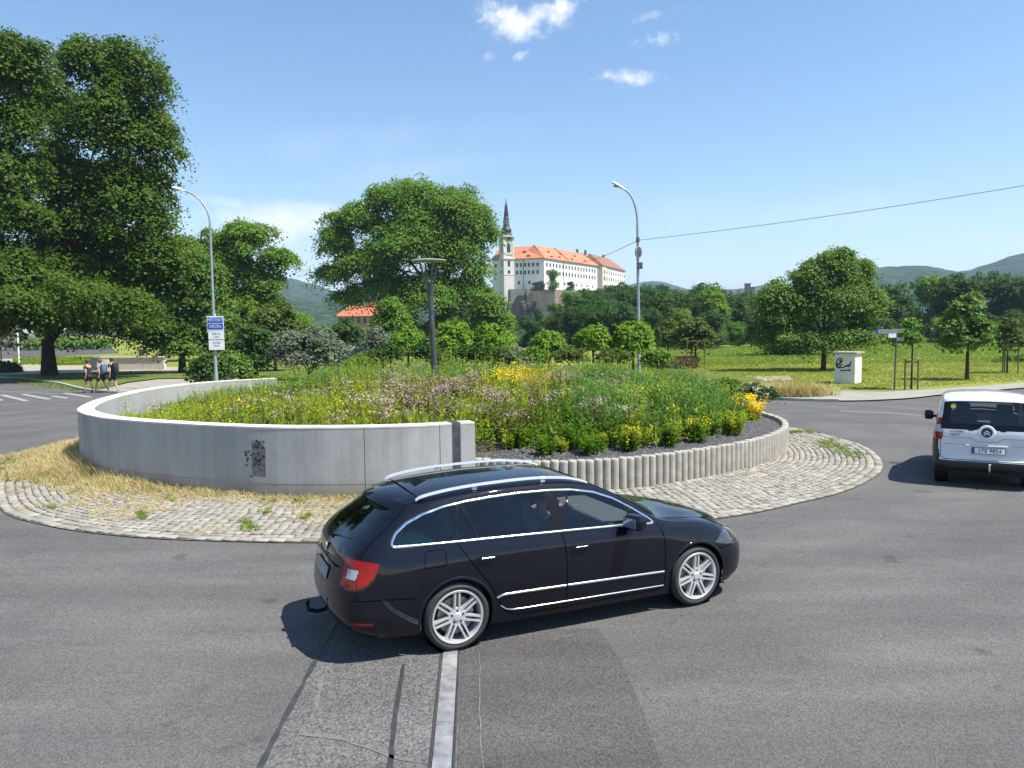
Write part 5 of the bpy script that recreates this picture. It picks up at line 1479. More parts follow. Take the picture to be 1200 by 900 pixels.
for y0, y1, tx in ((388.4, 397.8, ('PŘÍSTAV', 'LODÍ')), (398.8, 410, ('ZÁMEK', 'TRHY'))):
    b_ = plate(0.03, (zz(y0) + zz(y1)) / 2, 0.78, zz(y0) - zz(y1), M_SIGNW, 'white_plate')
    for k, w_ in enumerate(tx): text_mesh('lettering', w_, 0.125, M_TXT, b_, (0.03, -0.013, zz(y0) - 0.13 - 0.155 * k), Mt)
mb = MB(); mb.add([(-0.06, -0.01, zz(370.5)), (0.06, -0.01, zz(370.5)), (0.0, -0.01, zz(366.5)), (-0.06, 0.01, zz(370.5)), (0.06, 0.01, zz(370.5)), (0, .01, zz(366.5))], [(0, 1, 2), (3, 5, 4), (0, 3, 4, 1), (1, 4, 5, 2), (2, 5, 3, 0)]); mb.build('top_bracket', M_SIGNW, sg)
# disc lamp in the bed
LY = 24.5
q = AT(511, 440, LY); tp = AT(504, 345, LY); dc = AT(502.5, 306, LY)
dl = thing('disc_lamp', 'grey park lamp with a wide flat disc on forked arms in the flower bed', 'street lamp', (q.x, LY, float(bed_h(q.x, LY)) - 0.05))
lz = lambda p: (p.x - q.x, 0, p.z - dl.location.z)
mb = MB(); P0 = Vector(lz(tp)); mb.tube([(0, 0, -0.2), (P0.x * 0.5, 0, P0.z * 0.5), P0], [0.105, 0.095, 0.085], 14); mb.build('pole', M_DARK, dl, smooth=True)
D0 = Vector(lz(dc))
for k in range(4):
    a = k * math.pi / 2 + 0.5; mb = MB()
    mb.tube([P0 - Vector((0, 0, 0.15)) + Vector((math.cos(a) * .05, math.sin(a) * .05, 0)), P0 + Vector((math.cos(a) * 0.10, math.sin(a) * 0.10, 0.2)), D0 + Vector((math.cos(a) * 0.30, math.sin(a) * 0.30, -0.05))], 0.028, 8); mb.build('arm', M_GREYP, dl, smooth=True)
mb = MB(); mb.cyl(P0 - Vector((0, 0, 0.05)), 0.05, 0.40, 10, 0.045); mb.build('light_source', M_GREYP, dl, smooth=True)
mb = MB(); mb.lathe([(0.0, -0.015), (0.20, -0.02), (0.54, -0.005), (0.56, 0.012), (0.54, 0.03), (0.25, 0.06), (0, 0.07)], c=D0, n=32); mb.build('disc_shade', plain('pale_disc', (0.42, 0.43, 0.40), 0.5, var=0.08), dl, smooth=True)

# white kiosk box with graffiti
kq = G(993, 449)
kio = thing('white_kiosk', 'small white masonry electricity kiosk with black graffiti in the meadow', 'kiosk', (kq.x, kq.y, 0), R(20))
kb = G(980, 447); kr = G(1005, 445)
M_KIO = plain('kiosk_white', (0.66, 0.65, 0.62), 0.8, var=0.10, scale=2)
mb = MB(); mb.box((0, 0.1, 0.78), (1.0, 1.2, 1.56)); mb.build('body', M_KIO, kio, bevel=0.01)
mb = MB(); mb.box((0, 0.1, 1.60), (1.22, 1.42, 0.09)); mb.build('roof_slab', m_concrete('slab', (0.32, 0.26, 0.20), (0.45, 0.38, 0.30), 4), kio, bevel=0.01)
kio.rotation_euler.z = R(-40)
mb = MB(); mb.box((0.506, 0.1, 0.70), (0.014, 1.0, 1.15)); dr = mb.build('door', plain('kiosk_door', (0.72, 0.71, 0.68), 0.6, var=0.04), kio, bevel=0.004)
mb = MB()
for k in range(9): mb.box((0.516, 0.1, 0.22 + 0.06 * k), (0.006, 0.7, 0.015))
mb.box((0.516, -0.3, 0.85), (0.008, 0.03, 0.12)); mb.build('door_louvre', plain('louvre_grey', (0.4, 0.4, 0.4), 0.6), dr)
mb = MB(); mb.cyl((-0.15, 0.1, 1.64), 0.010, 0.95, 6); mb.build('antenna', M_GREYP, kio)
M_GRAF = plain('black_spray', (0.012, 0.012, 0.014), 0.6, var=0.2)
mb = MB()
gs = [[(-.34, .95), (-.40, 1.10), (-.33, 1.28), (-.18, 1.30), (-.12, 1.18), (-.24, 1.06), (-.36, 1.00), (-.28, .86), (-.10, .84), (.05, .92), (.16, .98)], [(-.38, 1.20), (-.42, .98), (-.34, .80), (-.22, .90), (-.12, 1.02)], [(.0, .90), (.14, .92), (.28, 1.06), (.32, 1.16), (.26, .98), (.20, .86)], [(-.24, .70), (-.05, .68), (.12, .72), (.26, .68), (.22, .76)], [(-.30, 1.14), (-.2, 1.2), (-.26, .96)]]
for g_ in gs:
    S = cr_spline([(a, b) for a, b in g_], 5, closed=False); n = len(S); Nn = normals2d(S); wv = 0.030
    V = [(p[0] + m_[0] * wv, -0.506, p[1] + m_[1] * wv) for p, m_ in zip(S, Nn)] + [(p[0] - m_[0] * wv, -0.506, p[1] - m_[1] * wv) for p, m_ in zip(S, Nn)]
    V = [(x, y + 0.0, z) for x, y, z in V]
    mb.add(V, [(i, i + 1, n + i + 1, n + i) for i in range(n - 1)])
g_ = mb.build('graffiti', M_GRAF, kio)
# direction signpost
q = G(1048, 457); s_ = q.y / 900
sp = thing('signpost', 'grey signpost with two long arms and small white plate in front of the meadow', 'signpost', (q.x, q.y, 0))
zq = lambda py: AT(1050, py, q.y).z
mb = MB(); mb.tube([(0, 0, 0), (0.04, 0, zq(383))], 0.038, 10); mb.build('post', M_GREYP, sp, smooth=True)
M_ARM = plain('signpost_arm', (0.25, 0.255, 0.26), 0.6, 0.0, var=0.1)
mb = MB(); mb.box((-0.44, -0.05, zq(388.2)), (0.98, 0.03, 0.19)); mb.build('arm_sign', M_ARM, sp, bevel=0.004)
mb = MB(); mb.box((-0.90, -0.052, zq(388.2)), (0.13, 0.034, 0.195)); mb.build('arrow_end', M_BLUE, sp)
mb = MB(); mb.box((0.30, 0.04, zq(388.2)), (0.58, 0.03, 0.19)); mb.build('arm_sign', M_ARM, sp, bevel=0.004)
mb = MB(); mb.box((-0.18, -0.05, zq(393.3)), (0.36, 0.03, 0.19)); mb.build('white_plate', M_SIGNW, sp, bevel=0.004)
mb = MB(); mb.box((0.24, 0.04, zq(397.5)), (0.36, 0.03, 0.19)); mb.build('small_plate', M_ARM, sp, bevel=0.004)
# left background: low white wall, sandstone block, pale post, dark bush, red bush, shrubs across the street
a, b_ = G(106, 434), G(182, 434)
lw = thing('low_white_wall', 'low white wall behind the three pedestrians', 'wall', ((a.x + b_.x) / 2, (a.y + b_.y) / 2 + 1.0, 0))
wd = (b_ - a).length
mb = MB(); mb.box((0, 0, 0.5), (wd, 0.5, 1.0)); mb.build('wall_body', M_CREAM if False else plain('pale_wall_plaster', (0.5, 0.48, 0.42), 0.9, var=0.12), lw)
mb = MB(); mb.box((0, 0, 1.04), (wd + 0.1, 0.7, 0.08)); mb.build('wall_cap', M_COPE, lw)
mb = MB(); mb.box((-2.0, 0.1, 0.45), (0.9, 1.6, 0.9), 0.3); mb.build('side_step', M_COPE, lw)
q = G(146, 431); mb = MB(); mb.box((0, 0, 0.75), (0.55, 0.55, 1.5)); mb.box((0, 0, 1.54), (0.8, 0.8, 0.1)); mb.box((0, 0, .1), (.75, .75, .2))
o = mb.build('sandstone_pillar', plain('sandstone', (0.26, 0.17, 0.11), 0.9, var=0.2), bevel=0.01); o.location = (q.x, q.y + 3.5, 0); tag(o, 'short brown sandstone pillar behind the low white wall', 'pillar')
q = AT(22, 416, 78); mb = MB(); mb.cyl((0, 0, 0), 0.07, AT(22, 385, 78).z, 8); mb.cyl((0, 0, 0), 0.11, .3, 8)
o = mb.build('pale_post', M_SIGNW, smooth=True); o.location = (q.x, q.y, 0); tag(o, 'slim pale post on the left grass island behind the chestnut trunk', 'post')
gm_ = pc([(15, 426), (60, 427.5), (118, 427), (118, 419), (60, 418), (28, 419.5)])
sheet('grass_island', gm_, 0.05, M_VERGE)
P = np.array([(*p, 0.05) for p in []]) 
rr = np.random.default_rng(61); pp = []
while len(pp) < 2200:
    x, y = rr.uniform(16, 118), rr.uniform(419, 427); pp.append(tuple(G(x, y, 0.05)))
stuff('grass_island_blades', tufts(np.array(pp), 0.25, rr, per=4, w=0.05), LM['weed'], 'bright green grass on the small island behind the chestnut trunk', 'grass')
for i, (x, y, w, h, Yd, lf, lab) in enumerate([(5, 432, 14, 9, 62, 'wood', 'dark low bush at the left edge of the photo'), (22, 402, 26, 9, 150, 'grey', 'grey green juniper hedge across the far left street'), (60, 402, 30, 9, 150, 'bright', 'green hedge across the far street behind the chestnut trunk'), (100, 403, 30, 9, 150, 'bright', 'green hedge right of the chestnut trunk across the street')]):
    bb = (AT(x, y, Yd).x, Yd, 0.0)
    tree('hedge_bush', lab, bb, px_blobs(Yd, bb, [(x, y, w, h), (x - w * .6, y + 1, w * .6, h * .9), (x + w * .6, y + 1, w * .6, h * .9)]), lf, 4200, 0.2 + Yd / 500, 600 + i, tr=0.05, th=0.3, clump=0.3 + Yd / 400, per=12, cat='bush')
bb = (AT(1, 412, 70).x, 70.0, 0.0)
LM['purple'] = leafmat('purple_leaves', [(0.06, 0.01, 0.02), (0.12, 0.02, 0.04), (0.2, 0.04, 0.07)], 0.25)
tree('purple_tree', 'small purple leaved tree at the left edge of the photo', bb, px_blobs(70, bb, [(0, 391, 7, 7), (-8, 392, 8, 8)]), 'purple', 1500, 0.25, 640, tr=0.07, th=2.0, clump=0.3, per=10)
# brownish remains of beds and stakes behind the bed, right
n = 700; rr = np.random.default_rng(66); P = []
for _ in range(n): P.append(tuple(AT(rr.uniform(764, 816), 424, 58 + rr.normal(0, 1.2)))[:2] + (0.0,))
P = np.array(P); P = P[smooth_noise(P[:, 0] * 1.5, P[:, 1], 5, 2) > -0.35]
stuff('rusty_hedge_grass', tufts(P, 0.75, rr, per=10, w=0.03, lean=0.25), LM['bedrust'], 'low reddish brown hedge behind the flower bed left of the staked tree', 'hedge')
# parked cars far away, seen between the bushes
M_PAINTD = plain('dark_car_paint', (0.02, 0.025, 0.035), 0.2, 0.0, 0.8)
M_PAINTS = plain('silver_car_paint', (0.45, 0.46, 0.48), 0.3, 0.3, 0.5)
def far_car(px_, py_, Yd, mat, label, rz):
    q = G(px_, py_); q = AT(px_, py_, Yd); t = thing('parked_car', label, 'car', (q.x, Yd, 0), rz, 'far parked cars')
    prof = [(-2.1, .3), (-2.1, .8), (-1.9, .95), (-1.3, 1.0), (-.7, 1.42), (.7, 1.45), (1.35, 1.0), (1.95, .85), (2.15, .6), (2.15, .3)]
    mb = MB(); mb.prism(prof, -0.85, 0.85, Matrix.Rotation(math.pi / 2, 4, 'X')); mb.build('body', mat, t, bevel=0.08)
    mb = MB(); mb.prism([(-1.15, 1.0), (-.68, 1.36), (.62, 1.38), (1.15, 1.0)], -0.86, 0.86, Matrix.Rotation(math.pi / 2, 4, 'X')); mb.build('windows', M_DARKW, t)
    for x in (-1.3, 1.35):
        for s in (-1, 1):
            mb = MB(); mb.lathe([(0, -.1), (.32, -.1), (.32, .1), (0, .1)], c=(x, .8 * s, .32), n=14, M=Matrix.Rotation(math.pi / 2, 3, 'X')); mb.build('wheel', M_DARK, t)
far_car(424, 404, 78, M_PAINTD, 'dark blue parked car seen between the bushes under the red roof', 0.3)
far_car(425, 398, 96, M_PAINTS, 'silver parked car just above the dark blue one under the red roof', 0.2)
# ------------------------------------------------------------------ vehicles
def paint(name, col, rough=0.3, metal=0.0, coat=1.0, flake=0.0):
    m, nt, bs = mat_base(name)
    n = noise(nt, objco(nt), 2.5, 5, 0.6)
    L(nt, ramp(nt, n, [(0.3, tuple(c * 0.92 for c in col)), (0.7, tuple(min(1, c * 1.08) for c in col))]), bs.inputs['Base Color'])
    bs.inputs['Roughness'].default_value = rough; bs.inputs['Metallic'].default_value = metal
    bs.inputs['Specular IOR Level'].default_value = 0.05; bs.inputs['Coat Weight'].default_value = coat; bs.inputs['Coat Roughness'].default_value = 0.03; bs.inputs['Coat IOR'].default_value = 1.5
    n2 = noise(nt, objco(nt), 9, 4, 0.6)
    L(nt, ramp(nt, n2, [(0.35, (0.015,) * 3), (0.75, (0.05,) * 3)]), bs.inputs['Coat Roughness'])
    return m
M_NAVY = paint('navy_car_paint', (0.0035, 0.004, 0.009), 0.55, 0.0, 0.85)
M_WHITEP = paint('white_van_paint', (0.70, 0.71, 0.72), 0.35)
M_CHROME = plain('satin_chrome', (0.80, 0.81, 0.83), 0.16, 1.0, var=0.04)
M_RAIL = plain('brushed_rail', (0.74, 0.74, 0.75), 0.28, 0.6, var=0.03)
M_ALLOY = plain('alloy_rim', (0.78, 0.78, 0.77), 0.34, 0.6, var=0.08)
M_TYRE = plain('tyre_rubber', (0.030, 0.030, 0.031), 0.75, var=0.25)
M_BLACKP = plain('black_plastic', (0.008, 0.008, 0.010), 0.22, var=0.2, spec=0.25)
M_GREYPL = plain('grey_plastic', (0.04, 0.041, 0.044), 0.6, var=0.2)
M_CABIN = plain('dark_cabin_fabric', (0.075, 0.078, 0.085), 0.85, var=0.2)
M_REDL = plain('red_tail_lens', (0.26, 0.002, 0.002), 0.3, 0.0, 0.6, var=0.25, scale=14, spec=0.1)
M_REDD = plain('dark_red_reflector', (0.12, 0.004, 0.004), 0.3, 0.0, 0.8, spec=0.1)
M_WLENS = plain('white_lens', (0.42, 0.42, 0.44), 0.12, 0.0, 0.8, var=0.08)
M_HEADL = plain('headlight_lens', (0.035, 0.04, 0.045), 0.06, 0.2, 1.0, var=0.5, scale=22)
M_SEAM = plain('panel_gap', (0.001, 0.001, 0.0015), 0.7, spec=0.05)
def glassmat(name, tint, rough=0.01, base=0.06):
    m = bpy.data.materials.new(name); m.use_nodes = True; nt = m.node_tree; nt.nodes.clear()
    out = nt.nodes.new('ShaderNodeOutputMaterial')
    t = nt.nodes.new('ShaderNodeBsdfTransparent'); t.inputs[0].default_value = (*tint, 1)
    g = nt.nodes.new('ShaderNodeBsdfGlossy'); g.inputs['Roughness'].default_value = rough
    f = nt.nodes.new('ShaderNodeFresnel'); f.inputs[0].default_value = 1.55
    n = noise(nt, objco(nt), 3, 3)
    fa = fmath(nt, 'ADD', fmath(nt, 'MULTIPLY', f.outputs[0], 1.25), fmath(nt, 'MULTIPLY', n, 0.02), True)
    mx = nt.nodes.new('ShaderNodeMixShader'); L(nt, fa, mx.inputs[0]); L(nt, t.outputs[0], mx.inputs[1]); L(nt, g.outputs[0], mx.inputs[2]); L(nt, mx.outputs[0], out.inputs[0])
    return m
M_GL_TINT = glassmat('privacy_glass', (0.62, 0.74, 0.74))
M_GL_SIDE = glassmat('side_glass', (0.80, 0.87, 0.87))
M_GL_WS = glassmat('windscreen_glass', (0.80, 0.88, 0.85))

def pchip(C, s):
    """C (m,...) control values at 0..m-1, s sample params"""
    C = np.asarray(C, float); m = len(C); d = np.diff(C, axis=0); t = np.zeros_like(C)
    a, b = d[:-1], d[1:]
    hm = np.where(a * b > 0, 2 * a * b / np.where(np.abs(a + b) < 1e-12, 1e-12, a + b), 0.0)
    # softer than pure harmonic: blend towards average
    av = (a + b) / 2
    lim = np.sign(av) * np.minimum(np.abs(av), 3 * np.minimum(np.abs(a), np.abs(b)))
    t[1:-1] = np.where(a * b > 0, 0.35 * hm + 0.65 * lim, 0.0)
    t[0] = d[0]; t[-1] = d[-1]
    i = np.clip(np.floor(s).astype(int), 0, m - 2); u = s - i
    sh = (len(s),) + (1,) * (C.ndim - 1); u = u.reshape(sh)
    p0, p1, t0, t1 = C[i], C[i + 1], t[i], t[i + 1]
    return (2 * u**3 - 3 * u**2 + 1) * p0 + (u**3 - 2 * u**2 + u) * t0 + (-2 * u**3 + 3 * u**2) * p1 + (u**3 - u**2) * t1

class Shell:
    """smooth half body (y>=0) from stations x curves, mirrored"""
    def __init__(s, ST, nu=16, nv=10, smooth=4):
        C = np.array(ST, float)
        m, k = C.shape[:2]
        s.su = np.linspace(0, m - 1, (m - 1) * nu + 1); s.sv = np.linspace(0, k - 1, (k - 1) * nv + 1)
        G_ = pchip(C, s.su); G_ = np.swapaxes(pchip(np.swapaxes(G_, 0, 1), s.sv), 0, 1)
        for _ in range(smooth):
            H = G_.copy()
            H[1:-1, 1:-1] = 0.5 * G_[1:-1, 1:-1] + 0.125 * (G_[:-2, 1:-1] + G_[2:, 1:-1] + G_[1:-1, :-2] + G_[1:-1, 2:])
            H[1:-1, -1, ::2] = 0.5 * G_[1:-1, -1, ::2] + 0.25 * (G_[:-2, -1, ::2] + G_[2:, -1, ::2])
            G_ = H
        s.g = G_; s.nu, s.nv = G_.shape[:2]
        s.U, s.Vv = np.meshgrid(s.su, s.sv, indexing='ij')
    def snap_circle(s, cx, cz, rad, vmax, tol):
        g = s.g; m = (s.Vv < vmax) & (g[:, :, 1] > 0.45)
        dx = g[:, :, 0] - cx; dz = g[:, :, 2] - cz; d = np.hypot(dx, dz); q = m & (np.abs(d - rad) < tol)
        f = np.where(q, rad / np.maximum(d, 1e-6), 1.0)
        g[:, :, 0] = cx + dx * f; g[:, :, 2] = cz + dz * f
    def snap_poly(s, poly, vlo, vhi, tol):
        g = s.g; P = np.array(poly, float); Q = resample(np.vstack([P, P[:1]]), 0.004)
        idx = np.argwhere((s.Vv > vlo) & (s.Vv < vhi) & (g[:, :, 1] > 0.4))
        for i, j in idx:
            d = np.hypot(Q[:, 0] - g[i, j, 0], Q[:, 1] - g[i, j, 2]); k = int(np.argmin(d))
            if d[k] < tol: g[i, j, 0] = Q[k, 0]; g[i, j, 2] = Q[k, 1]
    def finish(s):
        g = s.g; nu, nv = s.nu, s.nv
        V = np.concatenate([g.reshape(-1, 3), (g * np.array([1, -1, 1])).reshape(-1, 3)])
        i, j = np.meshgrid(np.arange(nu - 1), np.arange(nv - 1), indexing='ij'); a = (i * nv + j).ravel()
        F = np.stack([a, a + nv, a + nv + 1, a + 1], 1); o = nu * nv
        F2 = np.stack([a, a + 1, a + nv + 1, a + nv], 1) + o
        s.V = V; s.F = np.concatenate([F2 * 0 + F, F2]); s.half = len(F)
        # merge centreline twins for normals
        n = np.zeros_like(V); q = V[s.F]; fn = np.cross(q[:, 2] - q[:, 0], q[:, 3] - q[:, 1])
        for k in range(4): np.add.at(n, s.F[:, k], fn)
        nn = n.reshape(2, nu, nv, 3); seam = np.abs(g[:, :, 1]) < 1e-4
        sm = nn[0] + nn[1]; sm[:, :, 1] = 0
        nn[0][seam] = sm[seam]; nn[1][seam] = sm[seam]
        s.N = unit(nn.reshape(-1, 3)); s.cen = q.mean(1)
        s.fu = np.tile((s.U[:-1, :-1] + s.U[1:, 1:]).ravel() / 2, 2); s.fv = np.tile((s.Vv[:-1, :-1] + s.Vv[1:, 1:]).ravel() / 2, 2)
        s.bvh = BVHTree.FromPolygons([tuple(v) for v in V], [tuple(f) for f in s.F.tolist()])
        # orient: normals outward (away from centre)
        out = s.cen - np.array([1.3, 0, 0.7]); 
        s.flip = np.sum(out * fn) < 0
        if s.flip: s.N = -s.N
        s.left = np.ones(len(s.F), bool)
    def part(s, name, mask, mat, parent, off=0.0):
        F = s.F[mask]
        if s.flip: F = F[:, ::-1]
        if len(F) == 0: raise RuntimeError('empty part ' + name)
        ids, inv = np.unique(F, return_inverse=True); F = inv.reshape(F.shape)
        V = s.V[ids] + s.N[ids] * off
        me = npmesh(name, V, F, True)
        try: me.normals_split_custom_set_from_vertices([tuple(x) for x in s.N[ids]])
        except Exception as e: print('normals', e)
        return link(name, me, mat, parent)
    def hit(s, x, z, side=-1):
        r_ = s.bvh.ray_cast(Vector((x, side * 3.0, z)), Vector((0, -side, 0)))
        if r_[0] is None: return None
        n = r_[1]
        if n.y * side < 0: n = -n
        return r_[0], n
    def ribbon(s, name, pts, w, off, mat, parent, side=-1, h=0.0, closed=False, step=0.03):
        """strip laid on the side of the body along points (x,z)"""
        P = resample(np.array(pts, float), step, closed=closed); n = len(P)
        Nn = normals2d(P, closed=closed); rows = [(-w / 2, off), (-w * 0.25, off + h), (w * 0.25, off + h), (w / 2, off)] if h else [(-w / 2, off), (w / 2, off)]
        V = []; k = len(rows)
        for p, nn in zip(P, Nn):
            for (o, e) in rows:
                hh = s.hit(p[0] + nn[0] * o, p[1] + nn[1] * o, side) or s.hit(p[0], p[1], side)
                if hh is None: V.append(V[-1] if V else (p[0], side * .9, p[1])); continue
                V.append(tuple(hh[0] + Vector((0, side, 0)) * e))
        F = []
        for i in range(n if closed else n - 1):
            j = (i + 1) % n
            for q in range(k - 1): F.append((i * k + q, j * k + q, j * k + q + 1, i * k + q + 1))
        me = npmesh(name, V, F, h > 0)
        bm = bmesh.new(); bm.from_mesh(me); bmesh.ops.recalc_face_normals(bm, faces=bm.faces)
        c = sum((f.normal.y * f.calc_area() for f in bm.faces))
        if c * side < 0:
            for f in bm.faces: f.normal_flip()
        bm.to_mesh(me); bm.free()
        return link(name, me, mat, parent)

def polygon_round(pts, rad=0.04, n=4):
    out = []; N = len(pts)
    for i in range(N):
        p0, p, p1 = (np.array(pts[(i + k) % N], float) for k in (-1, 0, 1))
        a = p0 - p; b_ = p1 - p; la, lb = np.linalg.norm(a), np.linalg.norm(b_); r_ = min(rad, la * .45, lb * .45)
        A = p + a / la * r_; B_ = p + b_ / lb * r_
        for t in np.linspace(0, 1, n): out.append(tuple((1 - t) ** 2 * A + 2 * t * (1 - t) * p + t * t * B_))
    return out

def wheel(parent, x, y, rad, width, side, rim_r, spokes=7, twin=True, mat=None, turn=0.0, steel=False):
    """wheel centred at x,y; side=+1/-1 outward direction"""
    w = bpy.data.objects.new('wheel', None); COL.objects.link(w); w.parent = parent; w.location = (x, y, rad)
    w.rotation_euler = (0, 0, turn)
    M = Matrix.Rotation(-side * math.pi / 2, 3, 'X')     # lathe z -> outward y
    hw = width / 2
    tr = MB(); tr.lathe([(rim_r - 0.008, -hw + .01), (rim_r + 0.03, -hw), (rad - 0.025, -hw), (rad - 0.006, -hw + 0.02), (rad, -hw + .04), (rad, hw - .04), (rad - 0.006, hw - 0.02), (rad - 0.028, hw - 0.003), (rim_r + 0.035, hw + 0.004), (rim_r + 0.005, hw - 0.004), (rim_r - 0.008, hw - .012)], n=48, M=M)
    tr.build('tyre', M_TYRE, w, smooth=True)
    mt = mat or M_ALLOY
    rm = MB(); rm.lathe([(rim_r + 0.002, hw - .006), (rim_r - 0.003, hw + 0.003), (rim_r - 0.018, hw), (rim_r - 0.026, hw - 0.03), (rim_r - 0.034, -hw + .02), (rim_r + 0.0, -hw + .01)], n=48, M=M)
    R0 = rim_r - 0.02; ang = []
    if not steel:
        for k in range(spokes):
            a0_ = math.pi / 2 + 2 * math.pi * k / spokes
            for d_ in ((-0.11, 0.11) if twin else (0,)):
                tx_ = Vector((-math.sin(a0_), math.cos(a0_), 0)) * (0.021 if d_ > 0 else -0.021 if d_ < 0 else 0); rd_ = Vector((math.cos(a0_), math.sin(a0_), 0)); inner = tuple(rd_ * 0.066 + tx_ * 1.1)[:2]; outer = tuple(rd_ * (R0 - 0.001) + tx_)[:2]
                v = Vector((outer[0] - inner[0], outer[1] - inner[1], 0)); nn = Vector((-v.y, v.x, 0)).normalized()
                P = []
                for (t, wd, zt, zb) in ((0, 0.015, hw - 0.018, hw - 0.05), (0.5, 0.0105, hw - 0.010, hw - 0.045), (1, 0.0135, hw - 0.006, hw - 0.05)):
                    c = Vector((*inner, 0)) + v * t
                    P += [M @ (c - nn * wd + Vector((0, 0, zb))), M @ (c - nn * wd * 0.8 + Vector((0, 0, zt))), M @ (c + nn * wd * 0.8 + Vector((0, 0, zt))), M @ (c + nn * wd + Vector((0, 0, zb)))]
                rm.add(P, [(0, 1, 5, 4), (1, 2, 6, 5), (2, 3, 7, 6), (3, 0, 4, 7), (4, 5, 9, 8), (5, 6, 10, 9), (6, 7, 11, 10), (7, 4, 8, 11)])
    rm.lathe([(0.0, hw - 0.004), (0.032, hw - 0.006), (0.040, hw - 0.016), (0.085, hw - 0.02), (0.092, hw - 0.03), (0.09, hw - .06)], n=24, M=M)
    rm.build('rim', mt, w, smooth=True)
    dk = MB(); dk.lathe([(0, hw - 0.085), (rim_r - 0.05, hw - 0.085), (rim_r - 0.03, -hw + .03)], n=32, M=M); dk.build('wheel_backing', M_BLACKP, w, smooth=True)
    bd = MB(); bd.lathe([(0.07, hw - 0.075), (rim_r - 0.075, hw - 0.075), (rim_r - 0.075, hw - 0.083)], n=32, M=M); bd.build('brake_disc', plain('brake_steel', (0.3, 0.29, 0.28), 0.4, 0.8), w, smooth=True)
    nt_ = MB()
    for k in range(5):
        a = 2 * math.pi * k / 5 + math.pi / 2
        c = M @ Vector((0.058 * math.cos(a), 0.058 * math.sin(a), hw - 0.022)); e = M @ Vector((0.058 * math.cos(a), 0.058 * math.sin(a), hw - 0.012))
        nt_.tube([c, e], 0.0105, 8)
    nt_.build('wheel_nuts', M_BLACKP, w)
    return w

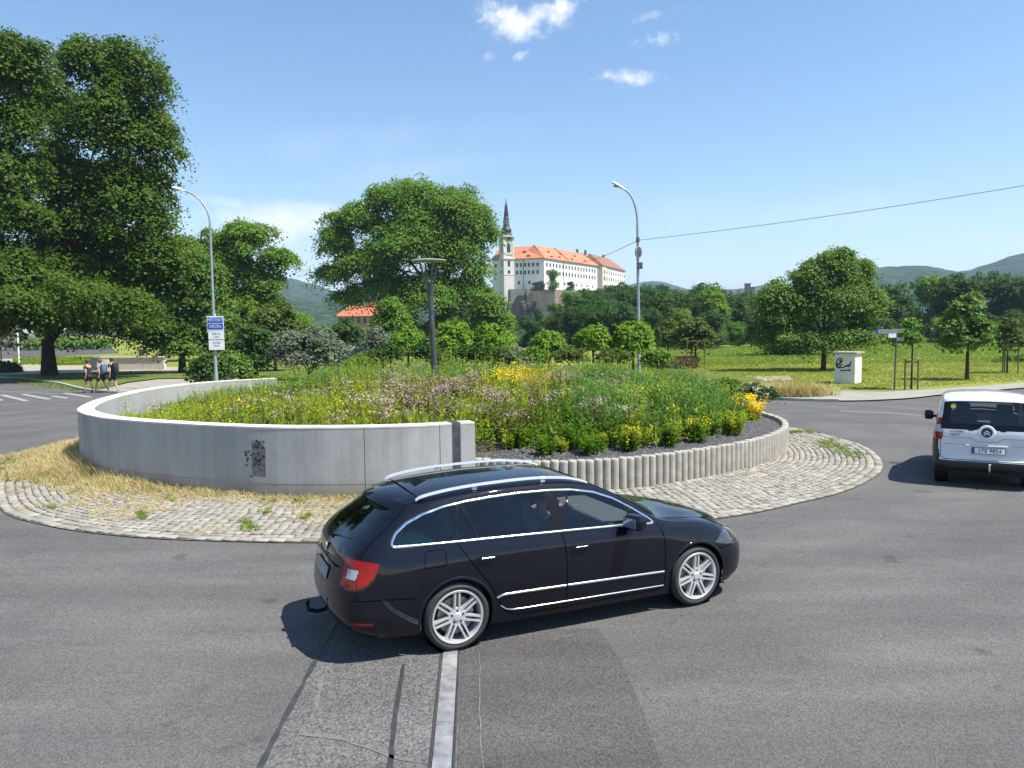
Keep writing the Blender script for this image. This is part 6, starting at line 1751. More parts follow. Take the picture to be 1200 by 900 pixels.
# ---------------------------------------------------------------- people
def person(name, label, J, radii, loc, rotz, skin, garments, hair=None, cat='person', group=None, parent=None, face=True, fingers=True):
    """J joints dict (local, metres). One skinned body; clothes are slightly larger skins over parts of the same skeleton"""
    root = thing(name, label, cat, loc, rotz, group)
    if parent is not None: root.parent = parent
    def skin_mesh(nm, edges, infl, mat, lvl=2, only=None):
        ns = []
        for a, b_ in edges:
            for q in (a, b_):
                if q not in ns: ns.append(q)
        me = bpy.data.meshes.new(nm); me.from_pydata([J[q] for q in ns], [(ns.index(a), ns.index(b_)) for a, b_ in edges], []); me.update()
        o = bpy.data.objects.new(nm, me); COL.objects.link(o)
        md = o.modifiers.new('Skin', 'SKIN'); md.use_smooth_shade = True; md.branch_smoothing = 0.6
        sv = me.skin_vertices[0].data
        for i, q in enumerate(ns):
            r_ = radii[q] if not isinstance(radii[q], (tuple, list)) else radii[q]
            rx, ry = (r_ if isinstance(r_, (tuple, list)) else (r_, r_)); sv[i].radius = (rx + infl, ry + infl); sv[i].use_root = (i == 0)
        sb = o.modifiers.new('Sub', 'SUBSURF'); sb.levels = lvl; sb.render_levels = lvl
        dg = bpy.context.evaluated_depsgraph_get(); m2 = bpy.data.meshes.new_from_object(o.evaluated_get(dg)); bpy.data.objects.remove(o)
        m2.materials.clear(); return link(nm, m2, mat, root)
    body = [('pelvis', 'spine'), ('spine', 'chest'), ('chest', 'neck'), ('neck', 'head'), ('head', 'crown')]
    for s in 'lr':
        body += [('chest', 'sh' + s), ('sh' + s, 'el' + s), ('el' + s, 'wr' + s), ('wr' + s, 'pa' + s), ('pelvis', 'hi' + s), ('hi' + s, 'kn' + s), ('kn' + s, 'an' + s), ('an' + s, 'to' + s)]
        w = Vector(J['wr' + s]); p = Vector(J['pa' + s]); d = (p - w).normalized(); sd = d.cross(Vector(J.get('palm' + s, (0, 1, 0)))).normalized() if 'palm' + s in J else d.orthogonal().normalized()
        if fingers:
            up = d.cross(sd)
            for k, (o_, l_) in enumerate(((-1.5, 0.055), (-0.5, 0.068), (0.5, 0.064), (1.5, 0.048))):
                a = p + sd * 0.017 * o_; m_ = a + d * l_ * 0.55 + up * 0.004; e = m_ + d * l_ * 0.35 + up * 0.016
                J['f%s%da' % (s, k)] = tuple(m_); J['f%s%db' % (s, k)] = tuple(e); radii['f%s%da' % (s, k)] = 0.0088; radii['f%s%db' % (s, k)] = 0.0072
                body += [('pa' + s, 'f%s%da' % (s, k)), ('f%s%da' % (s, k), 'f%s%db' % (s, k))]
            th = w.lerp(p, 0.35) + sd * -0.035; te = th + d * 0.035 - sd * 0.012 + up * 0.01
            J['t%sa' % s] = tuple(th); J['t%sb' % s] = tuple(te); radii['t%sa' % s] = 0.011; radii['t%sb' % s] = 0.009
            body += [('wr' + s, 't%sa' % s), ('t%sa' % s, 't%sb' % s)]
    b_ = skin_mesh('body', body, 0.0, skin)
    for nm, edges, infl, mat in garments: skin_mesh(nm, edges, infl, mat)
    H = Vector(J['head']); hd = Vector(J.get('look', (1, 0, 0))).normalized(); sd = Vector((0, 0, 1)).cross(hd)
    if face:
        f = MB(); f.sphere(H + hd * 0.098 + Vector((0, 0, -0.01)), 0.017, 6, (1, .8, 1.3))
        for q in (-1, 1): f.sphere(H + sd * 0.080 * q + Vector((0, 0, -0.005)), 0.026, 6, (0.6, 0.6, 1.2))
        f.build('nose_and_ears', skin, root, smooth=True)
        e = MB()
        for q in (-1, 1): e.sphere(H + hd * 0.086 + sd * 0.032 * q + Vector((0, 0, 0.018)), 0.011, 6)
        e.sphere(H + hd * 0.088 + Vector((0, 0, -0.048)), 0.018, 6, (0.4, 1.0, 0.3)) if abs(hd.x) > abs(hd.y) else e.sphere(H + hd * 0.088 + Vector((0, 0, -0.048)), 0.018, 6, (1.0, .4, 0.3))
        e.build('eyes_and_mouth', M_DARK, root, smooth=True)
    if hair is not None:
        h = MB(); h.sphere(H + Vector((0, 0, 0.045)) - hd * 0.018, 0.108, 10, (0.98, 0.90, 0.92))
        o = h.build('hair', hair, root, smooth=True)
        for v in o.data.vertices:
            p = v.co - H
            if p.dot(hd) > 0.03 and p.z < 0.075: v.co = H + Vector((0, 0, 0.05)) + (v.co - H - Vector((0, 0, 0.05))) * 0.6
    return root
M_SKIN = plain('skin', (0.50, 0.29, 0.20), 0.55, var=0.06)
M_SKINT = plain('tanned_skin', (0.38, 0.20, 0.13), 0.55, var=0.06)
M_HAIRD = plain('dark_brown_hair', (0.035, 0.02, 0.012), 0.6, var=0.3, scale=40)
M_HAIRB = plain('brown_hair', (0.12, 0.07, 0.04), 0.6, var=0.3, scale=40)
M_TEEB = plain('black_cotton', (0.02, 0.02, 0.023), 0.9, var=0.2)
M_TEEG = plain('grey_blue_cotton', (0.20, 0.23, 0.29), 0.9, var=0.25)
M_SHORT = plain('dark_shorts', (0.03, 0.028, 0.03), 0.9, var=0.2)
M_SHOEW = plain('white_shoe', (0.65, 0.63, 0.6), 0.6)
RAD = dict(pelvis=(0.135, 0.10), spine=(0.125, 0.09), chest=(0.145, 0.10), neck=0.052, head=(0.078, 0.092), crown=(0.062, 0.072), shl=0.062, shr=0.062, ell=0.042, elr=0.042, wrl=0.028, wrr=0.028, pal=(0.036, 0.018), par=(0.036, 0.018),
           hil=0.088, hir=0.088, knl=0.056, knr=0.056, anl=0.036, anr=0.036, tol=0.032, tor=0.032)
def walk_pose(stride=0.30, arm=0.25, h=1.0, bent=(0.05, 0.05)):
    s = stride
    J = dict(pelvis=(0, 0, 0.95), spine=(0.01, 0, 1.12), chest=(0.02, 0, 1.36), neck=(0.03, 0, 1.50), head=(0.055, 0, 1.63), crown=(0.04, 0, 1.71),
             shl=(0.01, 0.185, 1.42), shr=(0.01, -0.185, 1.42), ell=(-arm * 0.55 - 0.02, 0.225, 1.15), elr=(arm * 0.4, -0.225, 1.16), wrl=(-arm * 0.6, 0.23, 0.92), wrr=(arm * 1.3, -0.20, 0.98), pal=(-arm * 0.6 + .03, 0.23, 0.83), par=(arm * 1.5, -0.19, 0.91),
             hil=(0.0, 0.095, 0.90), hir=(0, -0.095, 0.90), knl=(s * 0.65, 0.10, 0.50), knr=(-s * 0.25, -0.10, 0.48), anl=(s, 0.10, 0.09), anr=(-s * 1.05, -0.10, 0.13), tol=(s + 0.17, 0.11, 0.045), tor=(-s * 1.05 + 0.15, -0.11, 0.035), look=(1, 0, -0.1))
    return {k: (v if k == 'look' else tuple(c * h for c in v)) for k, v in J.items()}
TEE = [('spine', 'chest'), ('chest', 'shl'), ('chest', 'shr'), ('shl', 'mel'), ('shr', 'mer'), ('spine', 'pelvis')]
def add_mid(J, RD):
    J = dict(J); RD = dict(RD)
    for s in 'lr':
        J['me' + s] = tuple((Vector(J['sh' + s]) * 0.42 + Vector(J['el' + s]) * 0.58)); RD['me' + s] = 0.056
        J['mk' + s] = tuple((Vector(J['hi' + s]) * 0.25 + Vector(J['kn' + s]) * 0.75)); RD['mk' + s] = 0.078
        J['hs' + s] = tuple(Vector(J['an' + s]) + (Vector(J['an' + s]) - Vector(J['to' + s])).normalized() * 0.03 - Vector((0, 0, 0.03))); RD['hs' + s] = 0.036
    return J, RD
def pedestrian(label, px_, py_, rot, stride, arm, h, shirt, hair, shoes, backpack=None, skin=None):
    q = G(px_, py_); J, RD = add_mid(walk_pose(stride, arm, h), RAD); RD = {k: (tuple(c * h for c in v) if isinstance(v, tuple) else v * h) for k, v in RD.items()}
    legs = [('pelvis', 'hil'), ('hil', 'mkl'), ('pelvis', 'hir'), ('hir', 'mkr')]
    root = person('person', label, J, RD, (q.x, q.y, 0.0), rot, skin or M_SKIN, [('shirt', TEE, 0.024, shirt), ('shorts', legs, 0.020, M_SHORT), ('shoe', [('hsl', 'tol')], 0.012, shoes), ('shoe', [('hsr', 'tor')], 0.012, shoes)], hair)
    if backpack is not None:
        b_ = MB(); b_.box((-0.20 * h, 0, 1.28 * h), (0.17, 0.30, 0.44)); b_.box((-0.30 * h, 0, 1.20 * h), (0.07, 0.24, 0.26))
        o = b_.build('backpack', backpack, None, smooth=True, bevel=0.04); o.location = (q.x, q.y, 0); o.rotation_euler = (0, 0, rot)
        tag(o, 'backpack worn by the walker ' + ('in the middle' if px_ < 128 else 'on the right'), 'backpack')
    return root
pedestrian('leftmost of three walkers, in black t-shirt and dark shorts', 104.5, 460.5, R(155), 0.16, 0.22, 0.97, M_TEEB, M_HAIRD, M_DARK)
pedestrian('middle walker in grey blue t-shirt, bare legs and white shoes, in mid-stride', 119.5, 460.5, R(160), 0.34, 0.22, 0.99, M_TEEG, M_HAIRB, M_SHOEW, plain('blue_pack', (0.10, 0.16, 0.25), 0.8))
pedestrian('rightmost of three walkers, black clothes and black backpack', 133, 460.5, R(158), 0.20, 0.15, 1.03, M_TEEB, M_HAIRD, M_DARK, M_TEEB)

# ---------------------------------------------------------------- dark estate car
CARX, CARY, CARYAW = -0.8967, 7.8889, 0.41595
car = thing('estate_car', 'dark navy estate car with chrome window trim and alloy wheels driving past the flower bed', 'car', (CARX, CARY, 0.012), CARYAW)
ST = [
 [(-1.00,0,.24),(-1.08,0,.32),(-1.13,0,.46),(-1.115,0,.62),(-1.06,0,.82),(-1.00,0,1.01),(-.575,0,1.335),(-.50,0,1.40),(-.485,0,1.415),(-.47,0,1.425)],
 [(-.99,.35,.24),(-1.07,.36,.32),(-1.12,.36,.46),(-1.105,.36,.62),(-1.05,.34,.82),(-.985,.34,1.01),(-.565,.28,1.33),(-.49,.26,1.398),(-.475,.15,1.413),(-.465,0,1.425)],
 [(-.93,.62,.24),(-1.02,.64,.32),(-1.06,.65,.46),(-1.05,.65,.62),(-1.00,.62,.82),(-.935,.60,1.01),(-.535,.50,1.315),(-.46,.46,1.39),(-.455,.26,1.415),(-.45,0,1.43)],
 [(-.82,.76,.23),(-.92,.80,.31),(-.95,.82,.46),(-.94,.82,.62),(-.92,.785,.82),(-.86,.745,1.01),(-.47,.61,1.295),(-.40,.53,1.385),(-.42,.30,1.42),(-.42,0,1.437)],
 [(-.62,.83,.22),(-.68,.865,.31),(-.70,.885,.46),(-.70,.887,.62),(-.70,.865,.83),(-.64,.82,1.025),(-.36,.66,1.30),(-.28,.56,1.40),(-.30,.31,1.44),(-.30,0,1.452)],
 [(-.36,.85,.21),(-.38,.885,.31),(-.38,.90,.46),(-.38,.905,.64),(-.38,.89,.84),(-.34,.845,1.03),(-.17,.675,1.335),(-.10,.57,1.425),(-.10,.31,1.462),(-.10,0,1.472)],
 [(.02,.86,.20),(.02,.885,.31),(.02,.90,.46),(.02,.907,.66),(.02,.893,.85),(.06,.855,1.02),(.15,.665,1.368),(.18,.57,1.45),(.18,.31,1.483),(.18,0,1.493)],
 [(.60,.86,.19),(.60,.88,.30),(.60,.895,.46),(.60,.907,.66),(.60,.897,.85),(.60,.862,1.005),(.62,.655,1.388),(.62,.565,1.468),(.62,.31,1.498),(.62,0,1.507)],
 [(1.20,.86,.18),(1.20,.88,.29),(1.20,.893,.46),(1.20,.905,.66),(1.20,.896,.84),(1.20,.862,.99),(1.18,.65,1.380),(1.15,.565,1.462),(1.14,.31,1.493),(1.13,0,1.503)],
 [(1.75,.86,.18),(1.75,.88,.29),(1.75,.893,.46),(1.75,.905,.65),(1.75,.895,.83),(1.75,.860,.975),(1.62,.655,1.325),(1.52,.575,1.412),(1.48,.31,1.450),(1.46,0,1.462)],
 [(2.10,.86,.18),(2.10,.88,.29),(2.10,.893,.46),(2.10,.905,.65),(2.10,.893,.82),(2.10,.855,.965),(1.92,.700,1.195),(1.80,.63,1.30),(1.74,.34,1.352),(1.71,0,1.368)],
 [(2.34,.86,.18),(2.34,.88,.29),(2.34,.895,.46),(2.34,.905,.65),(2.34,.890,.81),(2.34,.845,.945),(2.20,.755,1.045),(2.08,.695,1.15),(2.06,.38,1.188),(2.04,0,1.20)],
 [(2.58,.86,.18),(2.58,.885,.30),(2.58,.90,.46),(2.58,.908,.64),(2.58,.885,.80),(2.55,.825,.918),(2.45,.765,.955),(2.36,.70,.992),(2.42,.40,1.005),(2.46,0,1.012)],
 [(2.90,.86,.20),(2.90,.885,.30),(2.90,.905,.46),(2.90,.908,.62),(2.90,.875,.775),(2.88,.80,.872),(2.86,.71,.903),(2.84,.60,.918),(2.86,.33,.950),(2.87,0,.958)],
 [(3.18,.83,.20),(3.20,.865,.30),(3.21,.88,.46),(3.20,.87,.60),(3.18,.825,.735),(3.15,.735,.815),(3.14,.635,.845),(3.14,.53,.858),(3.17,.30,.885),(3.18,0,.892)],
 [(3.34,.72,.19),(3.42,.765,.29),(3.44,.77,.45),(3.42,.755,.58),(3.37,.705,.69),(3.33,.63,.755),(3.33,.55,.780),(3.34,.46,.795),(3.38,.26,.820),(3.39,0,.826)],
 [(3.46,.48,.19),(3.57,.52,.28),(3.61,.52,.45),(3.59,.52,.58),(3.52,.48,.675),(3.475,.44,.715),(3.47,.38,.735),(3.48,.30,.750),(3.51,.17,.765),(3.52,0,.772)],
 [(3.53,0,.19),(3.64,0,.28),(3.68,0,.45),(3.67,0,.58),(3.60,0,.675),(3.565,0,.712),(3.56,0,.725),(3.56,0,.735),(3.56,0,.742),(3.56,0,.748)],
]
for q in range(5, 12):
    x_, y_, z_ = ST[q][5]; ST[q][5] = (x_, y_ - .020, z_)
    x_, y_, z_ = ST[q][4]; ST[q][4] = (x_, y_ + .004, z_ + .012)
sh = Shell(ST, 18, 11, smooth=16)
AR = 0.372; AZ = 0.335
for cx in (0.0, 2.761): sh.snap_circle(cx, AZ, AR, 4.6, 0.014)
DLO = [(-.585, 1.052), (-.60, 1.085), (-.545, 1.16), (-.43, 1.235), (-.26, 1.30), (-.05, 1.347), (.17, 1.372), (.45, 1.388), (.75, 1.396), (1.1, 1.390), (1.35, 1.372), (1.6, 1.325), (1.82, 1.243), (2.02, 1.130), (2.19, 1.018), (2.245, .968), (2.20, .962), (1.75, .988), (1.2, 1.005), (.6, 1.022), (.05, 1.035), (-.35, 1.045)]
DLO = [tuple(p) for p in DLO]
sh.snap_poly(DLO, 4.9, 6.6, 0.010)
TL = [(-1.10, .715), (-1.02, .705), (-.93, .705), (-.85, .735), (-.785, .80), (-.745, .86), (-.725, .925), (-.85, .945), (-1.0, .962), (-1.10, .965)]
HL = [(3.00, .672), (3.10, .745), (3.22, .785), (3.33, .765), (3.42, .735), (3.62, .665), (3.62, .60), (3.42, .60), (3.2, .625)]
sh.snap_poly(TL, 1.5, 5.4, 0.012); sh.snap_poly(HL, 1.5, 6.0, 0.012)
sh.finish()
c = sh.cen; u, v = sh.fu, sh.fv; ay = np.abs(c[:, 1])
arch = np.zeros(len(c), bool)
for cx in (0.0, 2.761): arch |= (np.hypot(c[:, 0] - cx, c[:, 2] - AZ) < AR) & (ay > 0.55) & (v < 4.6)
dlo = inside(DLO, c[:, 0], c[:, 2]) & (v > 4.8) & (v < 6.6) & (ay > 0.5)
ws = (u > 9.12) & (u < 11.85) & (v > 7.12)
rg = (u < 2.80) & (v > 5.03) & (v < 5.95)
gap1 = lambda x: (x > 1.105 + 0 * x)
inner = dlo
pil_B = (c[:, 0] > 1.06 + (c[:, 2] - 1.0) * -0.10) & (c[:, 0] < 1.24 + (c[:, 2] - 1.0) * -0.16)
divC = (np.abs(c[:, 0] - (0.225 + (c[:, 2] - 1.02) * -0.42)) < 0.016)      # thin quarter divider in rear door
pil_C = (np.abs(c[:, 0] - (-0.03 + (c[:, 2] - 1.02) * 0.40)) < 0.022)
fr = (c[:, 0] > 2.0) & (np.abs(c[:, 0] - 2.015) < 0.02)
right = c[:, 1] < 0
tail = inside(TL, c[:, 0], c[:, 2]) & (ay > .60) & (u < 6)
headl = inside(HL, c[:, 0], c[:, 2]) & (ay > .42) & (v < 6.3)
used_ = arch.copy()
gl = dlo
xs_ = c[:, 0]
body = ~arch & ~dlo & ~ws & ~rg & ~tail & ~headl
def door_mask(poly): return inside(poly, c[:, 0], c[:, 2]) & (ay > .5) & body & (v < 5.3)
RD_POLY = [(1.165, 0.24), (1.165, .70), (1.13, 1.06), (.0, 1.08), (.03, 1.01), (.16, .82), (.33, .60), (.42, .42), (.50, .30), (.62, .245)]
FD_POLY = [(1.165, 0.24), (1.165, .70), (1.13, 1.06), (2.28, 1.06), (2.30, .93), (2.335, .80), (2.345, .35), (2.32, .25)]
rd = door_mask(RD_POLY); fd = door_mask(FD_POLY) & ~rd
bon = (u > 12.15) & (v > 6.7) & body & (xs_ > 2.4)
bump_r = body & (xs_ < -.40) & (c[:, 2] < .60 - 0.02) & ~rd
bump_f = body & (xs_ > 3.05) & (c[:, 2] < .60)
tgate = body & (u < 3.0) & (c[:, 2] >= .58) & (v < 6.7) & ~bump_r
rest = body & ~rd & ~fd & ~bon & ~bump_r & ~bump_f & ~tgate
b0_ = sh.part('body_shell', rest, M_NAVY, car)
sh.part('bonnet', bon, M_NAVY, car)
sh.part('rear_bumper', bump_r, M_NAVY, car); sh.part('front_bumper', bump_f, M_NAVY, car)
tg = sh.part('tailgate', tgate, M_NAVY, car)
sh.part('windscreen', ws, M_GL_WS, car); sh.part('rear_window', rg, M_GL_TINT, tg)
doors = {}
for sd_, m_ in ((-1, right), (1, ~right)):
    fdo = sh.part('front_door', fd & m_, M_NAVY, car); rdo = sh.part('rear_door', rd & m_, M_NAVY, car); doors[sd_] = (fdo, rdo)
    sh.part('window', gl & m_ & (xs_ > 1.15) , M_GL_SIDE, fdo)
    sh.part('window', gl & m_ & (xs_ <= 1.15) & (xs_ > 0.02), M_GL_TINT, rdo)
    sh.part('quarter_window', gl & m_ & (xs_ <= 0.02 + 0 * xs_), M_GL_TINT, car)
    for nm_, pts_, w_ in (('pillar', [(1.135, 1.01), (1.08, 1.385)], .135), ('pillar', [(-.015, 1.04), (.105, 1.365)], .040), ('window_divider', [(.245, 1.03), (.115, 1.36)], .030), ('pillar', [(1.985, .985), (1.93, 1.19)], .03)):
        sh.ribbon(nm_, pts_, w_, .003, M_BLACKP, car, sd_, h=.002)
    tl = sh.part('tail_light', tail & m_, M_REDL, car, 0.004)
    sh.part('headlight', headl & m_, M_HEADL, car, 0.003)
    white = tail & m_ & (ay < .785) & (ay > .675) & (c[:, 2] > .785) & (c[:, 2] < .875) & (xs_ < -.90)
    sh.part('reversing_lens', white, M_WLENS, tl, 0.007)
# chrome frame round the side windows, gaps, mouldings
for sd_ in (-1, 1):
    sh.ribbon('window_chrome', DLO, 0.021, 0.003, M_CHROME, car, sd_, h=0.006, closed=True, step=0.025)
    fdo, rdo = doors[sd_]
    for nm, pts, w_, pr in (('door_gap', RD_POLY[:2] + [(1.13, 1.0)], 0.010, rdo), ('door_gap', [(.03, 1.01)] + RD_POLY[5:] + [(1.165, .24)], 0.010, rdo), ('door_gap', [(2.285, .955)] + FD_POLY[5:] + [(1.165, .24)], 0.010, fdo)):
        sh.ribbon(nm, pts, w_, 0.0015, M_SEAM, pr, sd_)
    sh.ribbon('side_moulding', [(.40, .452), (.47, .474), (1.155, .462)], 0.024, 0.002, M_CHROME, rdo, sd_, h=0.009)
    sh.ribbon('side_moulding', [(1.175, .462), (2.33, .438)], 0.024, 0.002, M_CHROME, fdo, sd_, h=0.009)
    sh.ribbon('sill_chrome', [(.44, .37), (.50, .322), (.58, .305), (.75, .300), (1.6, .292), (2.33, .285)], 0.014, 0.002, M_CHROME, car, sd_, h=0.006)
    sh.ribbon('bumper_gap', [(-1.0, .60), (-.7, .60), (-.40, .575)], 0.008, 0.0015, M_SEAM, car, sd_)
    sh.ribbon('bumper_gap', [(3.05, .60), (3.3, .615), (3.45, .62)], 0.007, 0.0015, M_SEAM, car, sd_)
    sh.ribbon('fender_gap', [(2.33, .80), (2.34, .93), (2.37, .93)], 0.006, 0.0015, M_SEAM, car, sd_)
    sh.ribbon('arch_lip', [(AR * math.cos(a), AZ + AR * math.sin(a)) for a in np.linspace(R(-12), R(192), 40)], 0.030, -0.001, M_NAVY, car, sd_, h=0.008)
    sh.ribbon('arch_lip', [(2.761 + AR * math.cos(a), AZ + AR * math.sin(a)) for a in np.linspace(R(-12), R(192), 40)], 0.030, -0.001, M_NAVY, car, sd_, h=0.008)
sh.ribbon('fuel_flap_gap', polygon_round([(-.30, .985), (-.10, .985), (-.105, .835), (-.315, .835)], 0.035), 0.007, 0.0015, M_SEAM, car, -1, closed=True, step=0.02)
def curve_gap(pts3, name, parent, r_=0.004, mat=None):
    mb = MB(); mb.tube(pts3, r_, 6); return mb.build(name, mat or M_SEAM, parent, smooth=True)
g = sh.g
def gp(uu, vv, sgn=1, off=0.0):
    i = int(np.argmin(abs(sh.su - uu))); j = int(np.argmin(abs(sh.sv - vv))); p = g[i, j] * np.array([1, sgn, 1]); k = i * sh.nv + j + (0 if sgn > 0 else sh.nu * sh.nv)
    return tuple(p + sh.N[k] * off)
# tailgate seam, bonnet seam, spoiler
for sg_ in (-1, 1):
    curve_gap([gp(3.0, q, sg_, 0.001) for q in np.linspace(3.0, 6.9, 24)], 'tailgate_gap', tg)
    curve_gap([gp(q, 6.7, sg_, 0.001) for q in np.linspace(12.15, 16.2, 30)], 'bonnet_gap', car, 0.003)
    curve_gap([gp(q, 7.12, sg_, 0.002) for q in np.linspace(9.1, 11.85, 20)], 'windscreen_seal', car, 0.008, M_BLACKP)
curve_gap([gp(11.85, q, -1, .002) for q in np.linspace(7.1, 9, 14)] + [gp(11.85, q, 1, .002) for q in np.linspace(9, 7.1, 14)], 'scuttle_seal', car, 0.012, M_BLACKP)
curve_gap([gp(9.1, q, -1, .001) for q in np.linspace(7.1, 9, 14)] + [gp(9.1, q, 1, .001) for q in np.linspace(9, 7.1, 14)], 'windscreen_seal', car, 0.006, M_BLACKP)
# spoiler: thin wing over the rear glass
Vs = []; 
ys = np.linspace(-0.56, 0.56, 17)
for y in ys:
    t = abs(y) / 0.56; xb = 0.16 * t ** 2.2
    Vs += [(-.30 + xb * .3, y, 1.452 - .045 * t ** 2), (-.46 + xb * .6, y, 1.436 - .05 * t ** 2), (-.63 + xb, y, 1.395 - .06 * t ** 2), (-.645 + xb, y, 1.375 - .06 * t ** 2), (-.52 + xb * .7, y, 1.365 - .06 * t ** 2)]
F = [(i * 5 + q, i * 5 + q + 1, (i + 1) * 5 + q + 1, (i + 1) * 5 + q) for i in range(len(ys) - 1) for q in range(4)] + [(0, 1, 2, 3, 4), tuple((len(ys) - 1) * 5 + q for q in range(5))]
mb = MB(); mb.add(Vs, F); mb.build('spoiler', M_NAVY, tg, smooth=True)
curve_gap([(-.295 + .05 * (abs(y) / .56) ** 2.2, y, 1.458 - .048 * (abs(y) / .56) ** 2) for y in ys], 'tailgate_gap', tg, 0.006)
mb = MB(); mb.add([(x - .006, y, z - .006) for (x, y, z) in Vs[3::5]] + [(x + .05, y, z - .03) for (x, y, z) in Vs[3::5]], [(i, i + 1, 17 + i + 1, 17 + i) for i in range(16)]); mb.build('spoiler_underside', M_BLACKP, tg)
# roof rails
def rail(sg_):
    P = [(-.30, 1.415, .58), (-.22, 1.45, .585), (.05, 1.490, .59), (.40, 1.512, .585), (.9, 1.519, .58), (1.25, 1.497, .58), (1.45, 1.460, .585), (1.56, 1.42, .595)]
    S = cr_spline([(a, b_, c_) for a, b_, c_ in P], 6, closed=False); V = []; F = []; n = len(S)
    for i, (x, z, y) in enumerate(S):
        w_ = 0.021 if 3 < i < n - 4 else 0.014; y = y * sg_
        V += [(x, y - w_, z - .012), (x, y - w_ * .75, z + .009), (x, y + w_ * .75, z + .009), (x, y + w_, z - .012)]
    for i in range(n - 1):
        for q in range(4): F.append((i * 4 + q, i * 4 + (q + 1) % 4, (i + 1) * 4 + (q + 1) % 4, (i + 1) * 4 + q))
    F += [(0, 1, 2, 3), tuple((n - 1) * 4 + q for q in range(4))]
    mb = MB(); mb.add(V, F)
    rl = mb.build('roof_rail', M_RAIL, car, smooth=True)
    for x, z in ((0.30, 1.487), (1.05, 1.495)): mb = MB(); mb.box((x, .583 * sg_, z), (0.05, 0.022, 0.06)); mb.build('rail_foot', M_RAIL, rl, bevel=0.003)
rail(-1); rail(1)
mb = MB(); mb.add([(-.18, -.012, 1.462), (.02, -.012, 1.478), (-.14, 0, 1.52), (-.18, .012, 1.462), (.02, .012, 1.478)], [(0, 1, 2), (3, 2, 4), (0, 2, 3), (1, 4, 2)]); mb.build('roof_antenna', M_BLACKP, car, bevel=0.002)
# handles
for sd_ in (-1, 1):
    for (x, z, pr) in ((.30, .862, doors[sd_][1]), (1.31, .842, doors[sd_][0])):
        hh = sh.hit(x, z, sd_)[0]
        mb = MB(); mb.tube([(x - .10, hh.y + sd_ * .004, z), (x - .07, hh.y + sd_ * .030, z + .004), (x + .06, hh.y + sd_ * .032, z + .006), (x + .10, hh.y + sd_ * .004, z + .004)], [.010, .013, .013, .010], 8); h_ = mb.build('door_handle', M_NAVY, pr, smooth=True)
        mb = MB(); mb.box((x, hh.y + sd_ * .041, z + .007), (.13, .007, .010)); mb.build('handle_chrome', M_CHROME, h_, bevel=.002)
        mb = MB(); mb.sphere((x, hh.y - sd_ * .004, z - .010), .045, 8, (1.3, .25, .65)); mb.build('handle_recess', M_CHROME if False else M_NAVY, h_, smooth=True)
    # mirror
    mb = MB(); mb.box((1.91, sd_ * .99, 1.04), (.14, .23, .155), M=Matrix.Rotation(sd_ * -.25, 3, 'Z')); o = mb.build('side_mirror', M_NAVY, car, smooth=True, bevel=.045)
    mb = MB(); mb.tube([(1.98, sd_ * .84, .985), (1.94, sd_ * .93, 1.00)], [.03, .025], 8); mb.build('mirror_arm', M_BLACKP, o, smooth=True)
    mb = MB(); mb.box((1.835, sd_ * .99, 1.04), (.006, .17, .10), M=Matrix.Rotation(sd_ * -.25, 3, 'Z')); mb.build('mirror_glass', M_CHROME, o, bevel=.002)
# wheels and wells
for (x, tn) in ((0.0, 0.0), (2.761, R(2))):
    for sd_ in (-1, 1):
        wheel(car, x, sd_ * 0.785, 0.328, 0.225, sd_, 0.256, turn=tn)
        mb = MB(); mb.lathe([(0.02, -.16), (.365, -.16), (.366, .085)], c=(x, sd_ * .775, AZ), n=40, M=Matrix.Rotation(-sd_ * math.pi / 2, 3, 'X')); mb.build('wheel_well', M_BLACKP, car, smooth=True)
# underside
mb = MB(); mb.box((1.3, 0, .26), (4.3, 1.1, .10)); mb.box((1.38, 0, .24), (1.9, 1.62, .08)); mb.build('underbody', M_BLACKP, car)
# rear details
mb = MB(); mb.box((0, 0, 0), (.012, .52, .115)); o = mb.build('number_plate', plain('shaded_plate', (0.28, 0.28, 0.28), 0.5), tg, bevel=.002); o.location = (-1.096, 0, .725); o.rotation_euler = (0, R(14), 0)  # the plate's shade is put into its grey base colour
mb = MB(); mb.box((0, 0, 0), (.02, .9, .02)); o = mb.build('boot_strip', M_NAVY, tg, bevel=.004); o.location = (-1.058, 0, .835)
mb = MB(); mb.lathe([(0, 0), (.045, 0), (.045, .008), (0, .012)], n=20, c=(-1.045, 0, .925), M=Matrix.Rotation(-math.pi / 2, 3, 'Y')); mb.build('round_badge', M_CHROME, tg, smooth=True)
for y_ in (-.56,):
    mb = MB(); mb.tube([(-1.055, -.30, .62), (-1.03, -.55, .62), (-.955, -.72, .62)], .002, 4)
sh.ribbon('rear_reflector', [(-1.01, .385), (-.80, .375)], .030, .003, M_REDD, car, -1, h=.004)
sh.ribbon('rear_reflector', [(-1.01, .385), (-.80, .375)], .030, .003, M_REDD, car, 1, h=.004)
mb = MB(); mb.tube([(-.95, .0, .30), (-1.15, .0, .27), (-1.24, .0, .30), (-1.25, .0, .36)], .020, 10); mb.sphere((-1.25, 0, .385), .026, 8); mb.build('tow_bar', M_BLACKP, car, smooth=True)
mb = MB(); mb.tube([(-1.01, 0, 1.02), (-.985, -.02, 1.035), (-.90, -.42, 1.085)], [.012, .009, .005], 6); mb.build('rear_wiper', M_BLACKP, tg, smooth=True)
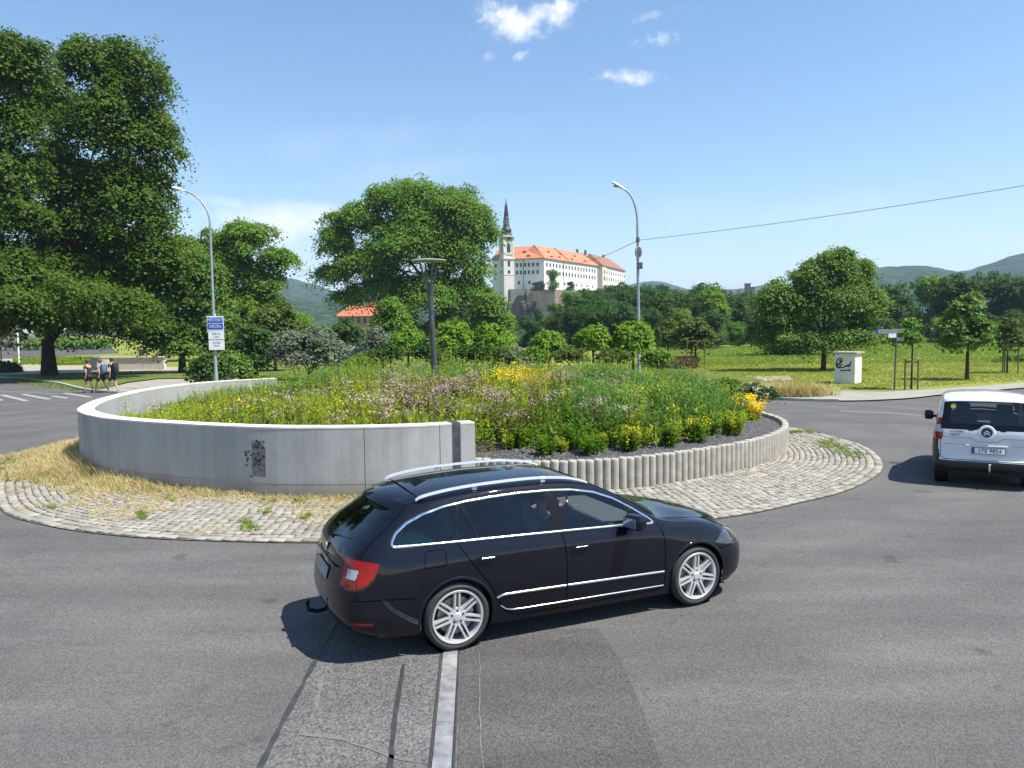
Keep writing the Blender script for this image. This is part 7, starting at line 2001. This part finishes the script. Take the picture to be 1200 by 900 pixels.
# front: grille, lower intake, fog strip, badges
mb = MB(); mb.box((3.655, 0, .57), (.03, .66, .12)); gr = mb.build('grille', M_BLACKP, car, bevel=.02)
mb = MB(); mb.tube([(3.665, -.33, .63), (3.68, 0, .645), (3.665, .33, .63)], .009, 8); mb.tube([(3.665, -.33, .51), (3.685, 0, .505), (3.665, .33, .51)], .007, 8); mb.build('grille_chrome', M_CHROME, gr, smooth=True)
mb = MB(); mb.box((3.60, 0, .27), (.12, 1.0, .10)); mb.build('lower_intake', M_BLACKP, car, bevel=.02)
sh.ribbon('fog_light_chrome', [(3.36, .29), (3.50, .285)], .02, .003, M_CHROME, car, -1, h=.005)
# wipers front
mb = MB(); mb.tube([(2.40, -.55, 1.0), (2.33, -.1, 1.055)], .008, 6); mb.tube([(2.42, .1, 1.01), (2.32, .5, 1.05)], .008, 6); mb.build('wiper', M_BLACKP, car, smooth=True)
# cabin
mb = MB(); mb.box((1.05, 0, .36), (3.0, 1.55, .10)); mb.box((-.45, 0, .62), (.9, 1.45, .55)); mb.box((2.10, 0, .66), (.40, 1.5, .5)); mb.build('cabin_floor', M_CABIN, car)
mb = MB(); mb.box((2.04, 0, .90), (.48, 1.52, .12)); mb.box((1.86, .37, .93), (.16, .4, .12)); mb.build('dashboard', M_CABIN, car, bevel=.03)
def seat(x, y, parent, w_=.50):
    mb = MB(); mb.box((x, y, .50), (.52, w_, .16)); 
    Mr = Matrix.Rotation(R(-16), 3, 'Y'); mb.box((x - .30, y, .80), (.13, w_ - .02, .62), M=Mr); s_ = mb.build('seat', M_CABIN, parent, bevel=.035)
    mb = MB(); mb.box((x - .405, y, 1.20), (.10, .26, .17), M=Mr); mb.tube([(x - .385, y - .06, 1.03), (x - .40, y - .06, 1.18)], .008, 6); mb.tube([(x - .385, y + .06, 1.03), (x - .40, y + .06, 1.18)], .008, 6); mb.build('headrest', M_CABIN, s_, bevel=.02)
seat(1.30, .38, car); seat(1.30, -.38, car); seat(.42, .4, car, .6); seat(.42, -.4, car, .6)
mb = MB(); mb.lathe([(.175 + .014 * math.cos(a), .014 * math.sin(a)) for a in np.linspace(0, 2 * math.pi, 9)], n=28, c=(1.72, .38, .93), M=Matrix.Rotation(R(-62), 3, 'Y')); mb.box((1.72, .38, .93), (.04, .30, .05)); mb.build('steering_wheel', M_BLACKP, car, smooth=True)
mb = MB(); mb.box((-.30, 0, .93), (.75, 1.30, .02)); mb.build('load_cover', M_CABIN, car)
M_GREENC = plain('green_blanket', (0.12, 0.50, 0.36), 0.8)
mb = MB(); mb.box((-.40, -.50, 1.00), (.46, .46, .07), .12); o = mb.build('folded_blanket', M_GREENC, None, bevel=.02); o.location = car.location; o.rotation_euler = car.rotation_euler; tag(o, 'folded green blanket lying behind the rear glass of the dark estate car', 'blanket')
mb = MB(); mb.box((.72, 0, 1.15), (.03, .0001, .0001))
# driver and front passenger (seated)
def seated(x, y, rot=0.0, zs=.60, arms='wheel', lab='', parent=None, shirt=None, skin=None, loc=(0, 0, 0), yaw=0.0, hair=None, h=.97):
    J = dict(pelvis=(x, y, zs), spine=(x - .06, y, zs + .18), chest=(x - .12, y, zs + .40), neck=(x - .13, y, zs + .54), head=(x - .10, y, zs + .665), crown=(x - .11, y, zs + .745),
             shl=(x - .12, y + .18, zs + .45), shr=(x - .12, y - .18, zs + .45), hil=(x + .04, y + .09, zs - .01), hir=(x + .04, y - .09, zs - .01), knl=(x + .44, y + .12, zs + .06), knr=(x + .44, y - .12, zs + .06), anl=(x + .68, y + .12, zs - .27), anr=(x + .66, y - .12, zs - .27), tol=(x + .82, y + .12, zs - .22), tor=(x + .80, y - .12, zs - .22), look=(1, 0, 0))
    if arms == 'wheel': J.update(ell=(x + .10, y + .24, zs + .24), elr=(x + .10, y - .25, zs + .24), wrl=(x + .30, y + .16, zs + .36), wrr=(x + .30, y - .16, zs + .36), pal=(x + .38, y + .15, zs + .39), par=(x + .38, y - .15, zs + .39))
    else: J.update(ell=(x - .02, y + .24, zs + .18), elr=(x - .02, y - .25, zs + .18), wrl=(x + .18, y + .12, zs + .10), wrr=(x + .18, y - .12, zs + .10), pal=(x + .26, y + .08, zs + .11), par=(x + .26, y - .08, zs + .11))
    J, RD = add_mid(J, RAD)
    return person('person', lab, J, RD, loc, yaw, skin or M_SKINT, [('shirt', TEE, .014, shirt or M_TEEB), ('trousers', [('pelvis', 'hil'), ('hil', 'knl'), ('knl', 'anl'), ('pelvis', 'hir'), ('hir', 'knr'), ('knr', 'anr')], .018, M_SHORT)], hair or M_HAIRD)
seated(1.28, .38, lab='driver in dark shirt behind the wheel of the dark estate car', loc=(CARX, CARY, 0.012), yaw=CARYAW)
seated(1.26, -.38, arms='lap', lab='front passenger in dark t-shirt seen through the open side window of the estate car', loc=(CARX, CARY, 0.012), yaw=CARYAW, shirt=M_TEEB)
# ---------------------------------------------------------------- white van
VH = R(29); VF = Vector((math.sin(VH), math.cos(VH), 0)); VR = Vector((math.cos(VH), -math.sin(VH), 0))
vc = Vector((8.25, 14.90, 0)) + VR * 0.84
van = thing('delivery_van', 'small white delivery van seen from behind driving out of the roundabout', 'van', (vc.x, vc.y, 0.006), math.pi / 2 - VH)
VS = [
 [(-.52,0,.30),(-.62,0,.36),(-.655,0,.44),(-.64,0,.51),(-.60,0,.55),(-.585,0,.95),(-.545,0,1.14),(-.40,0,1.60),(-.34,0,1.66),(-.30,0,1.685),(-.24,0,1.70)],
 [(-.52,.4,.30),(-.62,.4,.36),(-.65,.4,.44),(-.635,.4,.51),(-.595,.4,.55),(-.58,.4,.95),(-.54,.4,1.14),(-.395,.38,1.595),(-.335,.37,1.652),(-.29,.2,1.682),(-.235,0,1.70)],
 [(-.50,.66,.30),(-.58,.70,.36),(-.615,.72,.44),(-.60,.72,.51),(-.57,.71,.55),(-.555,.705,.95),(-.51,.69,1.14),(-.37,.60,1.58),(-.31,.57,1.635),(-.27,.30,1.675),(-.22,0,1.698)],
 [(-.42,.76,.29),(-.48,.81,.36),(-.50,.835,.44),(-.49,.835,.51),(-.475,.83,.55),(-.47,.82,.95),(-.44,.785,1.14),(-.31,.665,1.56),(-.25,.62,1.62),(-.22,.32,1.678),(-.20,0,1.70)],
 [(-.22,.79,.28),(-.25,.84,.36),(-.25,.855,.44),(-.25,.857,.51),(-.25,.857,.55),(-.25,.845,.95),(-.24,.81,1.14),(-.16,.695,1.55),(-.10,.645,1.63),(-.10,.34,1.692),(-.10,0,1.712)],
 [(.4,.79,.26),(.4,.84,.34),(.4,.857,.44),(.4,.858,.51),(.4,.858,.55),(.4,.848,.95),(.4,.815,1.14),(.4,.705,1.56),(.4,.65,1.65),(.4,.34,1.708),(.4,0,1.722)],
 [(1.4,.79,.25),(1.4,.84,.33),(1.4,.857,.44),(1.4,.858,.51),(1.4,.858,.55),(1.4,.845,.95),(1.4,.81,1.12),(1.35,.69,1.54),(1.32,.63,1.63),(1.30,.33,1.685),(1.3,0,1.70)],
 [(1.95,.79,.25),(1.95,.84,.33),(1.95,.856,.44),(1.95,.856,.51),(1.95,.855,.55),(1.95,.835,.93),(1.95,.79,1.08),(1.65,.69,1.42),(1.58,.63,1.53),(1.55,.34,1.60),(1.54,0,1.615)],
 [(2.35,.79,.25),(2.35,.84,.33),(2.35,.856,.44),(2.35,.856,.51),(2.35,.855,.55),(2.35,.82,.92),(2.30,.765,1.02),(2.10,.71,1.11),(2.02,.66,1.18),(2.02,.36,1.24),(2.02,0,1.26)],
 [(2.75,.78,.25),(2.75,.83,.33),(2.75,.85,.44),(2.75,.85,.51),(2.75,.84,.68),(2.72,.77,.86),(2.68,.70,.92),(2.60,.64,.96),(2.55,.58,.98),(2.58,.3,1.02),(2.6,0,1.03)],
 [(3.05,.66,.25),(3.10,.72,.33),(3.12,.74,.44),(3.10,.72,.60),(3.07,.69,.55),(3.02,.60,.77),(3.0,.52,.81),(2.98,.46,.84),(2.97,.40,.86),(3.0,.2,.88),(3.02,0,.89)],
 [(3.15,0,.25),(3.24,0,.33),(3.27,0,.44),(3.25,0,.60),(3.22,0,.55),(3.17,0,.75),(3.16,0,.76),(3.15,0,.77),(3.14,0,.775),(3.13,0,.78),(3.12,0,.785)],
]
for st_ in VS:
    for q, dy in ((6, .012), (7, .03), (8, .04), (9, .02)):
        x_, y_, z_ = st_[q]
        if y_ > .1: st_[q] = (x_, y_ + dy, z_)
vs = Shell(VS, 14, 10, smooth=4)
for cx in (0.0, 2.51): vs.snap_circle(cx, .31, .345, 4.6, .013)
vs.finish()
M_BUMP = plain('dark_bumper', (0.014, 0.014, 0.016), 0.5, var=0.25)
c = vs.cen; u, v = vs.fu, vs.fv; ay = np.abs(c[:, 1]); xs_ = c[:, 0]; zc_ = c[:, 2]
arch = np.zeros(len(c), bool)
for cx in (0.0, 2.51): arch |= (np.hypot(xs_ - cx, zc_ - .31) < .345) & (ay > .5) & (v < 4.7)
# rear window panel: outer black border, inner clear pane
rearface = u < 2.75
low = 1.13 + 0.0 * ay - 0.10 * np.clip((ay - .0) / .16, -1, 1) * 0
blk = rearface & (v > 5.62) & (v < 7.02) & (ay < .735 - .10 * (zc_ - 1.1)) & (zc_ > 1.055 + .02 * (ay / .6) + 0.075 * np.exp(-(ay / .15) ** 4)) 
pane = blk & (zc_ > 1.20) & (zc_ < 1.56) & (ay < .60 - (zc_ - 1.2) * .14) 
tail_ = (zc_ > .86) & (zc_ < 1.27) & (xs_ < -.36) & (ay > .715 - (zc_ - .86) * .06) & ~blk & (v < 7.2)
ws = (u > 6.12) & (u < 8.7) & (v > 8.1)
sidew = inside([(1.05, 1.14), (1.05, 1.50), (1.30, 1.50), (1.62, 1.36), (1.95, 1.10), (1.9, 1.06)], xs_, zc_) & (ay > .5) & (v > 4.9)
bmp_ = (zc_ < .50) & ~arch & (xs_ < -.15)
bmp_side = (xs_ < -.22) & (ay > .752 + 0.02 * (zc_ > .7)) & (zc_ < .87) & ~arch
bmp_ = bmp_ | bmp_side
bmpf = (zc_ < .55) & (xs_ > 2.8)
base = ~arch & ~blk & ~tail_ & ~ws & ~sidew & ~bmp_ & ~bmpf
tgm = base & rearface & (ay < .745) & (zc_ > .50) & (v < 7.0)
vs.part('body_shell', base & ~tgm, M_WHITEP, van)
vtg = vs.part('tailgate', tgm, M_WHITEP, van)
vs.part('rear_bumper', bmp_, M_BUMP, van, .004); vs.part('front_bumper', bmpf, M_GREYPL, van)
vs.part('window_border', blk & ~pane, M_BLACKP, vtg, .001); vs.part('rear_window', pane, glassmat('clear_rear_glass', (.86, .89, .87)), vtg)
vs.part('windscreen', ws, glassmat('clear_windscreen', (.88, .92, .90)), van)
rt_ = c[:, 1] < 0
for m_ in (rt_, ~rt_):
    vs.part('side_window', sidew & m_, M_GL_SIDE, van)
    tl = vs.part('tail_light', tail_ & m_, M_REDL, van, .006)
    vs.part('clear_lens', tail_ & m_ & (zc_ > 1.02) & (zc_ < 1.16), M_WLENS, tl, .010)
def rearpt(y, z, off=0.0):
    h_ = vs.bvh.ray_cast(Vector((-3, y, z)), Vector((1, 0, 0))); n = h_[1]
    if n.x > 0: n = -n
    return h_[0] + n * off, n
def rearline(pts, w_, mat, name, off=.002):
    P = resample(np.array(pts, float), .03); Nn = normals2d(P); V = []
    for s_ in (-1, 1):
        for p, nn in zip(P, Nn): V.append(tuple(rearpt(p[0] + nn[0] * w_ / 2 * s_, p[1] + nn[1] * w_ / 2 * s_, off)[0]))
    n = len(P); mb = MB(); mb.add(V, [(i, i + 1, n + i + 1, n + i) for i in range(n - 1)]); return mb.build(name, mat, vtg)
M_LINE = plain('panel_crease', (0.25, 0.26, 0.27), 0.6)
rearline([(.74, .935), (.24, .925), (.16, .86), (-.16, .86), (-.24, .925), (-.74, .935)], .010, M_LINE, 'panel_crease')
rearline([(.68, .80), (-.68, .80)], .006, M_LINE, 'panel_crease')
rearline([(.735, 1.10), (.742, .95), (.735, .56), (.66, .515), (-.66, .515), (-.735, .56), (-.742, .95), (-.735, 1.10)], .010, M_SEAM, 'tailgate_gap')
# round emblem
p, n_ = rearpt(0, 1.035, .012)
rotm = n_.to_track_quat('Z', 'Y').to_matrix()
upv = Vector((0, 0, 1)); zx = n_.normalized(); yx = (upv - zx * upv.dot(zx)).normalized(); xx = yx.cross(zx)
RM = Matrix((xx, yx, zx)).transposed()
mb = MB(); mb.lathe([(0, .004), (.125, .004), (.135, -.006), (.14, -.03)], c=p, n=32, M=RM); bz = mb.build('emblem_boss', M_WHITEP, vtg, smooth=True)
mb = MB(); mb.lathe([(0, .012), (.088, .012), (.092, .004)], c=p, n=32, M=RM); em = mb.build('round_emblem', plain('emblem_navy', (.012, .015, .03), .3), bz, smooth=True)
mb = MB()
for dz in (.0, -.042):
    pts = [(-.058, -.032 + dz), (0, .022 + dz), (.058, -.032 + dz), (.040, -.034 + dz), (0, .002 + dz), (-.040, -.034 + dz)]
    V = [p + RM @ Vector((a, b_ + .018, .014)) for a, b_ in pts]; mb.add(V, [(0, 1, 4, 5), (1, 2, 3, 4)])
mb.build('double_chevron', M_CHROME, em)
# badges and number plate
for tx, z, y in (('CITROËN', 1.035, .585), ('NEMO', .975, .60)):
    p2, n2 = rearpt(y - .10, z, .004); text_mesh('badge_lettering', tx, .052, M_DARK, vtg, p2, RM, sx=1.1)
p2, n2 = rearpt(-.03, .70, .018)
mb = MB(); mb.add([p2 + RM @ Vector((sx * .265, sy * .058, sz)) for sz in (-.008, .008) for sx, sy in ((-1, -1), (1, -1), (1, 1), (-1, 1))], [(3, 2, 1, 0), (4, 5, 6, 7), (0, 1, 5, 4), (1, 2, 6, 5), (2, 3, 7, 6), (3, 0, 4, 7)])
npl = mb.build('number_plate', M_BLACKP, vtg)
mb = MB(); mb.add([p2 + RM @ Vector((x, y, .0105)) for x, y in ((-.215, -.05), (.257, -.05), (.257, .05), (-.215, .05))], [(0, 1, 2, 3)]); mb.build('plate_face', M_SIGNW, npl)
mb = MB(); mb.add([p2 + RM @ Vector((x, y, .0105)) for x, y in ((-.258, -.05), (-.217, -.05), (-.217, .05), (-.258, .05))], [(0, 1, 2, 3)]); mb.build('blue_band', M_BLUE, npl)
text_mesh('plate_text', '1TE 9824', .098, M_BLACKP, npl, p2 + RM @ Vector((.022, 0, .012)), RM, sx=.98)
mb = MB(); pA, nA = rearpt(.33, .79, .012); pB, _ = rearpt(-.33, .79, .012); mb.tube([pA, (pA + pB) / 2, pB], .012, 6); mb.build('plate_light_bar', M_WHITEP, vtg, smooth=True)
mb = MB(); p3 = rearpt(.06, 1.20, .012)[0]; p4 = rearpt(.35, 1.26, .012)[0]; mb.tube([p3, p4], .007, 6); mb.build('rear_wiper', M_BLACKP, vtg, smooth=True)
p2, _ = rearpt(.54, 1.49, .004)
mb = MB(); mb.lathe([(0, .002), (.045, .002), (.045, 0)], c=p2, n=18, M=RM); mb.build('round_sticker', plain('yellow_sticker', (.55, .50, .05), .5), vtg)
mb = MB(); mb.tube([(-.50, -.05, .34), (-.70, -.05, .32), (-.74, -.05, .36), (-.74, -.05, .44)], .018, 8); mb.sphere((-.74, -.05, .46), .026, 8); mb.build('tow_bar', M_CHROME, van, smooth=True)
mb = MB(); mb.tube([(-.22, -.0, 1.71), (-.32, 0, 1.76)], .006, 5)
for sd_ in (-1, 1):
    mb = MB(); mb.box((1.78, sd_ * .955, 1.09), (.12, .17, .20)); mm = mb.build('side_mirror', M_BLACKP, van, smooth=True, bevel=.045)
    mb = MB(); mb.tube([(1.80, sd_ * .80, 1.06), (1.79, sd_ * .93, 1.06)], .03, 6); mb.build('mirror_arm', M_BLACKP, mm, smooth=True)
    vs.ribbon('arch_cover', [(.355 * math.cos(a), .31 + .355 * math.sin(a)) for a in np.linspace(R(-8), R(188), 30)], .05, .001, M_GREYPL, van, sd_, h=.01)
    vs.ribbon('arch_cover', [(2.51 + .355 * math.cos(a), .31 + .355 * math.sin(a)) for a in np.linspace(R(-8), R(188), 30)], .05, .001, M_GREYPL, van, sd_, h=.01)
    vs.ribbon('side_moulding', [(.5, .60), (2.05, .60)], .10, .002, M_GREYPL, van, sd_, h=.012)
    for x in (0.0, 2.51):
        wheel(van, x, sd_ * .745, .30, .185, sd_, .19, spokes=8, twin=False, mat=plain('grey_hubcap', (.35, .35, .36), .5, .2))
        mb = MB(); mb.lathe([(0.02, -.14), (.34, -.14), (.341, .08)], c=(x, sd_ * .735, .31), n=32, M=Matrix.Rotation(-sd_ * math.pi / 2, 3, 'X')); mb.build('wheel_well', M_BLACKP, van, smooth=True)
mb = MB(); mb.box((1.25, 0, .27), (3.4, 1.1, .12)); mb.box((1.2, 0, .25), (1.7, 1.5, .08)); mb.box((-.35, 0, .30), (.3, 1.2, .12)); mb.build('underbody', M_BLACKP, van)
mb = MB(); mb.box((1.1, 0, .45), (3.0, 1.5, .08)); mb.box((1.95, 0, .88), (.5, 1.4, .16)); mb.box((-.1, 0, .72), (.55, 1.35, .45)); mb.build('cabin_interior', M_CABIN, van, bevel=.02)
def vseat(x, y):
    mb = MB(); mb.box((x, y, .62), (.5, .46, .16)); mb.box((x - .26, y, .95), (.13, .46, .56)); s_ = mb.build('seat', M_CABIN, van, bevel=.04)
    mb = MB(); mb.box((x - .30, y, 1.34), (.11, .27, .19)); mb.tube([(x - .29, y, 1.2), (x - .30, y, 1.30)], .02, 6); mb.build('headrest', M_CABIN, s_, bevel=.05)
vseat(1.2, .36); vseat(1.2, -.36)
seated(1.22, .36, zs=.76, lab='driver in dark clothes at the wheel of the white van', loc=(vc.x, vc.y, .006), yaw=math.pi / 2 - VH, hair=M_HAIRD)
# ---------------------------------------------------------------- air
hm = bpy.data.materials.new('haze_air'); hm.use_nodes = True; nt = hm.node_tree; nt.nodes.clear()
o_ = nt.nodes.new('ShaderNodeOutputMaterial'); pv = nt.nodes.new('ShaderNodeVolumePrincipled')
pv.inputs['Color'].default_value = (0.62, 0.78, 1.0, 1); pv.inputs['Density'].default_value = 0.00020; pv.inputs['Anisotropy'].default_value = 0.1
L(nt, pv.outputs[0], o_.inputs['Volume'])
mb = MB(); mb.box((0, 2900, 149), (10600, 6600, 302)); hz = mb.build('haze', hm); tag(hz, kind='stuff')
hz['label'] = 'thin blue haze over the distant hills'; hz['category'] = 'haze'
